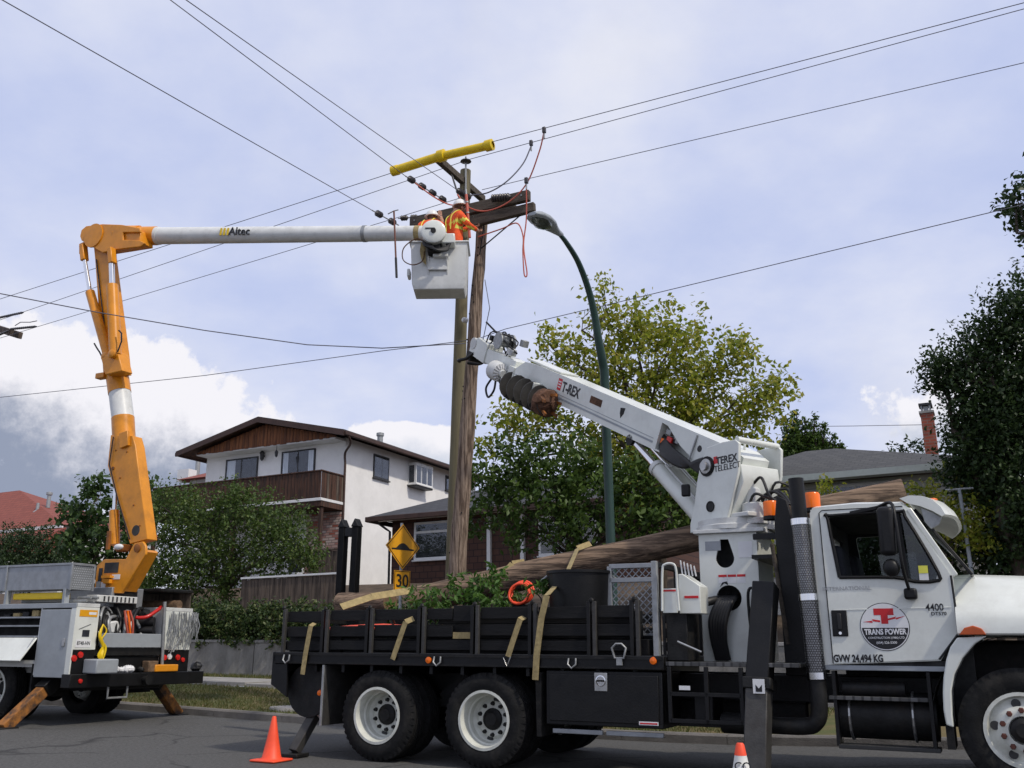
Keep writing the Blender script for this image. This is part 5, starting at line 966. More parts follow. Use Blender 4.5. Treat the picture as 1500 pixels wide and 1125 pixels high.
# sun visor
vz = [pc(px, py, .2) for px, py in ((1318, 731), (1332, 726.5), (1350, 727), (1366, 733), (1378, 743), (1385, 754), (1380, 757), (1366, 749), (1348, 742), (1330, 738))]
n_ = len(vz); vv = []; nv = 10
for k in range(nv+1):
    f = k/nv; y = .16+2.10*f; e_ = abs(2*f-1)**3; vv += [(a+.10*(1-e_)*(1 if 3 <= i <= 7 else .4), y, b+.03*(1-e_)) for i, (a, b) in enumerate(vz)]
MB().add(vv, [(k*n_+i, k*n_+(i+1) % n_, (k+1)*n_+(i+1) % n_, (k+1)*n_+i) for k in range(nv) for i in range(n_)]+[tuple(range(n_)), tuple(range(nv*n_, nv*n_+n_))]).build('sun_visor', 'white_paint', T, smooth=35)
MB().prism(V3([pc(px, py, .2) for px, py in ((1348, 743), (1366, 750), (1380, 758), (1376, 768), (1364, 775), (1354, 764))], .2), (0, .02, 0)).build('visor_end', 'galvanised', T, bev=.005)
c = PS(1362, 733, 1, .3); MB().blob((c.x+.02, .36, c.z+.012), (.05, .035, .018), 10).build('roof_marker', 'beacon', T, smooth=60)
# mirrors
def rbox(mb, c, sx, sy, sz): return mb.box(c[0]-sx, c[0]+sx, c[1]-sy, c[1]+sy, c[2]-sz, c[2]+sz)
ym = -.12; m1 = PS(1299, 778, 1, ym); rbox(MB(), m1, .075, .05, .225).build('mirror', 'black_paint', T, bev=.045, seg=4); m2 = PS(1306, 832, 1, ym); MB().blob(m2, (.075, .06, .085), 14).build('convex_mirror', 'black_paint', T, smooth=60)
a1, a2, a3, a4, a5 = PS(1285, 743, 1, .1), PS(1305, 737, 1, -.05), PS(1312, 765, 1, -.14), PS(1322, 830, 1, -.14), PS(1331, 862, 1, .02)
MB().tube(bez([a1, a2, a3, a4, a5], 6), .016, 7).build('mirror_arm', 'black_paint', T, smooth=60); c = PS(1334, 870, 1, .08); rbox(MB(), c, .055, .06, .05).build('mirror_foot', 'black_paint', T, bev=.02)
MB().bar(PS(1245, 752, 1, .13), PS(1300, 741, 1, .13), .04, .03, (0, 1, 0)).build('mirror_bracket', 'black_paint', T, bev=.01)
# door furniture and lettering
c = PS(1230, 913, 1, yc0-.02); MB().box(c.x-.07, c.x+.07, yc0-.028, yc0-.0145, c.z-.12, c.z+.12).build('door_handle', 'black_paint', dr, bev=.012); MB().box(c.x-.02, c.x+.02, yc0-.045, yc0-.029, c.z-.06, c.z+.09).build('handle_lever', 'hose', dr, bev=.008)
MB().lathe((c.x, yc0-.028, c.z-.09), (0, -1, 0), [(.014, 0), (.014, .005), (0, .005)], 10).build('door_lock', 'chrome', dr)
yd = yc0-.0155; lc = PS(1296, 918, 1, yd); rad = (PS(1333, 918, 1, yd).x-PS(1260, 918, 1, yd).x)/2; circ = lambda r_, n=40: [(lc.x+r_*math.cos(2*math.pi*k/n), yd, lc.z+r_*math.sin(2*math.pi*k/n)) for k in range(n)]
lg_ = MB().prism(circ(rad), (0, -.001, 0)).build('door_logo', 'decal_black', dr); MB().prism([(a, yd-.0012, b) for a, _, b in circ(rad*.97)], (0, -.0008, 0)).build('logo_field', 'decal_white', lg_)
hz = -.02*rad/.22; lower = [(lc.x+rad*.93*math.cos(t), yd-.0022, lc.z+rad*.93*math.sin(t)) for t in np.linspace(math.pi+.05, 2*math.pi-.05, 24)]
MB().prism(lower, (0, -.0008, 0)).build('logo_lower_half', 'decal_black', lg_)
P3 = lambda u, w_: (lc.x+u*rad, yd-.0024, lc.z+w_*rad)
MB().prism([P3(*p) for p in [(-.40, .76), (.40, .76), (.40, .48), (.16, .48), (.16, .12), (-.12, .12), (-.12, .48), (-.40, .48)]], (0, -.0012, 0)).build('logo_letter', 'decal_red', lg_)
for s_ in (-1, 1): MB().prism([P3(s_*a, b) for a, b in [(.16, .34 if s_ > 0 else .26), (.50, .42 if s_ > 0 else .32), (.44, .36 if s_ > 0 else .26), (.86, .44 if s_ > 0 else .20), (.46, .28 if s_ > 0 else .16), (.50, .34 if s_ > 0 else .23), (.16, .26 if s_ > 0 else .18)]], (0, -.001, 0)).build('logo_bolt', 'decal_red', lg_)
rX, uX = (1, 0, .012), (-.012, 0, 1)
text('logo_lettering', 'TRANS POWER', rad*.32, 'decal_white', lg_, P3(0, -.22), rX, uX, .035, .76); text('logo_lettering', 'CONSTRUCTION (1986) LTD', rad*.12, 'decal_white', lg_, P3(.02, -.46), rX, uX, .01, .95); text('logo_lettering', '(604) 526-5300', rad*.14, 'decal_white', lg_, P3(.02, -.66), rX, uX, .01, .95)
a, b = PS(1222, 966, 1, yd), PS(1293, 964, 1, yd); text('weight_lettering', 'GVW 24,494 KG', .092, 'decal_black', dr, ((a.x+b.x)/2, yd-.001, (a.z+b.z)/2), rX, uX, .035, .68)
c = PS(1240, 862, 1, yd); text('maker_lettering', 'INTERNATIONAL', .05, 'steel', dr, (c.x, yd-.001, c.z), rX, uX, .01, 1.15)
c = PS(1369, 890, 1, yd); text('model_number', '4400', .09, 'decal_black', dr, (c.x, yd-.001, c.z), rX, uX, .01, .85); text('model_number', 'DT570', .042, 'decal_black', dr, (c.x+.03, yd-.001, c.z-.055), rX, uX, .01, 1.1)
gl_ = [pc(1221, 972), pc(1200, 752), pc(1204, 748), pc(1322, 742)]; MB().tube(V3(gl_, yc0-.013), .006, 5).build('door_gap', 'hose', dr)
gl_ = [pc(1393, 843), pc(1399, 885), pc(1404, 928), pc(1376, 966)]; MB().tube(V3(gl_, yc0-.012), .010, 5).build('door_gap', 'hose', dr)
MB().tube([(6.07, yc0-.013, 1.63), (5.05, yc0-.013, 1.615)], .006, 5).build('door_crease', 'white_paint', dr)
# cab sill, steps, tank
MB().box(rb, 5.99, yc0+.0, yc0+.12, side[0][1]-.045, side[0][1]+.0).build('cab_sill', 'grey_paint', T, bev=.006)
for (xa, xb_, z_, y_) in ((4.94, 5.80, .838, .12), (5.0, 5.86, .415, .10)):
    s_ = MB().box(xa, xb_, y_, y_+.22, z_-.035, z_).build('cab_step', 'tread_plate', T, bev=.005)
MB().tube([(5.0, .42, .66), (5.85, .42, .66)], .21, 20).build('fuel_tank', 'dark_steel', T, smooth=50); MB().tube([(5.05, .3, .90), (5.6, .3, .90)], .07, 14).build('air_tank', 'dark_steel', T, smooth=50)
for x in (5.1, 5.65): MB().tube([(x+.21*.0, .42+.216*math.sin(a), .66+.216*math.cos(a)) for a in np.linspace(0, 6.28, 21)], .014, 6, False).build('tank_strap', 'steel', T)
for x in (4.98, 5.80): MB().box(x, x+.03, .13, .3, .40, 1.06).build('step_hanger', 'black_paint', T)
# bonnet and wings
secs = []
for x, zs, zt2, yo in ((6.10, 1.885, 1.95, .02), (6.25, 1.89, 1.955, .01), (6.7, 1.84, 1.93, .0), (7.2, 1.74, 1.85, .02), (7.6, 1.62, 1.74, .06), (7.82, 1.42, 1.55, .14), (7.86, 1.0, 1.05, .2)):
    hf = [(yo+.02, 1.385 if x < 7.7 else min(1.385, zs-.2)), (yo, 1.40+.0), (yo+.01, 1.52), (yo+.07, 1.60), (yo+.20, 1.64+(zs-1.64)*.25), (yo+.30, zs-.06), (yo+.38, zs), (yo+.7, zt2), (1.21, zt2+.02)]
    if x > 7.7: hf = [(a, min(b, zs if i < 7 else zt2)) for i, (a, b) in enumerate(hf)]
    secs.append([(x, a, b) for a, b in hf]+[(x, 2.42-a, b) for a, b in hf[-2::-1]])
n_ = len(secs[0]); MB().add([p for s_ in secs for p in s_], [(k*n_+i, k*n_+i+1, (k+1)*n_+i+1, (k+1)*n_+i) for k in range(len(secs)-1) for i in range(n_-1)]).build('bonnet', 'white_paint', T, smooth=50)
MB().box(7.80, 7.9, .35, 2.07, .95, 1.5).build('grille', 'black_paint', T, bev=.02); MB().box(7.86, 8.05, .1, 2.32, .5, .8).build('front_bumper', 'chrome', T, bev=.03)
yw = .02
inner = [pc(px, py, yw) for px, py in ((1446, 931.5), (1428, 943), (1410, 964), (1398, 988), (1393.6, 1012), (1395, 1048), (1397, 1066))]; outer = [pc(px, py, yw) for px, py in ((1386, 1062), (1382, 1040), (1381, 1015), (1382, 992), (1386, 966), (1392, 948), (1402, 934))]
MB().prism(V3(inner+outer, yw), (0, .5, 0)).build('rear_wing_skirt', 'white_paint', T, bev=.012)
b_ = pc(1391, 1064, yw); MB().box(b_[0]-.035, b_[0]+.03, yw+.03, yw+.45, .42, b_[1]).build('wing_flap', 'rubber', T)
xi = 2*6.53-inner[0][0]
for y0_, y1_ in ((yw, .62), (1.8, 2.40)):
    av = [(6.53+.72*math.cos(R(a)), .62+.76*math.sin(R(a))) for a in range(15, 166, 10)]; vs_ = [(a, y, b) for a, b in av for y in (y0_+.04, y1_)]; MB().add(vs_, [(2*i, 2*i+1, 2*i+3, 2*i+2) for i in range(len(av)-1)]).build('wheel_arch_liner', 'interior', T)
MB().box(6.0, 6.2, .55, 1.9, .6, 1.4).build('bulkhead', 'interior', T)
c = PS(1424, 924, 1, .0); MB().prism([(c.x-.11, -.015, c.z-.035), (c.x+.11, -.015, c.z-.035), (c.x+.08, -.015, c.z+.02), (c.x+.01, -.015, c.z+.045), (c.x-.06, -.015, c.z+.025)], (0, .05, 0)).build('side_marker', 'amber_lens', T, bev=.008)
# ---- turret and boom (own axes: along the boom, towards the viewer, up)
T0 = Vector((3.93, 1.2, 0)); tipS = PS(690, 508, 1, 4.35); bx = Vector((tipS.x-T0.x, tipS.y-T0.y, 0)).normalized(); bn = Vector((bx.y, -bx.x, 0)); bn = bn if bn.y < 0 else -bn
TU = lambda u, v, w: T0+bx*u+bn*v+Vector((0, 0, w))
o_cam = MSI @ CC
def BT(px, py, v):
    d = MSI.to_3x3() @ ray(px, py); t = (v-(o_cam-T0).dot(bn))/d.dot(bn); q_ = o_cam+d*t-T0; return (q_.dot(bx), q_.z)
MB().lathe(T0+Vector((0, 0, 2.508)), (0, 0, 1), [(.30, .0), (.46, .0), (.46, .05), (.44, .06), (.44, .12), (.2, .12)], 36).build('slew_ring', 'white_worn', T, smooth=35)
for v0_ in (.30, -.36):
    pl = [BT(*p, .33) for p in ((1012, 781), (1012, 768), (1018, 738), (1022, 705), (1027, 680), (1036, 656), (1058, 648), (1078, 644), (1083, 649), (1082, 690), (1075, 722), (1066, 760), (1050, 771))]
    MB().prism([TU(u, v0_, w) for u, w in pl], bn*.04).build('turret_plate', 'white_paint', T, bev=.006)
MB().prism([TU(u, -.30, w) for u, w in ((.40, 2.63), (-.45, 2.63), (-.45, 2.68), (.40, 2.68))], bn*.60).build('turret_base', 'white_worn', T, bev=.01)
MB().prism([TU(u, -.29, w) for u, w in ((-.20, 2.68), (-.40, 3.0), (-.38, 3.2), (-.30, 3.2), (-.12, 2.68))], bn*.58).build('turret_back', 'white_paint', T, bev=.01)
p0, p1 = TU(-.37, .32, 3.47), TU(-.35, -.34, 3.47); MB().tube([p0, p1], .035, 10).build('tie_tube', 'white_paint', T, smooth=60)
gb = PS(1105, 752, 1, .95); MB().lathe((gb.x, .95, 2.56), (0, 0, 1), [(.15, .0), (.15, .06), (.13, .07), (.13, .22), (.09, .24), (.08, .38), (.05, .40), (.05, .5), (0, .5)], 20).build('slew_gearbox', 'white_worn', T, smooth=35)
MB().tube(bez([(gb.x+.02, .9, 3.0), (gb.x+.12, .85, 3.05), (gb.x+.2, .8, 2.85), (gb.x+.28, .8, 2.75)], 6), .016, 6).build('hydraulic_hose', 'hose', T, smooth=60)
random.seed(9); hb2 = MB()
for k in range(7): hb2.tube(bez([TU(-.25, .1-.05*k, 2.7), TU(-.45+random.uniform(-.1, .1), .2-.06*k, 2.85+random.uniform(-.1, .2)), TU(-.55, .1-.08*k, 2.9+random.uniform(-.1, .1)), TU(-.70, -.1, 2.75)], 5), .016, 6)
hb2.build('hydraulic_hoses', 'hose', T, smooth=60)
for (u, w), r_, m_ in ((BT(1034, 683, .36), .085, 'steel'),):
    MB().lathe(TU(u, .34, w), bn, [(r_, 0), (r_, .03), (r_*.6, .035), (r_*.6, .07), (0, .07)], 18).build('pivot_pin', m_, T, smooth=35); MB().lathe(TU(u, .34, w), bn, [(r_+.03, .0), (r_+.03, .012), (r_, .012)], 18).build('pin_plate', 'dark_steel', T, smooth=35)
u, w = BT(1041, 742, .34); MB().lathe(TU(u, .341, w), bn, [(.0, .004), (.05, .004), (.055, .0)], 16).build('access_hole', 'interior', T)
MB().lathe(TU(u, .341, w), bn, [(.052, .0), (.062, .0), (.062, .01), (.052, .01)], 16).build('hole_rim', 'dark_steel', T)
u, w = BT(1008, 716, .36); MB().box(-.05, .05, -.03, .03, -.08, .06).build('work_lamp', 'black_paint', T, bev=.015).matrix_local = Matrix.Translation(TU(u+.06, .34, w))
El = R(26.3); ax_ = bx*math.cos(El)+Vector((0, 0, math.sin(El))); hx_ = -bx*math.sin(El)+Vector((0, 0, math.cos(El))); BM_ = frame(ax_, hx_, bn, T0)   # boom space: a along, h up, v near
def bb(a0, a1, h0, h1, v0, v1): return MB(BM_).box(a0, a1, h0, h1, v0, v1)
BA = lambda px, py, v: (lambda q_: (q_[0]*math.cos(El)+q_[1]*math.sin(El), -q_[0]*math.sin(El)+q_[1]*math.cos(El)))(BT(px, py, v))
h0, h1 = 2.735, 3.145
ob = MB(BM_).prism([(1.15, h0+.08, -.2), (1.15, h1-.05, -.2), (1.35, h1, -.2), (5.62, h1, -.2), (6.05, h1-.03, -.2), (6.42, h0+.14, -.2), (6.42, h0, -.2), (2.6, h0, -.2), (1.9, h0+.03, -.2)], (0, 0, .40)).build('boom_outer', 'white_paint', T)
ca_, cb_ = BA(924, 600, .2), BA(978, 652, .2); cut(ob, MB(BM_).prism([(2.62, h1-.05, .05), (2.50, h1-.06, .05), (2.2, h1-.22, .05), (1.95, h1-.30, .05), (1.95, h0+.03, .05), (2.62, h0+.02, .05)], (0, 0, .4)))
bb(2.7, 6.38, h0+.075, h0+.10, .2005, .206).build('boom_rib', 'grey_paint', ob); bb(2.7, 6.35, h0+.13, h0+.138, .2005, .204).build('boom_rib', 'grey_paint', ob)
bb(5.1, 6.1, h1+.003, h1+.03, -.16, .16).build('boom_lid', 'white_paint', ob, bev=.006); bb(6.3, 6.47, h0-.02, h1-.18, -.215, .215).build('boom_collar', 'white_paint', ob, bev=.006)
ib = bb(6.42, 7.72, h0+.08, h1-.09, -.14, .14).build('boom_inner', 'white_paint', T, bev=.01)
MB(BM_).prism([(7.4, h0+.06, -.16), (7.4, h1-.02, -.16), (7.75, h1+.03, -.16), (7.98, h1-.06, -.16), (7.98, h0+.12, -.16)], (0, 0, .32)).build('boom_head', 'white_paint', T, bev=.012)
for v in (-.16, .13): MB(BM_).lathe((7.88, h1-.10, v), (0, 0, 1), [(0, -.01), (.10, -.01), (.10, .04), (0, .04)], 18).build('sheave', 'white_worn', T, smooth=35)
# gripping jaws round the old pole
for v in (.17, -.17): MB(BM_).tube(bez([(7.8, h0+.15, v*.9), (7.98, h0+.02, v*1.0), (8.18, h0-.06, v*1.15), (8.36, h0-.10, v*.5)], 5), .03, 8).build('pole_tong', 'dark_steel', T, smooth=60)
MB(BM_).box(7.86, 8.02, h0+.0, h0+.16, -.17, .17).build('tong_block', 'dark_steel', T, bev=.012)
# winch and valve gear on top of the boom head
random.seed(12); g_ = MB(BM_)
MB(BM_).lathe((7.15, h1+.10, -.14), (0, 0, 1), [(0, 0), (.14, 0), (.14, .03), (.09, .035), (.09, .25), (.14, .255), (.14, .28), (0, .28)], 20).build('winch_drum', 'galvanised', T, smooth=35)
for k in range(9): a = random.uniform(6.6, 7.5); h_ = random.uniform(.02, .22); v = random.uniform(-.14, .14); s_ = random.uniform(.03, .06); bb(a-s_, a+s_, h1-.03+h_-s_, h1-.03+h_+s_, v-s_, v+s_).build('valve_block', random.choice(('galvanised', 'white_worn', 'dark_steel')), T, bev=.008)
for k in range(7): a = random.uniform(6.7, 7.3); g_.tube(bez([(a, h1-.08, random.uniform(-.14, .14)), (a+.1, h1+random.uniform(.1, .26), random.uniform(-.16, .16)), (a+.3, h1+random.uniform(.1, .25), random.uniform(-.16, .16)), (a+.5, h1-.05, random.uniform(-.12, .12))], 5), .012, 6)
g_.build('hydraulic_hoses', 'hose', T, smooth=60)
MB(BM_).tube([(7.82, h1+.30, .05), (6.5, h1+.02, .12)], .018, 6).build('guide_bar', 'dark_steel', T); MB(BM_).tube([(7.70, h1+.02, .1), (7.74, h1+.55, .1), (8.22, h1+.98, .06)], .007, 6).build('winch_line', 'wire', T)
# digger motor, auger
mc = BA(727, 546, .26); MB(BM_).lathe((mc[0]-.10, mc[1]+.02, .22), (1, 0, 0), [(0, -.06), (.06, -.06), (.07, .0), (.15, .02), (.16, .12), (.16, .24), (.12, .27), (.06, .29), (0, .29)], 24).build('digger_motor', 'white_worn', T, smooth=35)
mr_ = MB(BM_)
for k in range(16): a = 2*math.pi*k/16; mr_.bar((mc[0]-.115, mc[1]+.02+.08*math.sin(a), .22+.08*math.cos(a)), (mc[0]-.085, mc[1]+.02+.15*math.sin(a), .22+.15*math.cos(a)), .016, .02, (1, 0, 0))
mr_.build('motor_ribs', 'decal_white', T)
MB(BM_).tube(bez([(mc[0]+.12, mc[1]-.1, .24), (mc[0]+.20, mc[1]-.30, .26), (mc[0]+.06, mc[1]-.42, .26), (mc[0]-.06, mc[1]-.28, .26), (mc[0]-.02, mc[1]-.10, .25)], 6), .018, 7).build('motor_hose', 'hose', T, smooth=60)
aA, aB = BA(748, 556, .34), BA(806, 598, .34); ah = (aA[1]+aB[1])/2-.02; a_hi, a_lo = aA[0]+.0, aB[0]+.05
au = MB(BM_); au.tube([(a_hi+.25, ah, .34), (a_lo, ah, .34)], .055, 12); au.build('auger_shaft', 'dark_steel', T, smooth=60)
hl = MB(BM_); turns = 5.5; nn_ = 90; R0, R1 = .05, .21; Lg = a_hi-a_lo; vs_ = []
for k in range(nn_+1):
    f = k/nn_; a = 2*math.pi*turns*f; rr_ = R1*(1 if f < .9 else 1-(f-.9)*1.5); c_, s_ = math.cos(a), math.sin(a); aa = a_hi-Lg*f
    vs_ += [(aa, ah+c_*R0, .34+s_*R0), (aa, ah+c_*rr_, .34+s_*rr_), (aa-.014, ah+c_*rr_, .34+s_*rr_), (aa-.014, ah+c_*R0, .34+s_*R0)]
hl.add(vs_, [(4*k+i, 4*k+(i+1) % 4, 4*k+4+(i+1) % 4, 4*k+4+i) for k in range(nn_) for i in range(4)]); hl.build('auger_flight', 'leg_steel', T, smooth=30)
dc = MB(BM_); random.seed(2); dc.lathe((a_lo+.18, ah, .34), (-1, 0, 0), [(.05, -.06), (.20, .0), (.215, .06), (.20, .14), (.13, .19), (.05, .24), (0, .25)], 16); dcv = [(x+random.gauss(0, .012), y+random.gauss(0, .012), z+random.gauss(0, .012)) for x, y, z in dc.v]; dc.v = dcv
mat('auger_dirt', (.12, .06, .035), .95, var=.4, scale=9, bump=.8, bscale=25); dc.build('auger_soil', 'auger_dirt', T)
for k in range(5): a = 2*math.pi*k/5; MB(BM_).bar((a_lo+.05, ah+.12*math.cos(a), .34+.12*math.sin(a)), (a_lo-.12, ah+.17*math.cos(a), .34+.17*math.sin(a)), .04, .03).build('auger_tooth', 'rust_orange', T)
bb(a_hi+.10, a_hi+.2, ah-.08, h0+.05, .16, .40).build('auger_bracket', 'white_paint', T, bev=.01); bb(a_lo+.5, a_lo+.56, ah+.2, h0+.02, .19, .36).build('auger_bracket', 'white_paint', T, bev=.01)
# lift cylinders
for v in (-.13, .13):
    b0_ = TU(.42, v, 2.68); t0_ = TU(1.62, v, 3.83); d_ = t0_-b0_; m_ = b0_+d_*.62
    MB().tube([b0_, m_], .095, 18).build('lift_cylinder', 'white_paint', T, smooth=50); MB().tube([m_, t0_], .045, 14).build('cylinder_rod', 'chrome', T, smooth=50); MB().lathe(m_, d_, [(.095, -.02), (.108, -.02), (.108, .04), (.045, .045)], 18).build('cylinder_gland', 'white_worn', T, smooth=35)
    MB().lathe(t0_, bn, [(0, -.07), (.07, -.07), (.07, .07), (0, .07)], 14).build('cylinder_eye', 'dark_steel', T, smooth=35)
    MB().tube([b0_+d_*.1+hx_*.12, b0_+d_*.55+hx_*.12], .014, 6).build('cylinder_pipe', 'white_worn', T)
# hoses that leave the boom cut-out and run down to the turret
hm_ = MB(); random.seed(4)
for k in range(8):
    o_ = k*.016; P_ = lambda a, h_, v: BM_ @ Vector((a, h_, v))
    hm_.tube(bez([P_(2.66, h0+.20-o_, .10), P_(2.35, h0+.12-o_, .20+.01*k), P_(2.0, h0+.07-o_*.8, .25), P_(1.75, h0+.02+o_, .25), P_(1.5, h0+.02+o_*2, .25), P_(1.32, h0-.12+o_, .24), TU(.22-.02*k, .24, 3.02)], 7), .028, 8)
hm_.build('boom_hoses', 'hose', T, smooth=60)
for k, (a, h_, v, m_) in enumerate(((2.52, h1-.14, .12, 'galvanised'), (2.45, h1-.22, .14, 'red_lens'), (2.35, h1-.20, .12, 'galvanised'), (2.55, h0+.14, .14, 'beacon'), (2.4, h0+.2, .12, 'dark_steel'))): bb(a-.05, a+.05, h_-.035, h_+.035, v-.04, v+.03).build('hose_coupling', m_, T, bev=.008)
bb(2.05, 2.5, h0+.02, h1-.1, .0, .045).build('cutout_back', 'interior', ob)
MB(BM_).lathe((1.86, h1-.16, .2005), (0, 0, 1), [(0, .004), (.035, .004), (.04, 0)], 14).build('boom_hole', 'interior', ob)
MB(BM_).tube([(1.95, h1-.02, .205), (1.95, h0+.0, .235)], .012, 6).build('hose_clip', 'galvanised', ob); MB(BM_).tube(bez([(1.5, h1, .0), (1.47, h1+.07, .0), (1.40, h1+.08, .0), (1.37, h1, .0)], 5), .014, 6).build('lifting_eye', 'white_paint', ob, smooth=60)
# lettering
rb_ = -ax_; q_ = BA(836, 572, .2); text('boom_lettering', 'T-REX', .20, 'decal_black', ob, BM_ @ Vector((q_[0], q_[1]+.0, .203)), rb_, hx_, .03, .82)
q_ = BA(820, 563, .2); bb(q_[0]-.05, q_[0]+.05, q_[1]-.085, q_[1]+.085, .2005, .2025).build('boom_logo', 'decal_red', ob)
for dz_ in (-.04, .0, .04): bb(q_[0]-.035, q_[0]+.035, q_[1]+dz_-.008, q_[1]+dz_+.008, .2027, .2035).build('logo_bar', 'decal_white', ob)
q_ = BA(873, 588, .2); bb(q_[0]-.14, q_[0]+.14, q_[1]-.05, q_[1]+.05, .2005, .2025).build('info_plate', 'auger_dirt', ob); q_ = BA(911, 604, .2); MB(BM_).prism([(q_[0]-.05, q_[1]+.07, .2005), (q_[0]+.05, q_[1]+.05, .2005), (q_[0]+.035, q_[1]-.02, .2005), (q_[0]-.0, q_[1]-.08, .2005), (q_[0]-.045, q_[1]-.01, .2005)], (0, 0, .002)).build('crest_decal', 'dark_steel', ob)
u, w = BT(1064, 673, .342); text('turret_lettering', 'TEREX', .115, 'decal_black', T, TU(u, .3425, w), -bx, (0, 0, 1), .02, .95); u, w = BT(1065, 684, .342); text('turret_lettering', 'TELELECT', .095, 'decal_black', T, TU(u, .3425, w), -bx, (0, 0, 1), 0, .95)
u, w = BT(1048, 674, .342); MB().prism([TU(u+.03, .3405, w-.04), TU(u-.03, .3405, w-.04), TU(u-.03, .3405, w+.04), TU(u+.03, .3405, w+.04)], bn*.002).build('turret_logo', 'decal_red', T)
# black U-shaped pole guide at the far rear corner of the bed
u0, u1 = PS(505, 772, 1, 2.15), PS(521, 775, 1, 2.15); zt_ = PS(512, 757, 1, 2.15).z
for c_ in (PS(501, 800, 1, 2.1), PS(520.5, 800, 1, 2.1)):
    for dy in (0, .0): MB().box(c_.x-.052, c_.x+.052, 2.06, 2.18, zd-.02, zt_-.16).build('pole_guide_post', 'black_paint', T, bev=.008)
    MB().prism([(c_.x-.065, 2.05, zt_-.16), (c_.x+.065, 2.05, zt_-.16), (c_.x, 2.05, zt_-.04)], (0, .14, 0)).build('guide_point', 'black_paint', T, bev=.006)
a_, b_ = PS(501, 800, 1, 2.1), PS(520.5, 800, 1, 2.1); MB().box(a_.x+.053, b_.x-.053, 2.07, 2.17, zt_-.30, zt_-.17).build('guide_bridge', 'black_paint', T, bev=.008)
for px in (508, 512): c_ = PS(px, 860, 1, 2.2); MB().tube([(c_.x, 2.28, zd), (c_.x, 2.28, PS(px, 833 if px == 512 else 850, 1, 2.28).z)], .018, 6).build('stake_rod', 'dark_steel', T)
# ================================================================ LOAD ON THE BED
def log(name, label, p, q_, r0, r1, m='log_wood', seed=1, seg=24, n=16):
    p, q_ = Vector(p), Vector(q_); d = q_-p; t = thing(name, label, 'log', MS @ Matrix.Translation(p)); random.seed(seed); a = d.normalized().cross(Vector((0, 0, 1))).normalized(); b = a.cross(d.normalized()); ph = [random.uniform(0, 6) for _ in range(n)]; vs = []
    for i in range(seg+1):
        f = i/seg
        for k in range(n): rr = (r0+(r1-r0)*f)*(1+.045*math.sin(f*14+ph[k])+random.gauss(0, .018)); an = 2*math.pi*k/n; vs.append(d*f+a*math.cos(an)*rr+b*math.sin(an)*rr)
    MB().add(vs, [(i*n+k, i*n+(k+1) % n, (i+1)*n+(k+1) % n, (i+1)*n+k) for i in range(seg) for k in range(n)]).build('bark_shaft', m, t, smooth=60)
    for f, nm in ((0, 'cut_end'), (1, 'cut_end')): MB().add([v+d.normalized()*(.002 if f else -.002) for v in vs[f*seg*n:f*seg*n+n]], [tuple(range(n))]).build(nm, 'log_end', t)
    return t
lr = PS(1325, 719, 1, 1.95); ll = PS(606, 880, 1, 1.25); dlg = (lr-ll)/(lr.x-ll.x); lm_ = ll+dlg*(PS(880, 815, 1, 1.55).x-ll.x)
lgo = log('pole_log', 'long brown pole lashed across the truck bed and over the cab roof', ll, lr, .18, .145, seed=3)
MB().box(3.28, 3.38, 1.40, 2.1, 2.03, 2.06).build('log_cradle', 'black_paint', T)
log('short_log', 'stubby split log lying at the back of the truck bed', PS(500, 879, 1, 1.5)+Vector((0, 0, -.05)), PS(572, 876, 1, 1.3)+Vector((0, 0, -.06)), .15, .13, seed=6, seg=12)
def strap(label, pts, w=.062):
    pts = [Vector(p) for p in pts]; t = MB()
    for a, b in zip(pts, pts[1:]):
        up_ = Vector((0, 1, 0)) if abs((b-a).normalized().y) < .97 else Vector((0, 0, 1)); t.bar(a-pts[0], b-pts[0], w, .006, up_)
    return tag(t.build('ratchet_strap', 'strap', mw=MS @ Matrix.Translation(pts[0])), label, 'strap', 'tan tie down straps')
yo = -.045
s = lambda px, py, y=yo: PS(px, py, 1, y)
strap('tan strap hanging over the rearmost slats of the bed', [s(461, 913, .02), s(455, 917), s(447, 960), s(443, 988)])
s2 = strap('tan strap with a printed tag over the middle slats', [s(606, 906, .03), s(594, 911), s(584, 940), s(575, 966)])
strap('short tan strap clipped by a wire hook to the side rail', [s(768, 904, .03), s(762, 907), s(751, 940), s(744, 962)])
c = s(742, 966); MB().tube([c+Vector((-.04, 0, .02)), c+Vector((.01, -.01, -.07)), c+Vector((.05, 0, .03))], .006, 6).build('strap_hook', 'steel', T)
strap('long tan strap from the log down past the side rail', [lm_+Vector((-.12, -.02, .19)), lm_+Vector((-.22, -.20, .12)), s(830, 840, .6), s(801, 872), s(793, 905), s(786, 960), s(784, 996)], .07)
strap('pale strap pulled taut across the bed to the short log', [s(500, 889, .1), s(545, 874, .5), s(607, 864, 1.15)], .09)
strap('pale strap wrapped over the middle of the long log', [lm_+dlg*(-1.15)+Vector((-.08, -.17, .0)), lm_+dlg*(-1.1)+Vector((0, -.08, .17)), lm_+dlg*(-1.05)+Vector((.05, .06, .19))], .08)
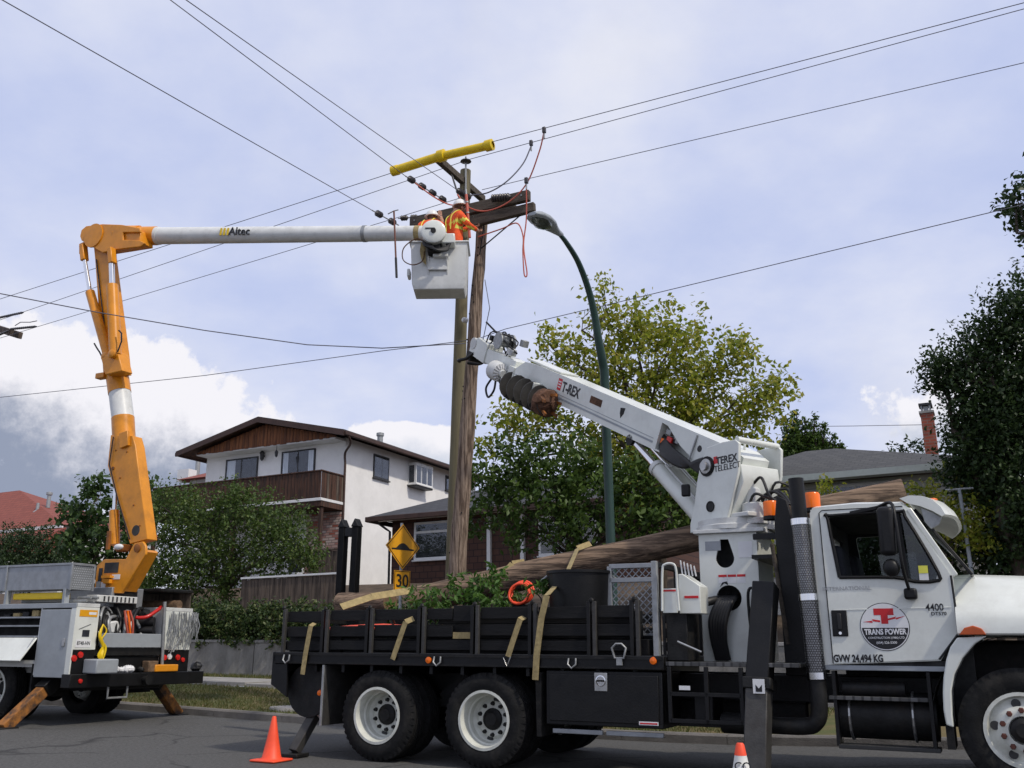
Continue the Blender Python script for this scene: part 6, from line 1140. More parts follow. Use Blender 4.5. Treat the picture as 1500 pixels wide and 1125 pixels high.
# black tub, orange hose coil, orange mat, branches
tc_ = PS(847, 872, 1, .45); rx_ = .36; t = thing('plastic_tub', 'black plastic tub standing on the truck bed beside the mesh guard', 'tub', MS @ Tr(tc_.x, .50, zd+.005)); zt2 = PS(847, 838, 1, .5).z-zd
MB().lathe((0, 0, 0), (0, 0, 1), [(0, .0), (.31, .0), (.355, zt2-.03), (.375, zt2-.03), (.375, zt2), (.35, zt2), (.30, .03), (0, .03)], 32).build('shell', 'black_paint', t, smooth=35)
for a in (200, 20): MB().tube(bez([(.36*math.cos(R(a-8)), .36*math.sin(R(a-8)), zt2-.05), (.43*math.cos(R(a)), .43*math.sin(R(a)), zt2-.10), (.36*math.cos(R(a+8)), .36*math.sin(R(a+8)), zt2-.05)], 5), .012, 6).build('handle', 'galvanised', t, smooth=60)
oc = PS(763, 870, 1, .55); t = thing('hose_coil', 'ring of bright orange hose among the cut branches', 'hose', MS @ Matrix.Translation(oc))
for k in range(3): MB().tube([((.125+.006*k)*math.cos(a), .05*k-.05+.03*math.sin(a), (.115+.006*k)*math.sin(a)+.01*k) for a in np.linspace(.1*k, 6.283+.1*k, 30)], .016, 8, False).build('hose_loop', 'cone_orange', t, smooth=60)
MB().box(-.08, .08, -.06, .06, -.55, -.12).build('coil_hanger', 'black_board', t)
a, b = PS(480, 911, 1, .12), PS(600, 916, 1, .12); tag(MB().prism([(0, 0, 0), (b.x-a.x, 0, -.0), (b.x-a.x, .5, .02), ((b.x-a.x)*.4, .55, .06), (0, .5, .04)], (0, 0, .03)).build('folded_mat', 'cone_orange', mw=MS @ Tr(a.x, .10, zd+.26), bev=.01), 'folded orange mat showing between the rear slats', 'mat')
br = thing('cut_branches', 'heap of fresh cut leafy branches on the truck bed', 'branches', MS @ Tr(1.0, .6, zd)); cl = []
for px, py, y, r in ((625, 880, .35, 22), (650, 868, .45, 24), (685, 862, .5, 26), (715, 855, .55, 26), (740, 868, .5, 22), (700, 880, .3, 24), (660, 885, .3, 20), (785, 868, .4, 16), (800, 860, .4, 12), (640, 900, .3, 16), (730, 890, .3, 18), (610, 890, .3, 12), (575, 893, .3, 10)):
    c_ = PS(px, py, 1, y); k_ = (MS @ c_-CC).length/FPX*r; cl.append((tuple(c_-Vector((1.0, .6, zd))), (k_*1.1, k_*1.2, k_*.9)))
leaves('foliage', cl, .105, 'leaf_bright', br, cover=2.3, shell=.25, sub=.09, asp=.34, seed=41, droop=.1); bm_ = MB(); random.seed(8)
for c_, r_ in cl: limb(bm_, (c_[0]+random.gauss(0, .2), .1, .05), c_, .018, .006)
bm_.build('branch', 'bark', br, smooth=60)['kind'] = 'stuff'

# black boards added inside the bed to darken the gaps between the slats
random.seed(31); zz_ = zd+.004
for k, (x0_, x1_, y_, w_, z_, h_) in enumerate(((-.6, 3.2, .12, .16, 0, .16), (-.4, 3.1, .12, .15, .165, .15), (.7, 3.1, .13, .14, .32, .13), (.2, 3.2, .34, .20, 0, .2), (.9, 3.0, .36, .16, .205, .16))):
    MB().box(x0_, x1_, y_, y_+w_, zz_+z_, zz_+z_+h_).build('added_dark_board', 'black_board', T, bev=.006)
MB().box(-1.38, -.62, .10, .60, zz_, zz_+.25).build('added_dark_board', 'black_board', T, bev=.006)

# ================================================================ BUCKET TRUCK (street frame)
ZB = .03
K = thing('bucket_truck', 'white bucket truck with orange lower boom and raised white upper boom', 'truck', MS @ Tr(-6.2, 2.25, ZB)); KI = (MS @ Tr(-6.2, 2.25, ZB)).inverted() @ MS   # street frame -> truck
class KB(MB):
    def __init__(s, M=None): super().__init__(KI @ M if M else KI)
xr = -6.2
mat('rust_leg', (.33, .13, .025), .7, col2=(.05, .03, .02), scale=3.5, dirt=.8, dirtcol=(.04, .028, .02), bump=.25)
for y0_, y1_ in ((.98, 1.40), (2.78, 3.40)):
    KB().box(-9.6, xr, y0_, y1_, 1.80, 1.86).build('body_top', 'white_worn', K, bev=.006)
    KB().box(xr-.06, xr, y0_, y1_, 1.165, 1.798).build('rear_panel', 'white_paint', K, bev=.006); KB().box(xr-.06, xr-.004, y0_, y1_, .79, 1.162).build('lamp_panel', 'black_paint', K, bev=.006)
    KB().box(-9.6, xr-.07, y1_-.03 if y0_ < 2 else y0_, y1_ if y0_ < 2 else y0_+.03, .8, 1.8).build('inner_panel', 'white_worn', K)
KB().box(-9.6, -6.27, 3.37, 3.40, .8, 1.8).build('side_panel', 'white_paint', K)
# left side compartments
KB().box(-6.96, -6.30, .955, .985, .755, 1.765).build('locker_door', 'grey_paint', K, bev=.008)
c = PS(93, 941, 1, .95); KB().box(c.x-.03, c.x+.03, .942, .954, c.z-.06, c.z+.06).build('door_latch', 'steel', K, bev=.004)
KB().box(-6.30, -6.2, .96, .985, .8, 1.8).build('corner_panel', 'white_paint', K); KB().box(-9.6, -6.20, .955, .98, 1.785, 1.86).build('top_rail', 'grey_paint', K, bev=.006)
for z_ in (1.65, 1.52, 1.36): KB().box(-9.6, -6.99, .97, 1.38, z_-.012, z_+.012).build('locker_shelf', 'aluminium', K)
KB().box(-6.99, -6.965, .97, 1.40, .78, 1.79).build('locker_wall', 'white_worn', K); KB().box(-9.6, -7.0, 1.34, 1.37, 1.0, 1.79).build('locker_back', 'interior', K)
KB().prism([(-7.0, .985, 1.34), (-7.0, .965, 1.34), (-7.0, .70, 1.00), (-7.0, .72, .985)], (-2.4, 0, 0)).build('locker_flap', 'white_paint', K, bev=.006); KB().bar((-7.05, .98, 1.36), (-7.03, .74, 1.02), .02, .02).build('flap_stay', 'steel', K)
KB().box(-9.6, -7.0, .975, 1.38, .95, 1.0).build('locker_floor', 'white_worn', K)
for k in range(4): KB().box(-7.9+k*.22, -7.75+k*.22, 1.0, 1.2, 1.66, 1.70+.02*k).build('stored_tool', random.choice(('dark_steel', 'strap', 'galvanised')), K, bev=.01)
# perforated tray above
tr = KB().box(-9.6, -6.45, 1.00, 1.012, 2.075, 2.465).build('tray_side', 'aluminium', K); KB().box(-6.462, -6.45, 1.014, 1.42, 2.075, 2.465).build('tray_end', 'cage_mesh', K); KB().box(-9.6, -6.45, 1.408, 1.42, 2.075, 2.465).build('tray_side', 'aluminium', K); KB().box(-9.6, -6.47, 1.014, 1.406, 2.075, 2.09).build('tray_floor', 'aluminium', K)
for p_, q_ in (((-9.6, 1.0, 2.46), (-6.45, 1.0, 2.46)), ((-6.45, 1.0, 2.46), (-6.45, 1.42, 2.46)), ((-6.45, 1.0, 2.06), (-6.45, 1.0, 2.47)), ((-6.45, 1.42, 2.06), (-6.45, 1.42, 2.47)), ((-7.95, .995, 2.06), (-7.95, .995, 2.47))): KB().bar(p_, q_, .035, .035).build('tray_edge', 'aluminium', K, bev=.004)
for x in (-6.55, -7.9): KB().bar((x, 1.03, 1.86), (x, 1.03, 2.08), .09, .05).build('tray_leg', 'grey_paint', K)
KB().box(-7.8, -6.65, 1.04, 1.2, 1.93, 2.03).build('yellow_pole_cover', 'guard_yellow', K, bev=.02); KB().box(-7.8, -6.65, 1.2, 1.38, 1.88, 1.95).build('blanket', 'grey_paint', K, bev=.02)
for k in range(4): KB().tube([(-6.5, 1.15+k*.07, 1.90+.05*(k % 2)), (-6.22, 1.15+k*.07, 1.90+.05*(k % 2))], .022, 8).build('rail_tube', 'galvanised', K, smooth=60)
# bed, tail gate, rear bumper
KB().box(-9.6, xr-.02, 1.40, 2.78, 1.08, 1.14).build('bed_floor', 'dark_steel', K); KB().box(xr-.05, xr-.015, 1.52, 2.79, 1.20, 1.42).build('tail_board', 'grey_paint', K, bev=.008); KB().box(xr-.05, xr-.02, 1.41, 2.77, 1.14, 1.195).build('tail_sill', 'black_paint', K)
KB().box(xr-.10, xr+.10, .92, 3.69, .61, .81).build('bumper', 'black_paint', K, bev=.01); KB().box(xr-.35, xr-.06, 1.41, 2.77, .82, 1.06).build('rear_cross_member', 'black_paint', K)
KB().tube([(xr+.05, 1.69, .61), (xr+.05, 1.69, .44), (xr+.05, 2.07, .44), (xr+.05, 2.07, .61)], .018, 6).build('tow_step', 'galvanised', K)
for y_, z_, m_, r_ in ((1.13, 1.09, 'red_lens', .05), (1.02, 1.04, 'red_lens', .05), (3.14, 1.04, 'red_lens', .05), (3.26, 1.0, 'red_lens', .04), (2.95, 1.055, 'decal_white', .05), (2.84, 1.04, 'red_lens', .045), (1.10, .71, 'red_lens', .035)):
    KB().lathe((xr+(.10 if z_ < .75 else .0), y_, z_), (1, 0, 0), [(r_, 0), (r_*.9, .02), (0, .028)], 14).build('tail_lamp', m_, K, smooth=50)
KB().box(xr+.001, xr+.006, 1.02, 1.30, 1.20, 1.32).build('licence_plate', 'decal_white', K); KB().box(xr+.001, xr+.005, 1.03, 1.36, 1.66, 1.76).build('orange_sticker', 'sign_yellow', K); KB().box(xr+.0055, xr+.0065, 1.2, 1.34, 1.69, 1.73).build('sticker_arrow', 'decal_white', K); KB().box(xr+.001, xr+.005, 1.12, 1.25, 1.36, 1.46).build('dark_sticker', 'dark_cloth', K); KB().bar((xr+.003, 1.05, 1.47), (xr+.003, 1.26, 1.55), .012, .004).build('pin_stripe', 'decal_black', K)
text('plate_number', '8748-HN', .08, 'dark_cloth', K, KI @ Vector((xr+.0065, 1.16, 1.26)), KI.to_3x3() @ Vector((0, 1, 0)), (0, 0, 1), .01, .8)
KB().box(xr+.0, xr+.30, 1.20, 1.62, .815, 1.03).build('bumper_tray', 'grey_paint', K, bev=.02)
random.seed(14)
KB().box(xr-.08, xr+.12, 2.55, 3.06, .815, .93).build('wheel_chock', 'boom_orange', K, bev=.015); KB().box(xr-.05, xr+.10, 2.42, 2.62, .815, .99).build('timber_block', 'log_end', K, bev=.01)
for k in range(9): y_ = random.uniform(1.7, 2.4); s_ = random.uniform(.03, .06); KB().blob((xr+.02, y_, .82+s_*.8), (s_*1.3, s_*1.3, s_), 8, .15).build('stored_fitting', random.choice(('red_lens', 'dark_steel', 'hose', 'decal_white', 'dark_steel')), K)
KB().blob((xr-.02, 3.62, .88), (.10, .10, .08), 9, .15).build('chain_pile', 'hose', K)
KB().lathe((xr+.12, 2.35, .70), (1, 0, 0), [(.04, -.08), (.06, -.02), (.05, .05), (.08, .07), (.08, .10), (0, .10)], 14).build('pintle_hitch', 'dark_steel', K, smooth=35)
# yellow rope coil on the rear panel
rp = MB(KI)
for k in range(4): rp.tube(bez([(xr+.03, 1.47, 1.55), (xr+.05+.01*k, 1.43-.02*k, 1.38), (xr+.05, 1.50, 1.25-.02*k), (xr+.05+.01*k, 1.42+.02*k, 1.08), (xr+.05, 1.52, 1.02), (xr+.04, 1.54+.01*k, 1.2), (xr+.05, 1.46, 1.32), (xr+.05, 1.53, 1.45), (xr+.03, 1.47, 1.55)], 5), .012, 6)
rp.build('yellow_rope', 'guard_yellow', K, smooth=60)
# clutter in the bed: reels, hoses, tools, timber
for k in range(16): 
    y_ = random.uniform(1.5, 2.35); KB().tube(bez([(xr-.1, y_, 1.18), (xr-.15, y_+random.uniform(-.2, .2), 1.6), (xr-.3, y_+.2, 1.75+random.uniform(-.1, .1)), (xr-.25, y_+.45, 1.5), (xr-.15, y_+.4, 1.2)], 5), random.uniform(.02, .035), 7).build('hose_loop', random.choice(('hose', 'dark_steel', 'galvanised', 'hose')), K, smooth=60)
KB().lathe((xr-.35, 1.55, 1.62), (0, 1, 0), [(0, 0), (.17, 0), (.17, .03), (.07, .04), (.07, .2), (.17, .21), (.17, .24), (0, .24)], 20).build('cable_drum', 'galvanised', K, smooth=35)
KB().prism([(xr-.12, 1.62, 1.42), (xr-.12, 2.0, 1.42), (xr-.12, 1.9, 1.62), (xr-.12, 1.72, 1.60)], (-.05, 0, 0)).build('white_sack', 'white_worn', K, bev=.03)
for z_ in (1.60, 1.46): KB().tube([(xr-.9, 2.15, z_), (xr-.08, 2.62, z_+.02)], .075, 12).build('rolled_blanket', 'hose', K, smooth=60)
KB().tube(bez([(xr-.4, 2.2, 1.70), (xr-.1, 2.4, 1.68), (xr-.05, 2.62, 1.80), (xr-.1, 2.75, 1.86)], 5), .03, 8).build('red_hose', 'red_lens', K, smooth=60)
for k in range(3): KB().tube(bez([(xr-.06, 1.95+.05*k, 1.78), (xr-.04, 1.98+.07*k, 1.6), (xr-.05, 2.05+.05*k, 1.42)], 4), .02, 6).build('orange_lead', 'jumper_red' if k != 1 else 'beacon', K, smooth=60)
KB().tube([(xr-1.5, 3.0, 1.93), (xr-.02, 3.09, 1.915)], .075, 14).build('timber_round', 'log_end', K, smooth=60)
KB().box(xr-.45, xr-.2, 1.50, 2.32, 1.90, 2.01).build('shelf_box', 'white_worn', K, bev=.01)
for k in range(8): KB().box(xr-.199, xr-.192, 1.62+k*.085, 1.65+k*.085, 1.915, 1.995).build('shelf_slot', 'interior', K)
KB().box(xr-1.6, xr-.4, 1.95, 2.62, 1.84, 2.16).build('rear_locker', 'aluminium', K, bev=.01); KB().box(xr-1.4, xr-.02, 2.66, 3.39, 2.12, 2.17).build('canopy_lid', 'dark_steel', K, bev=.01); KB().box(xr-1.4, xr-.06, 3.36, 3.39, 1.86, 2.12).build('canopy_side', 'fence_wood', K)
KB().tube([(xr+.01, 2.80, .85), (xr+.01, 2.72, 1.95)], .028, 8).build('grab_pole', 'galvanised', K, smooth=60)
for k in range(14): y_ = random.uniform(1.55, 2.65); s_ = random.uniform(.05, .11); KB().blob((xr-.25-random.uniform(0, .3), y_, 1.45+random.uniform(0, .28)), (s_*1.2, s_*1.3, s_), 8, .2).build('stored_gear', random.choice(('hose', 'dark_steel', 'dark_cloth', 'galvanised', 'auger_dirt', 'hose')), K)
KB().box(xr-1.2, xr-.6, 1.45, 2.75, 1.14, 1.8).build('bed_locker', 'dark_steel', K, bev=.01)
# bunch of grounding chains and wire hanging on the right rear panel
cb = MB(KI); random.seed(15)
for k in range(46):
    y_ = random.uniform(2.84, 3.46); z_ = 1.80-random.uniform(0, .06); L_ = random.uniform(.25, .62)*(1.1-.5*abs(y_-3.0)); cb.tube([(xr+.03+random.uniform(0, .06), y_, z_), (xr+.05+random.uniform(0, .06), y_+random.gauss(0, .02), z_-L_*.5), (xr+.04+random.uniform(0, .05), y_+random.gauss(0, .04), z_-L_)], random.uniform(.005, .010), 5)
cb.build('hanging_leads', 'galvanised', K)
# chassis, wheels, outriggers, cab ahead (beyond the frame edge)
for y_ in (1.75, 2.65): KB().box(-13.5, xr-.1, y_, y_+.09, .72, .98).build('frame_rail', 'black_paint', K)
class _W: pass
def kwheel(x, y, near, front=False):
    w = wheel(K, x-(-6.2), y-2.25, .52-ZB+.04, rt=.50, rr=.29, near=near, front=front); return w
kwheel(-8.06, 1.10, True); kwheel(-8.06, 1.43, True); kwheel(-8.06, 3.38, False); kwheel(-8.06, 3.05, False); kwheel(-12.4, 1.15, True, True); kwheel(-12.4, 3.35, False, True)
KB().tube([(-8.06, 1.4, .55), (-8.06, 3.1, .55)], .09, 10).build('axle', 'dark_steel', K, smooth=60); KB().blob((-8.06, 2.25, .55), (.25, .24, .24), 10).build('differential', 'dark_steel', K, smooth=60)
KB().box(-9.6, -7.0, 1.0, 1.45, .9, .95).build('wheel_arch', 'white_worn', K); KB().box(-7.1, -6.4, 1.45, 3.0, .55, .8).build('outrigger_box', 'black_paint', K, bev=.01); KB().box(-7.06, -7.02, .99, 1.7, .45, .98).build('mud_flap', 'rubber', K); KB().box(-7.06, -7.02, 2.8, 3.4, .45, .98).build('mud_flap', 'rubber', K)
fL = Vector((-6.75, .38, .05)); fR = PS(247, 1047, 2, .03); fR = Vector((-6.75, 3.82, .06))
for f_, t_ in ((fL, Vector((-6.75, 1.35, .86))), (fR, Vector((-6.75, 3.0, .86)))):
    KB().bar(f_, t_, .16, .17, (1, 0, 0)).build('outrigger_leg', 'rust_leg', K, bev=.012); m_ = f_.lerp(t_, .62); KB().bar(m_, t_, .21, .22, (1, 0, 0)).build('outrigger_sleeve', 'black_paint', K, bev=.012); KB().box(f_.x-.18, f_.x+.18, f_.y-.15, f_.y+.15, .035, .075).build('outrigger_foot', 'dark_steel', K, bev=.01)
KB().prism([(-13.4, 1.0, .8), (-11.3, 1.0, .8), (-11.3, 1.0, 2.5), (-12.3, 1.0, 2.5), (-12.9, 1.0, 1.7), (-14.1, 1.0, 1.55), (-14.2, 1.0, .8)], (0, 2.4, 0)).build('cab', 'white_paint', K, bev=.08); KB().prism([(-11.7, .99, 1.7), (-12.75, .99, 1.7), (-12.25, .99, 2.35), (-11.7, .99, 2.35)], (0, .008, 0)).build('cab_window', 'window_glass', K)
# ---- boom turret, lower boom
yn, yfar = 2.05, 2.34
def poly(pts, y): return [PS(a, b, 1, y) for a, b in pts]
KB().lathe((-6.78, 2.25, 1.14), (0, 0, 1), [(.36, 0), (.36, .5), (.30, .55), (.30, .97), (0, .97)], 28).build('boom_pedestal', 'dark_steel', K, smooth=35)
tp = ((138, 862), (142, 828), (153, 819), (184, 819), (196, 796), (209, 793), (213, 800), (213, 812), (178, 869), (150, 868))
for y_ in (yn-.06, yfar+.02): KB().prism(poly(tp, y_), (0, .05, 0)).build('turret_cheek', 'boom_orange', K, bev=.01)
a_, b_ = PS(180, 866, 1, yn), PS(212, 808, 1, yn); KB().prism([(a_.x, yn, a_.z), (b_.x, yn, b_.z), (b_.x-.05, yn, b_.z+.04), (a_.x-.05, yn, a_.z+.04)], (0, yfar-yn, 0)).build('turret_web', 'boom_orange', K)
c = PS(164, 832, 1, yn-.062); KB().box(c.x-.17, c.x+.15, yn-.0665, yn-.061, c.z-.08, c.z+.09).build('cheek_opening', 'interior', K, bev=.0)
for px, py, w_, h_, m_ in ((147, 842, .04, .11, 'decal_black'), (170, 845, .09, .04, 'decal_white'), (144, 858, .05, .07, 'galvanised'), (151, 859, .05, .07, 'decal_white')): c = PS(px, py, 1, yn-.063); KB().box(c.x-w_, c.x+w_, yn-.0675, yn-.0615, c.z-h_, c.z+h_).build('decal', m_, K)
c = PS(158, 845, 1, yn-.1); KB().box(c.x-.10, c.x+.10, yn-.15, yn-.062, c.z-.02, c.z+.02).build('control_bracket', 'boom_orange', K); KB().box(c.x-.08, c.x+.08, yn-.13, yn-.062, c.z-.11, c.z-.03).build('control_block', 'boom_orange', K, bev=.01)
kp = PS(201, 803, 1, yn-.07); KB().lathe((kp.x, yn-.06, kp.z), (0, -1, 0), [(.07, -.02), (.07, .02), (.03, .03), (0, .03)], 16).build('knee_pin', 'rust_orange', K, smooth=35)
lo = ((162, 637), (194, 638), (198, 653), (216, 790), (190, 797), (167, 717), (157.5, 682))
lw = KB().prism(poly(lo, yn), (0, .22, 0)).build('lower_boom_box', 'boom_orange', K, bev=.012)
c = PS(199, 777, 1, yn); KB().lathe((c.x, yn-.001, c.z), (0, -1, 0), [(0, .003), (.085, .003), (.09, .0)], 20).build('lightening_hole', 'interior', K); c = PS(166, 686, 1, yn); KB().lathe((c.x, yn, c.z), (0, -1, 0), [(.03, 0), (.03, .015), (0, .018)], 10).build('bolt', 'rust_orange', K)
yt = 2.24
def tb_(pts, rs, m, name, n=18, y=yt): KB().tube([PS(a, b, 1, y) for a, b in pts], rs, n).build(name, m, K, smooth=50)
tb_([(183, 668), (180, 612)], .195, 'boom_orange', 'lower_boom_tube'); tb_([(180.5, 616), (175, 572)], .19, 'fibreglass', 'insulating_tube'); tb_([(175.4, 576), (171, 545)], .198, 'boom_orange', 'tube_collar')
c0_ = PS(183, 655, 1, yn-.02); c1_ = PS(182, 633, 1, yn-.02); KB().bar(c0_, c1_, .20, .06, (0, 1, 0)).build('clamp_plate', 'boom_orange', K, bev=.01)
ub = ((151, 548), (179, 546), (176, 515), (158, 372), (157, 358), (137, 360), (139, 380))
KB().prism(poly(ub, yn+.06), (0, .22, 0)).build('lower_boom_upper', 'boom_orange', K, bev=.012)
KB().prism(poly(((147, 522), (172, 514), (179, 543), (154, 549)), yn-.14), (0, .24, 0)).build('cylinder_bracket', 'boom_orange', K, bev=.015); a_ = PS(143, 551, 1, yn+.0); KB().box(a_.x-.03, a_.x+.18, yn-.03, yn+.1, a_.z-.05, a_.z+.05).build('hose_clamp', 'boom_orange', K, bev=.01)
for (b0_, m0_, t0_, y_, rb2) in (((159, 524), (132, 428), (122, 368), yn-.02, .085), ((169, 520), (164.5, 418), (163, 372), yn-.12, .105)):
    tb_([b0_, m0_], rb2, 'boom_orange', 'boom_cylinder', 16, y_); tb_([m0_, t0_], rb2*.5, 'chrome', 'cylinder_rod', 12, y_); c = PS(*b0_, 1, y_); KB().lathe(c, (0, -1, 0), [(0, -.08), (.08, -.08), (.08, .10), (.04, .12), (0, .12)], 14).build('cylinder_pin', 'boom_orange', K, smooth=35)
    e_ = PS(t0_[0], t0_[1]-8, 1, y_); f_ = PS(t0_[0]+2, t0_[1]+14, 1, y_); KB().bar(f_, e_, .10, .13, (0, 1, 0)).build('cylinder_clevis', 'boom_orange', K, bev=.015)
tb_([(150, 524), (146, 516), (142, 510), (138, 503)], .014, 'hose', 'hydraulic_hose', 6, yn-.1); tb_([(172, 516), (178, 500), (178, 488), (174, 484)], .014, 'hose', 'hydraulic_hose', 6, yn-.2)
for px, py in ((170, 660), (186, 662), (176, 700), (196, 740), (205, 770), (182, 640)): c = PS(px, py, 1, yn); KB().lathe((c.x, yn, c.z), (0, -1, 0), [(.016, 0), (.016, .012), (0, .014)], 6).build('bolt', 'rust_orange', K)
tb_([(166, 640), (160, 680), (172, 730), (190, 790)], .012, 'hose', 'hydraulic_hose', 6, yn-.03); tb_([(141, 380), (152, 470), (157, 545)], .012, 'hose', 'hydraulic_hose', 6, yn+.04)
c0_, c1_ = PS(160, 470, 1, yn+.055), PS(163, 480, 1, yn+.055); KB().box(c0_.x, c1_.x+.1, yn+.052, yn+.058, c1_.z, c0_.z).build('decal', 'decal_black', K)
# leveling cylinder beside the turret
tb_([(168, 798), (167.5, 748)], .085, 'boom_orange', 'lift_cylinder', 14, yn+.05); tb_([(167.5, 750), (170, 715)], .04, 'chrome', 'cylinder_rod', 10, yn+.05)
KB().prism(poly(((163, 797), (182, 797), (178, 806), (170, 808)), yn-.12), (0, .2, 0)).build('work_light_pan', 'rust_orange', K, bev=.006); c = PS(174, 801, 1, yn-.14); KB().blob(c, (.10, .05, .05), 10).build('work_light', 'decal_white', K, smooth=60); a_, b_ = PS(158, 805, 1, yn-.1), PS(160, 778, 1, yn-.1); KB().bar(a_, b_, .05, .05).build('stay', 'rust_orange', K)
# elbow and upper boom
el_ = ((117, 346), (119, 337), (126, 331), (150, 328), (178, 329), (205, 334), (205, 340), (180, 340), (180, 351), (205, 352), (212, 356), (206, 361), (165, 366), (150, 370), (128, 358), (119, 352))
ye = yn+.06
for y_, th in ((ye-.12, .05), (yfar+.02, .05)): KB().prism(poly(el_, y_), (0, th, 0)).build('elbow_cheek', 'boom_orange', K, bev=.012)
KB().prism(poly(((122, 345), (130, 333), (205, 337), (205, 355), (150, 364), (128, 356)), ye-.07), (0, yfar+.02-ye+.07, 0)).build('elbow_core', 'boom_orange', K, bev=.015)
c = PS(137, 345, 1, ye-.13); KB().lathe(c, (0, -1, 0), [(.24, -.02), (.24, .012), (.05, .02), (0, .02)], 24).build('elbow_hub', 'boom_orange', K, smooth=35); c = PS(122, 372, 1, yn); KB().bar(c, PS(122, 357, 1, yn), .10, .12).build('elbow_lug', 'boom_orange', K, bev=.01)
# the upper boom swings out from the elbow to the bucket; directions are in the street frame
uA = PS(180, 346, 1, 2.20); uB = PS(628, 341.5, 1, 3.60); du = (uB-uA).normalized(); Lu = (uB-uA).length
at = lambda px: uA+(uB-uA)*(lambda: min(((abs((MS @ (uA+(uB-uA)*f/200)-CC).dot(CR)/((MS @ (uA+(uB-uA)*f/200)-CC).dot(_F))*FPX+750-px)), f) for f in range(201))[1]/200)()
KB().tube([uA-du*.1, at(205)], .20, 18).build('boom_socket', 'boom_orange', K, smooth=50); KB().tube([at(203), at(229)], .178, 20).build('boom_socket', 'boom_orange', K, smooth=50)
KB().tube([at(228), at(234)], .170, 20).build('boom_ring', 'fibreglass', K, smooth=50); KB().tube([at(233), at(400), at(533)], [.160, .150, .143], 22).build('upper_boom', 'fibreglass', K, smooth=50); KB().tube([at(533), at(537)], .150, 20).build('boom_ring', 'galvanised', K, smooth=50); KB().tube([at(537), uB], [.142, .128], 20).build('upper_boom_tip', 'fibreglass', K, smooth=50)
KB().tube([at(608), at(616)], .136, 20).build('boom_label_band', 'strap', K, smooth=50)
ups = Vector((0, 0, 1))-du*du.z; ups.normalize(); nf = du.cross(ups); nf = nf if nf.y < 0 else -nf
lt = at(357)+nf*.158+ups*.0; R3 = KI.to_3x3()
text('boom_lettering', 'Altec', .21, 'decal_black', K, KI @ (lt+nf*.004), R3 @ du, R3 @ ups, .01, .95, depth=.006)
lt = at(336)+nf*.158
for k in range(3): KB().bar(lt+du*(.07*k-.07)-ups*.07, lt+du*(.07*k-.07)+ups*.07, .035, .012, tuple(nf)).build('logo_mark', 'guard_yellow', K)
# ---- bucket, squared up to the viewer
def GW(px, py, Y): d = ray(px, py); return CC+d*(Y/d.y)
YBK = 15.35; c00 = GW(603, 423, YBK); c10 = GW(682, 424, YBK); ctp = GW(645, 354, YBK); bw_, bh_ = c10.x-c00.x, ctp.z-c00.z; MBK = MSI @ Matrix.Translation(c00); bd = .54
class BK(MB):
    def __init__(s): super().__init__(KI @ MBK)
th = .03; taper = .045
def bx_(e, z): return [(-e, -e, z), (bw_+e, -e, z), (bw_+e, bd+e, z), (-e, bd+e, z)]
vs_ = bx_(-.03, 0)+bx_(.0, .10)+bx_(taper*.6, bh_*.96)+bx_(taper*.6+.03, bh_*.965)+bx_(taper*.6+.03, bh_)+bx_(taper*.6-.03, bh_)+bx_(-.04, .12)
BK().add(vs_, [(3, 2, 1, 0)]+[(4*k+i, 4*k+(i+1) % 4, 4*k+4+(i+1) % 4, 4*k+4+i) for k in range(6) for i in range(4)]+[(24, 25, 26, 27)]).build('bucket', 'fibreglass', K, bev=.012)
BK().prism([(bw_*.30, -.035, .32), (bw_*.66, -.035, .32), (bw_*.66, -.05, bh_*.62), (bw_*.30, -.05, bh_*.62)], (0, -.03, 0)).build('bucket_rib_plate', 'fibreglass', K, bev=.01)
for f in (.30, .645): BK().prism([(bw_*f, -.01, .25), (bw_*f, -.14, bh_*.62), (bw_*f, -.02, bh_*.66)], (bw_*.02, 0, 0)).build('bucket_rib', 'fibreglass', K)
BK().box(-.10, -.045, .1, .32, .28, .42).build('step_pocket', 'fibreglass', K, bev=.02)
BK().box(bw_*.40, bw_*.68, -.16, -.02, bh_*.60, bh_*.68).build('mount_plate', 'white_worn', K, bev=.01)
# knuckle casting between boom tip and bucket, control block, hoses
kn = BK(); kc = Vector((bw_*.42, -.22, bh_*1.06)); kn.lathe(kc, (0, -1, 0), [(0, -.10), (.20, -.10), (.21, -.06), (.21, .10), (.18, .12), (0, .12)], 26); kn.build('knuckle', 'white_paint', K, smooth=35)
BK().lathe(kc, (0, -1, 0), [(.045, .12), (.045, .15), (0, .15)], 12).build('knuckle_pin', 'dark_steel', K); BK().box(kc.x-.14, kc.x+.02, kc.y-.13, kc.y-.119, kc.z+.035, kc.z+.055).build('knuckle_slot', 'interior', K)
ubw = (MBK.inverted() @ uB); BK().bar(ubw, kc, .20, .24).build('knuckle_arm', 'white_paint', K, bev=.02)
BK().box(kc.x+.13, kc.x+.36, -.26, -.02, bh_*.84, bh_*1.05).build('control_housing', 'white_paint', K, bev=.02)
BK().box(bw_*.30, bw_*.55, -.22, -.03, bh_*.66, bh_*.92).build('rotator', 'dark_steel', K, bev=.03)
random.seed(20)
for k in range(5): BK().tube(bez([(bw_*.22+.03*k, -.12, bh_*.98), (bw_*.25+.03*k, -.25, bh_*.80), (bw_*.48, -.28-.02*k, bh_*(.70-.015*k)), (bw_*.68, -.24, bh_*(.78-.02*k)), (bw_*.72-.02*k, -.2, bh_*.92), (bw_*.60, -.18, bh_*(1.0-.02*k))], 6), .020, 7).build('control_hose', 'hose', K, smooth=60)
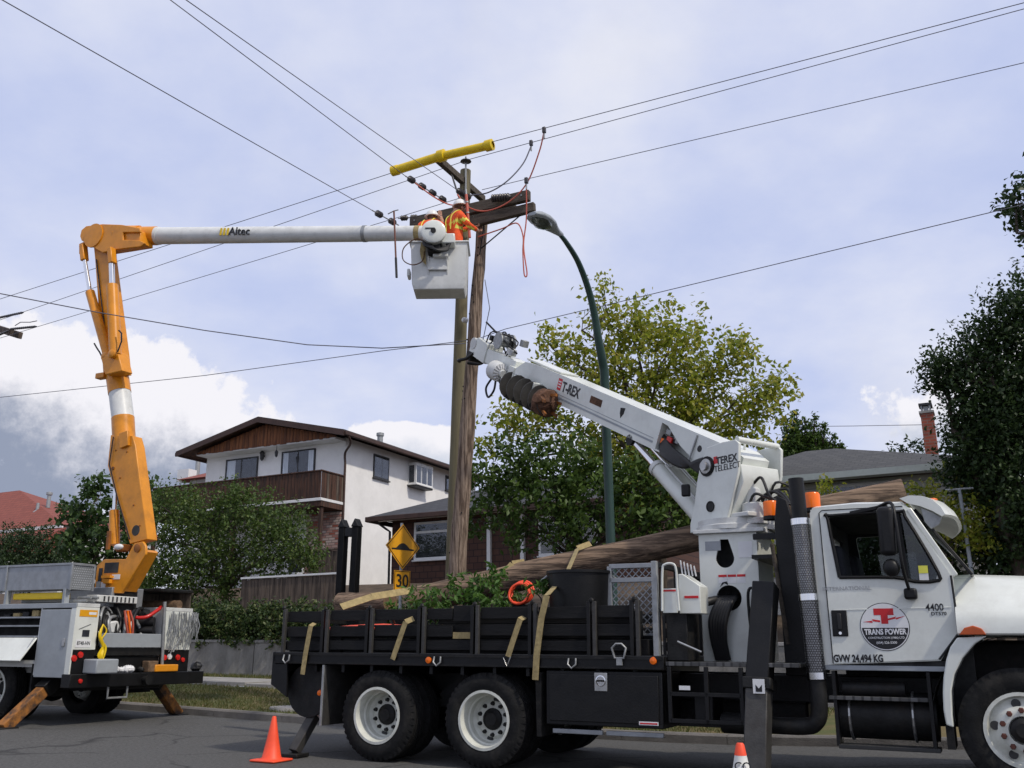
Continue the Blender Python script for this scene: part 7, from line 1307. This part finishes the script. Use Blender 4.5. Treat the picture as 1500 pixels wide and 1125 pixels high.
BK().tube(bez([(bw_*.24, -.15, bh_*.92), (bw_*.08, -.18, bh_*.97), (-.13, -.15, bh_*.80), (-.14, -.14, bh_*.55), (.02, -.14, bh_*.44), (bw_*.20, -.13, bh_*.52), (bw_*.24, -.1, bh_*.75)], 6), .010, 6).build('bucket_lead', 'auger_dirt', K, smooth=60)
for k in range(5): BK().tube(bez([(bw_*.18+.015*k, -.07, bh_*.95), (bw_*.16+.02*k, -.09, bh_*.75), (bw_*.20+.015*k, -.08, bh_*(.55-.02*k))], 4), .010, 5).build('tool_lanyard', 'strap', K)

# ================================================================ LINE WORKERS
def person(name, label, base, face, J, hand_dir, scale=.93, stripe=True):
    """J: joint positions (x right, y forward, z up, metres from the feet); one skinned body mesh"""
    t = thing(name, label, 'person', Matrix.Translation(base) @ Matrix.Rotation(face, 4, 'Z') @ Matrix.Scale(scale, 4))
    order = list(J); ed = [('pelvis', 'waist'), ('waist', 'chest'), ('chest', 'neck'), ('neck', 'head0'), ('head0', 'head1'), ('head1', 'head2')]
    for s_ in 'LR': ed += [('chest', 'sh'+s_), ('sh'+s_, 'el'+s_), ('el'+s_, 'wr'+s_), ('wr'+s_, 'pa'+s_), ('pelvis', 'hip'+s_), ('hip'+s_, 'kn'+s_), ('kn'+s_, 'an'+s_), ('an'+s_, 'to'+s_)]
    rad = dict(pelvis=(.17, .13), waist=(.165, .125), chest=(.19, .135), neck=(.062, .062), head0=(.075, .08), head1=(.082, .098), head2=(.07, .085), sh=(.085, .085), el=(.062, .062), wr=(.045, .045), pa=(.05, .025), hip=(.105, .105), kn=(.075, .075), an=(.055, .055), to=(.05, .04))
    bm = bmesh.new(); lay = bm.verts.layers.skin.verify(); V = {}
    for k in order:
        v = bm.verts.new(J[k]); r_ = rad.get(k) or rad[k[:2]] if k[:-1] not in ('hip',) else rad['hip']; v[lay].radius = r_; v[lay].use_root = (k == 'pelvis'); V[k] = v
    for a, b in ed: bm.edges.new((V[a], V[b]))
    me = bpy.data.meshes.new(name); bm.to_mesh(me); bm.free(); tmp = bpy.data.objects.new('tmp', me); COL.objects.link(tmp)
    tmp.modifiers.new('s', 'SKIN').use_smooth_shade = True; sb = tmp.modifiers.new('d', 'SUBSURF'); sb.levels = sb.render_levels = 2
    bpy.context.view_layer.update(); body = bpy.data.meshes.new_from_object(tmp.evaluated_get(bpy.context.evaluated_depsgraph_get())); bpy.data.objects.remove(tmp)
    b2 = bmesh.new(); b2.from_mesh(body); ex = MB()
    for s_ in 'LR':                                              # five fingers closing on what they hold
        w_, p_ = Vector(J['wr'+s_]), Vector(J['pa'+s_]); d = (p_-w_).normalized(); sd_ = d.cross(Vector((0, 0, 1))); sd_ = sd_.normalized() if sd_.length > .1 else Vector((1, 0, 0)); cu = Vector(hand_dir).normalized()
        for k in range(4): o_ = p_+sd_*(-.033+.022*k)+d*.02; ln = (.036, .042, .040, .032)[k]; ex.tube([o_-d*.03, o_+d*ln, o_+d*ln*1.5+cu*ln*.7, o_+d*ln*1.1+cu*ln*1.5], [.010, .0095, .009, .007], 6)
        o_ = p_-sd_*.045-d*.03; ex.tube([o_+sd_*.02, o_-sd_*.018+d*.02, o_-sd_*.012+d*.05+cu*.02], [.012, .011, .008], 6)
    h1 = Vector(J['head1']); hf = (Vector(J['head1'])-Vector(J['head0'])); fw_ = Vector((0, 1, 0)); ex.blob(h1+fw_*.105+Vector((0, 0, -.02)), (.016, .022, .025), 8)
    for s_ in (-1, 1): ex.blob(h1+Vector((s_*.088, .0, -.02)), (.012, .022, .032), 8)
    me2 = bpy.data.meshes.new('x'); me2.from_pydata(ex.v, [], ex.f); b2.from_mesh(me2); b2.to_mesh(body); b2.free()
    body.materials.clear(); o = finish('body', body, 'hivis', t, smooth=80); body.materials.append(MATS['skin']); body.materials.append(MATS['hivis_stripe']); body.materials.append(MATS['dark_cloth'])
    nk = J['neck'][2]+.03; ch = Vector(J['chest'])
    for p in body.polygons:
        c = p.center; near = min((c-Vector(J['pa'+s_])).length for s_ in 'LR')
        if c.z > nk and (c-h1).length < .26: p.material_index = 1
        elif near < .12: p.material_index = 1
        elif c.z < .10: p.material_index = 3
        elif stripe and (abs(c.z-ch.z+.06) < .028 or abs(c.z-J['waist'][2]-.02) < .025) and (c-ch).length < .42: p.material_index = 2
    for s_ in (-1, 1): MB().blob(h1+Vector((s_*.034, .088, .012)), (.012, .008, .008), 8).build('eye', 'dark_cloth', o)
    MB().bar(h1+Vector((-.025, .095, -.06)), h1+Vector((.025, .095, -.06)), .012, .01).build('mouth', 'auger_dirt', o)
    hm = MB(); hc_ = Vector(J['head2'])+Vector((0, .0, .0)); hm.lathe(hc_+Vector((0, 0, -.02)), (0, 0, 1), [(.128, -.01), (.130, .0), (.122, .045), (.10, .09), (.06, .118), (.0, .128)], 24); hm.lathe(hc_+Vector((0, .02, -.03)), (0, 0, 1), [(.11, .0), (.165, -.006), (.165, .004), (.12, .016)], 24); hm.bar(hc_+Vector((0, -.10, .06)), hc_+Vector((0, .10, .06)), .03, .02); hm.build('hard_hat', 'helmet', t, smooth=45)
    hr = MB(); hr.blob(Vector(J['head1'])+Vector((0, -.035, .0)), (.088, .085, .075), 12); hr.build('hair', 'auger_dirt', t, smooth=60)
    for k in (-.11, .11): MB().tube(bez([ch+Vector((k, .13, .12)), ch+Vector((k*1.0, .02, .20)), ch+Vector((k*.9, -.14, .05)), Vector(J['waist'])+Vector((k*.7, -.15, .0))], 5), .011, 6).build('harness_strap', 'hivis_stripe', t, smooth=60)
    return t
fz = c00.z+.14
def J_(**k):
    d = dict(pelvis=(0, 0, .96), waist=(0, 0, 1.12), chest=(0, 0, 1.34), neck=(0, .02, 1.50), head0=(0, .04, 1.57), head1=(0, .06, 1.65), head2=(0, .05, 1.72), shL=(-.19, 0, 1.42), shR=(.19, 0, 1.42), elL=(-.30, .10, 1.18), elR=(.30, .10, 1.18), wrL=(-.22, .32, 1.2), wrR=(.22, .32, 1.2), paL=(-.20, .40, 1.22), paR=(.20, .40, 1.22),
             hipL=(-.10, 0, .88), hipR=(.10, 0, .88), knL=(-.12, .03, .48), knR=(.12, .03, .48), anL=(-.12, -.02, .09), anR=(.12, -.02, .09), toL=(-.13, .13, .045), toR=(.13, .13, .045)); d.update(k); return d
w2 = GW(671, 420, YBK+.30); person('line_worker', 'worker in orange overalls and white hard hat leaning on the hot stick at the pole', (w2.x-.06, YBK+.30, fz), R(-55), J_(elL=(-.26, .22, 1.30), wrL=(-.10, .42, 1.36), paL=(-.06, .49, 1.38), elR=(.30, .12, 1.18), wrR=(.18, .36, 1.20), paR=(.14, .44, 1.21), head1=(.02, .09, 1.64), head2=(.02, .09, 1.71)), (0, .3, 1))
person('line_worker', 'stooping worker in orange with one arm raised to the conductors', (GW(624, 420, YBK+.2).x, YBK+.22, fz), R(-20), J_(chest=(0, .10, 1.30), neck=(0, .18, 1.44), head0=(0, .21, 1.50), head1=(0, .24, 1.57), head2=(0, .23, 1.64), shL=(-.18, .10, 1.38), shR=(.18, .12, 1.38), elR=(.20, .36, 1.42), wrR=(.10, .44, 1.66), paR=(.08, .46, 1.74), elL=(-.22, .34, 1.36), wrL=(-.08, .46, 1.60), paL=(-.06, .48, 1.68)), (0, .3, 1), .87)
# orange insulated stick the right-hand worker holds
sA, sB = GW(683, 285, YBK+.25), GW(688, 348, YBK+.2); t = thing('insulated_stick', 'orange insulated stick held upright against the pole', 'tool', Matrix.Translation(sB)); MB().tube([(0, 0, 0), sA-sB], .026, 10).build('shaft', 'jumper_red', t, smooth=60); MB().tube([(sA-sB)*.98, (sA-sB)*1.12], .018, 8).build('head', 'galvanised', t, smooth=60)
for k, f in enumerate((.25, .55, .8)): MB().tube([(sA-sB)*f, (sA-sB)*(f+.03)], .034, 10).build('collar', 'galvanised', t, smooth=60)
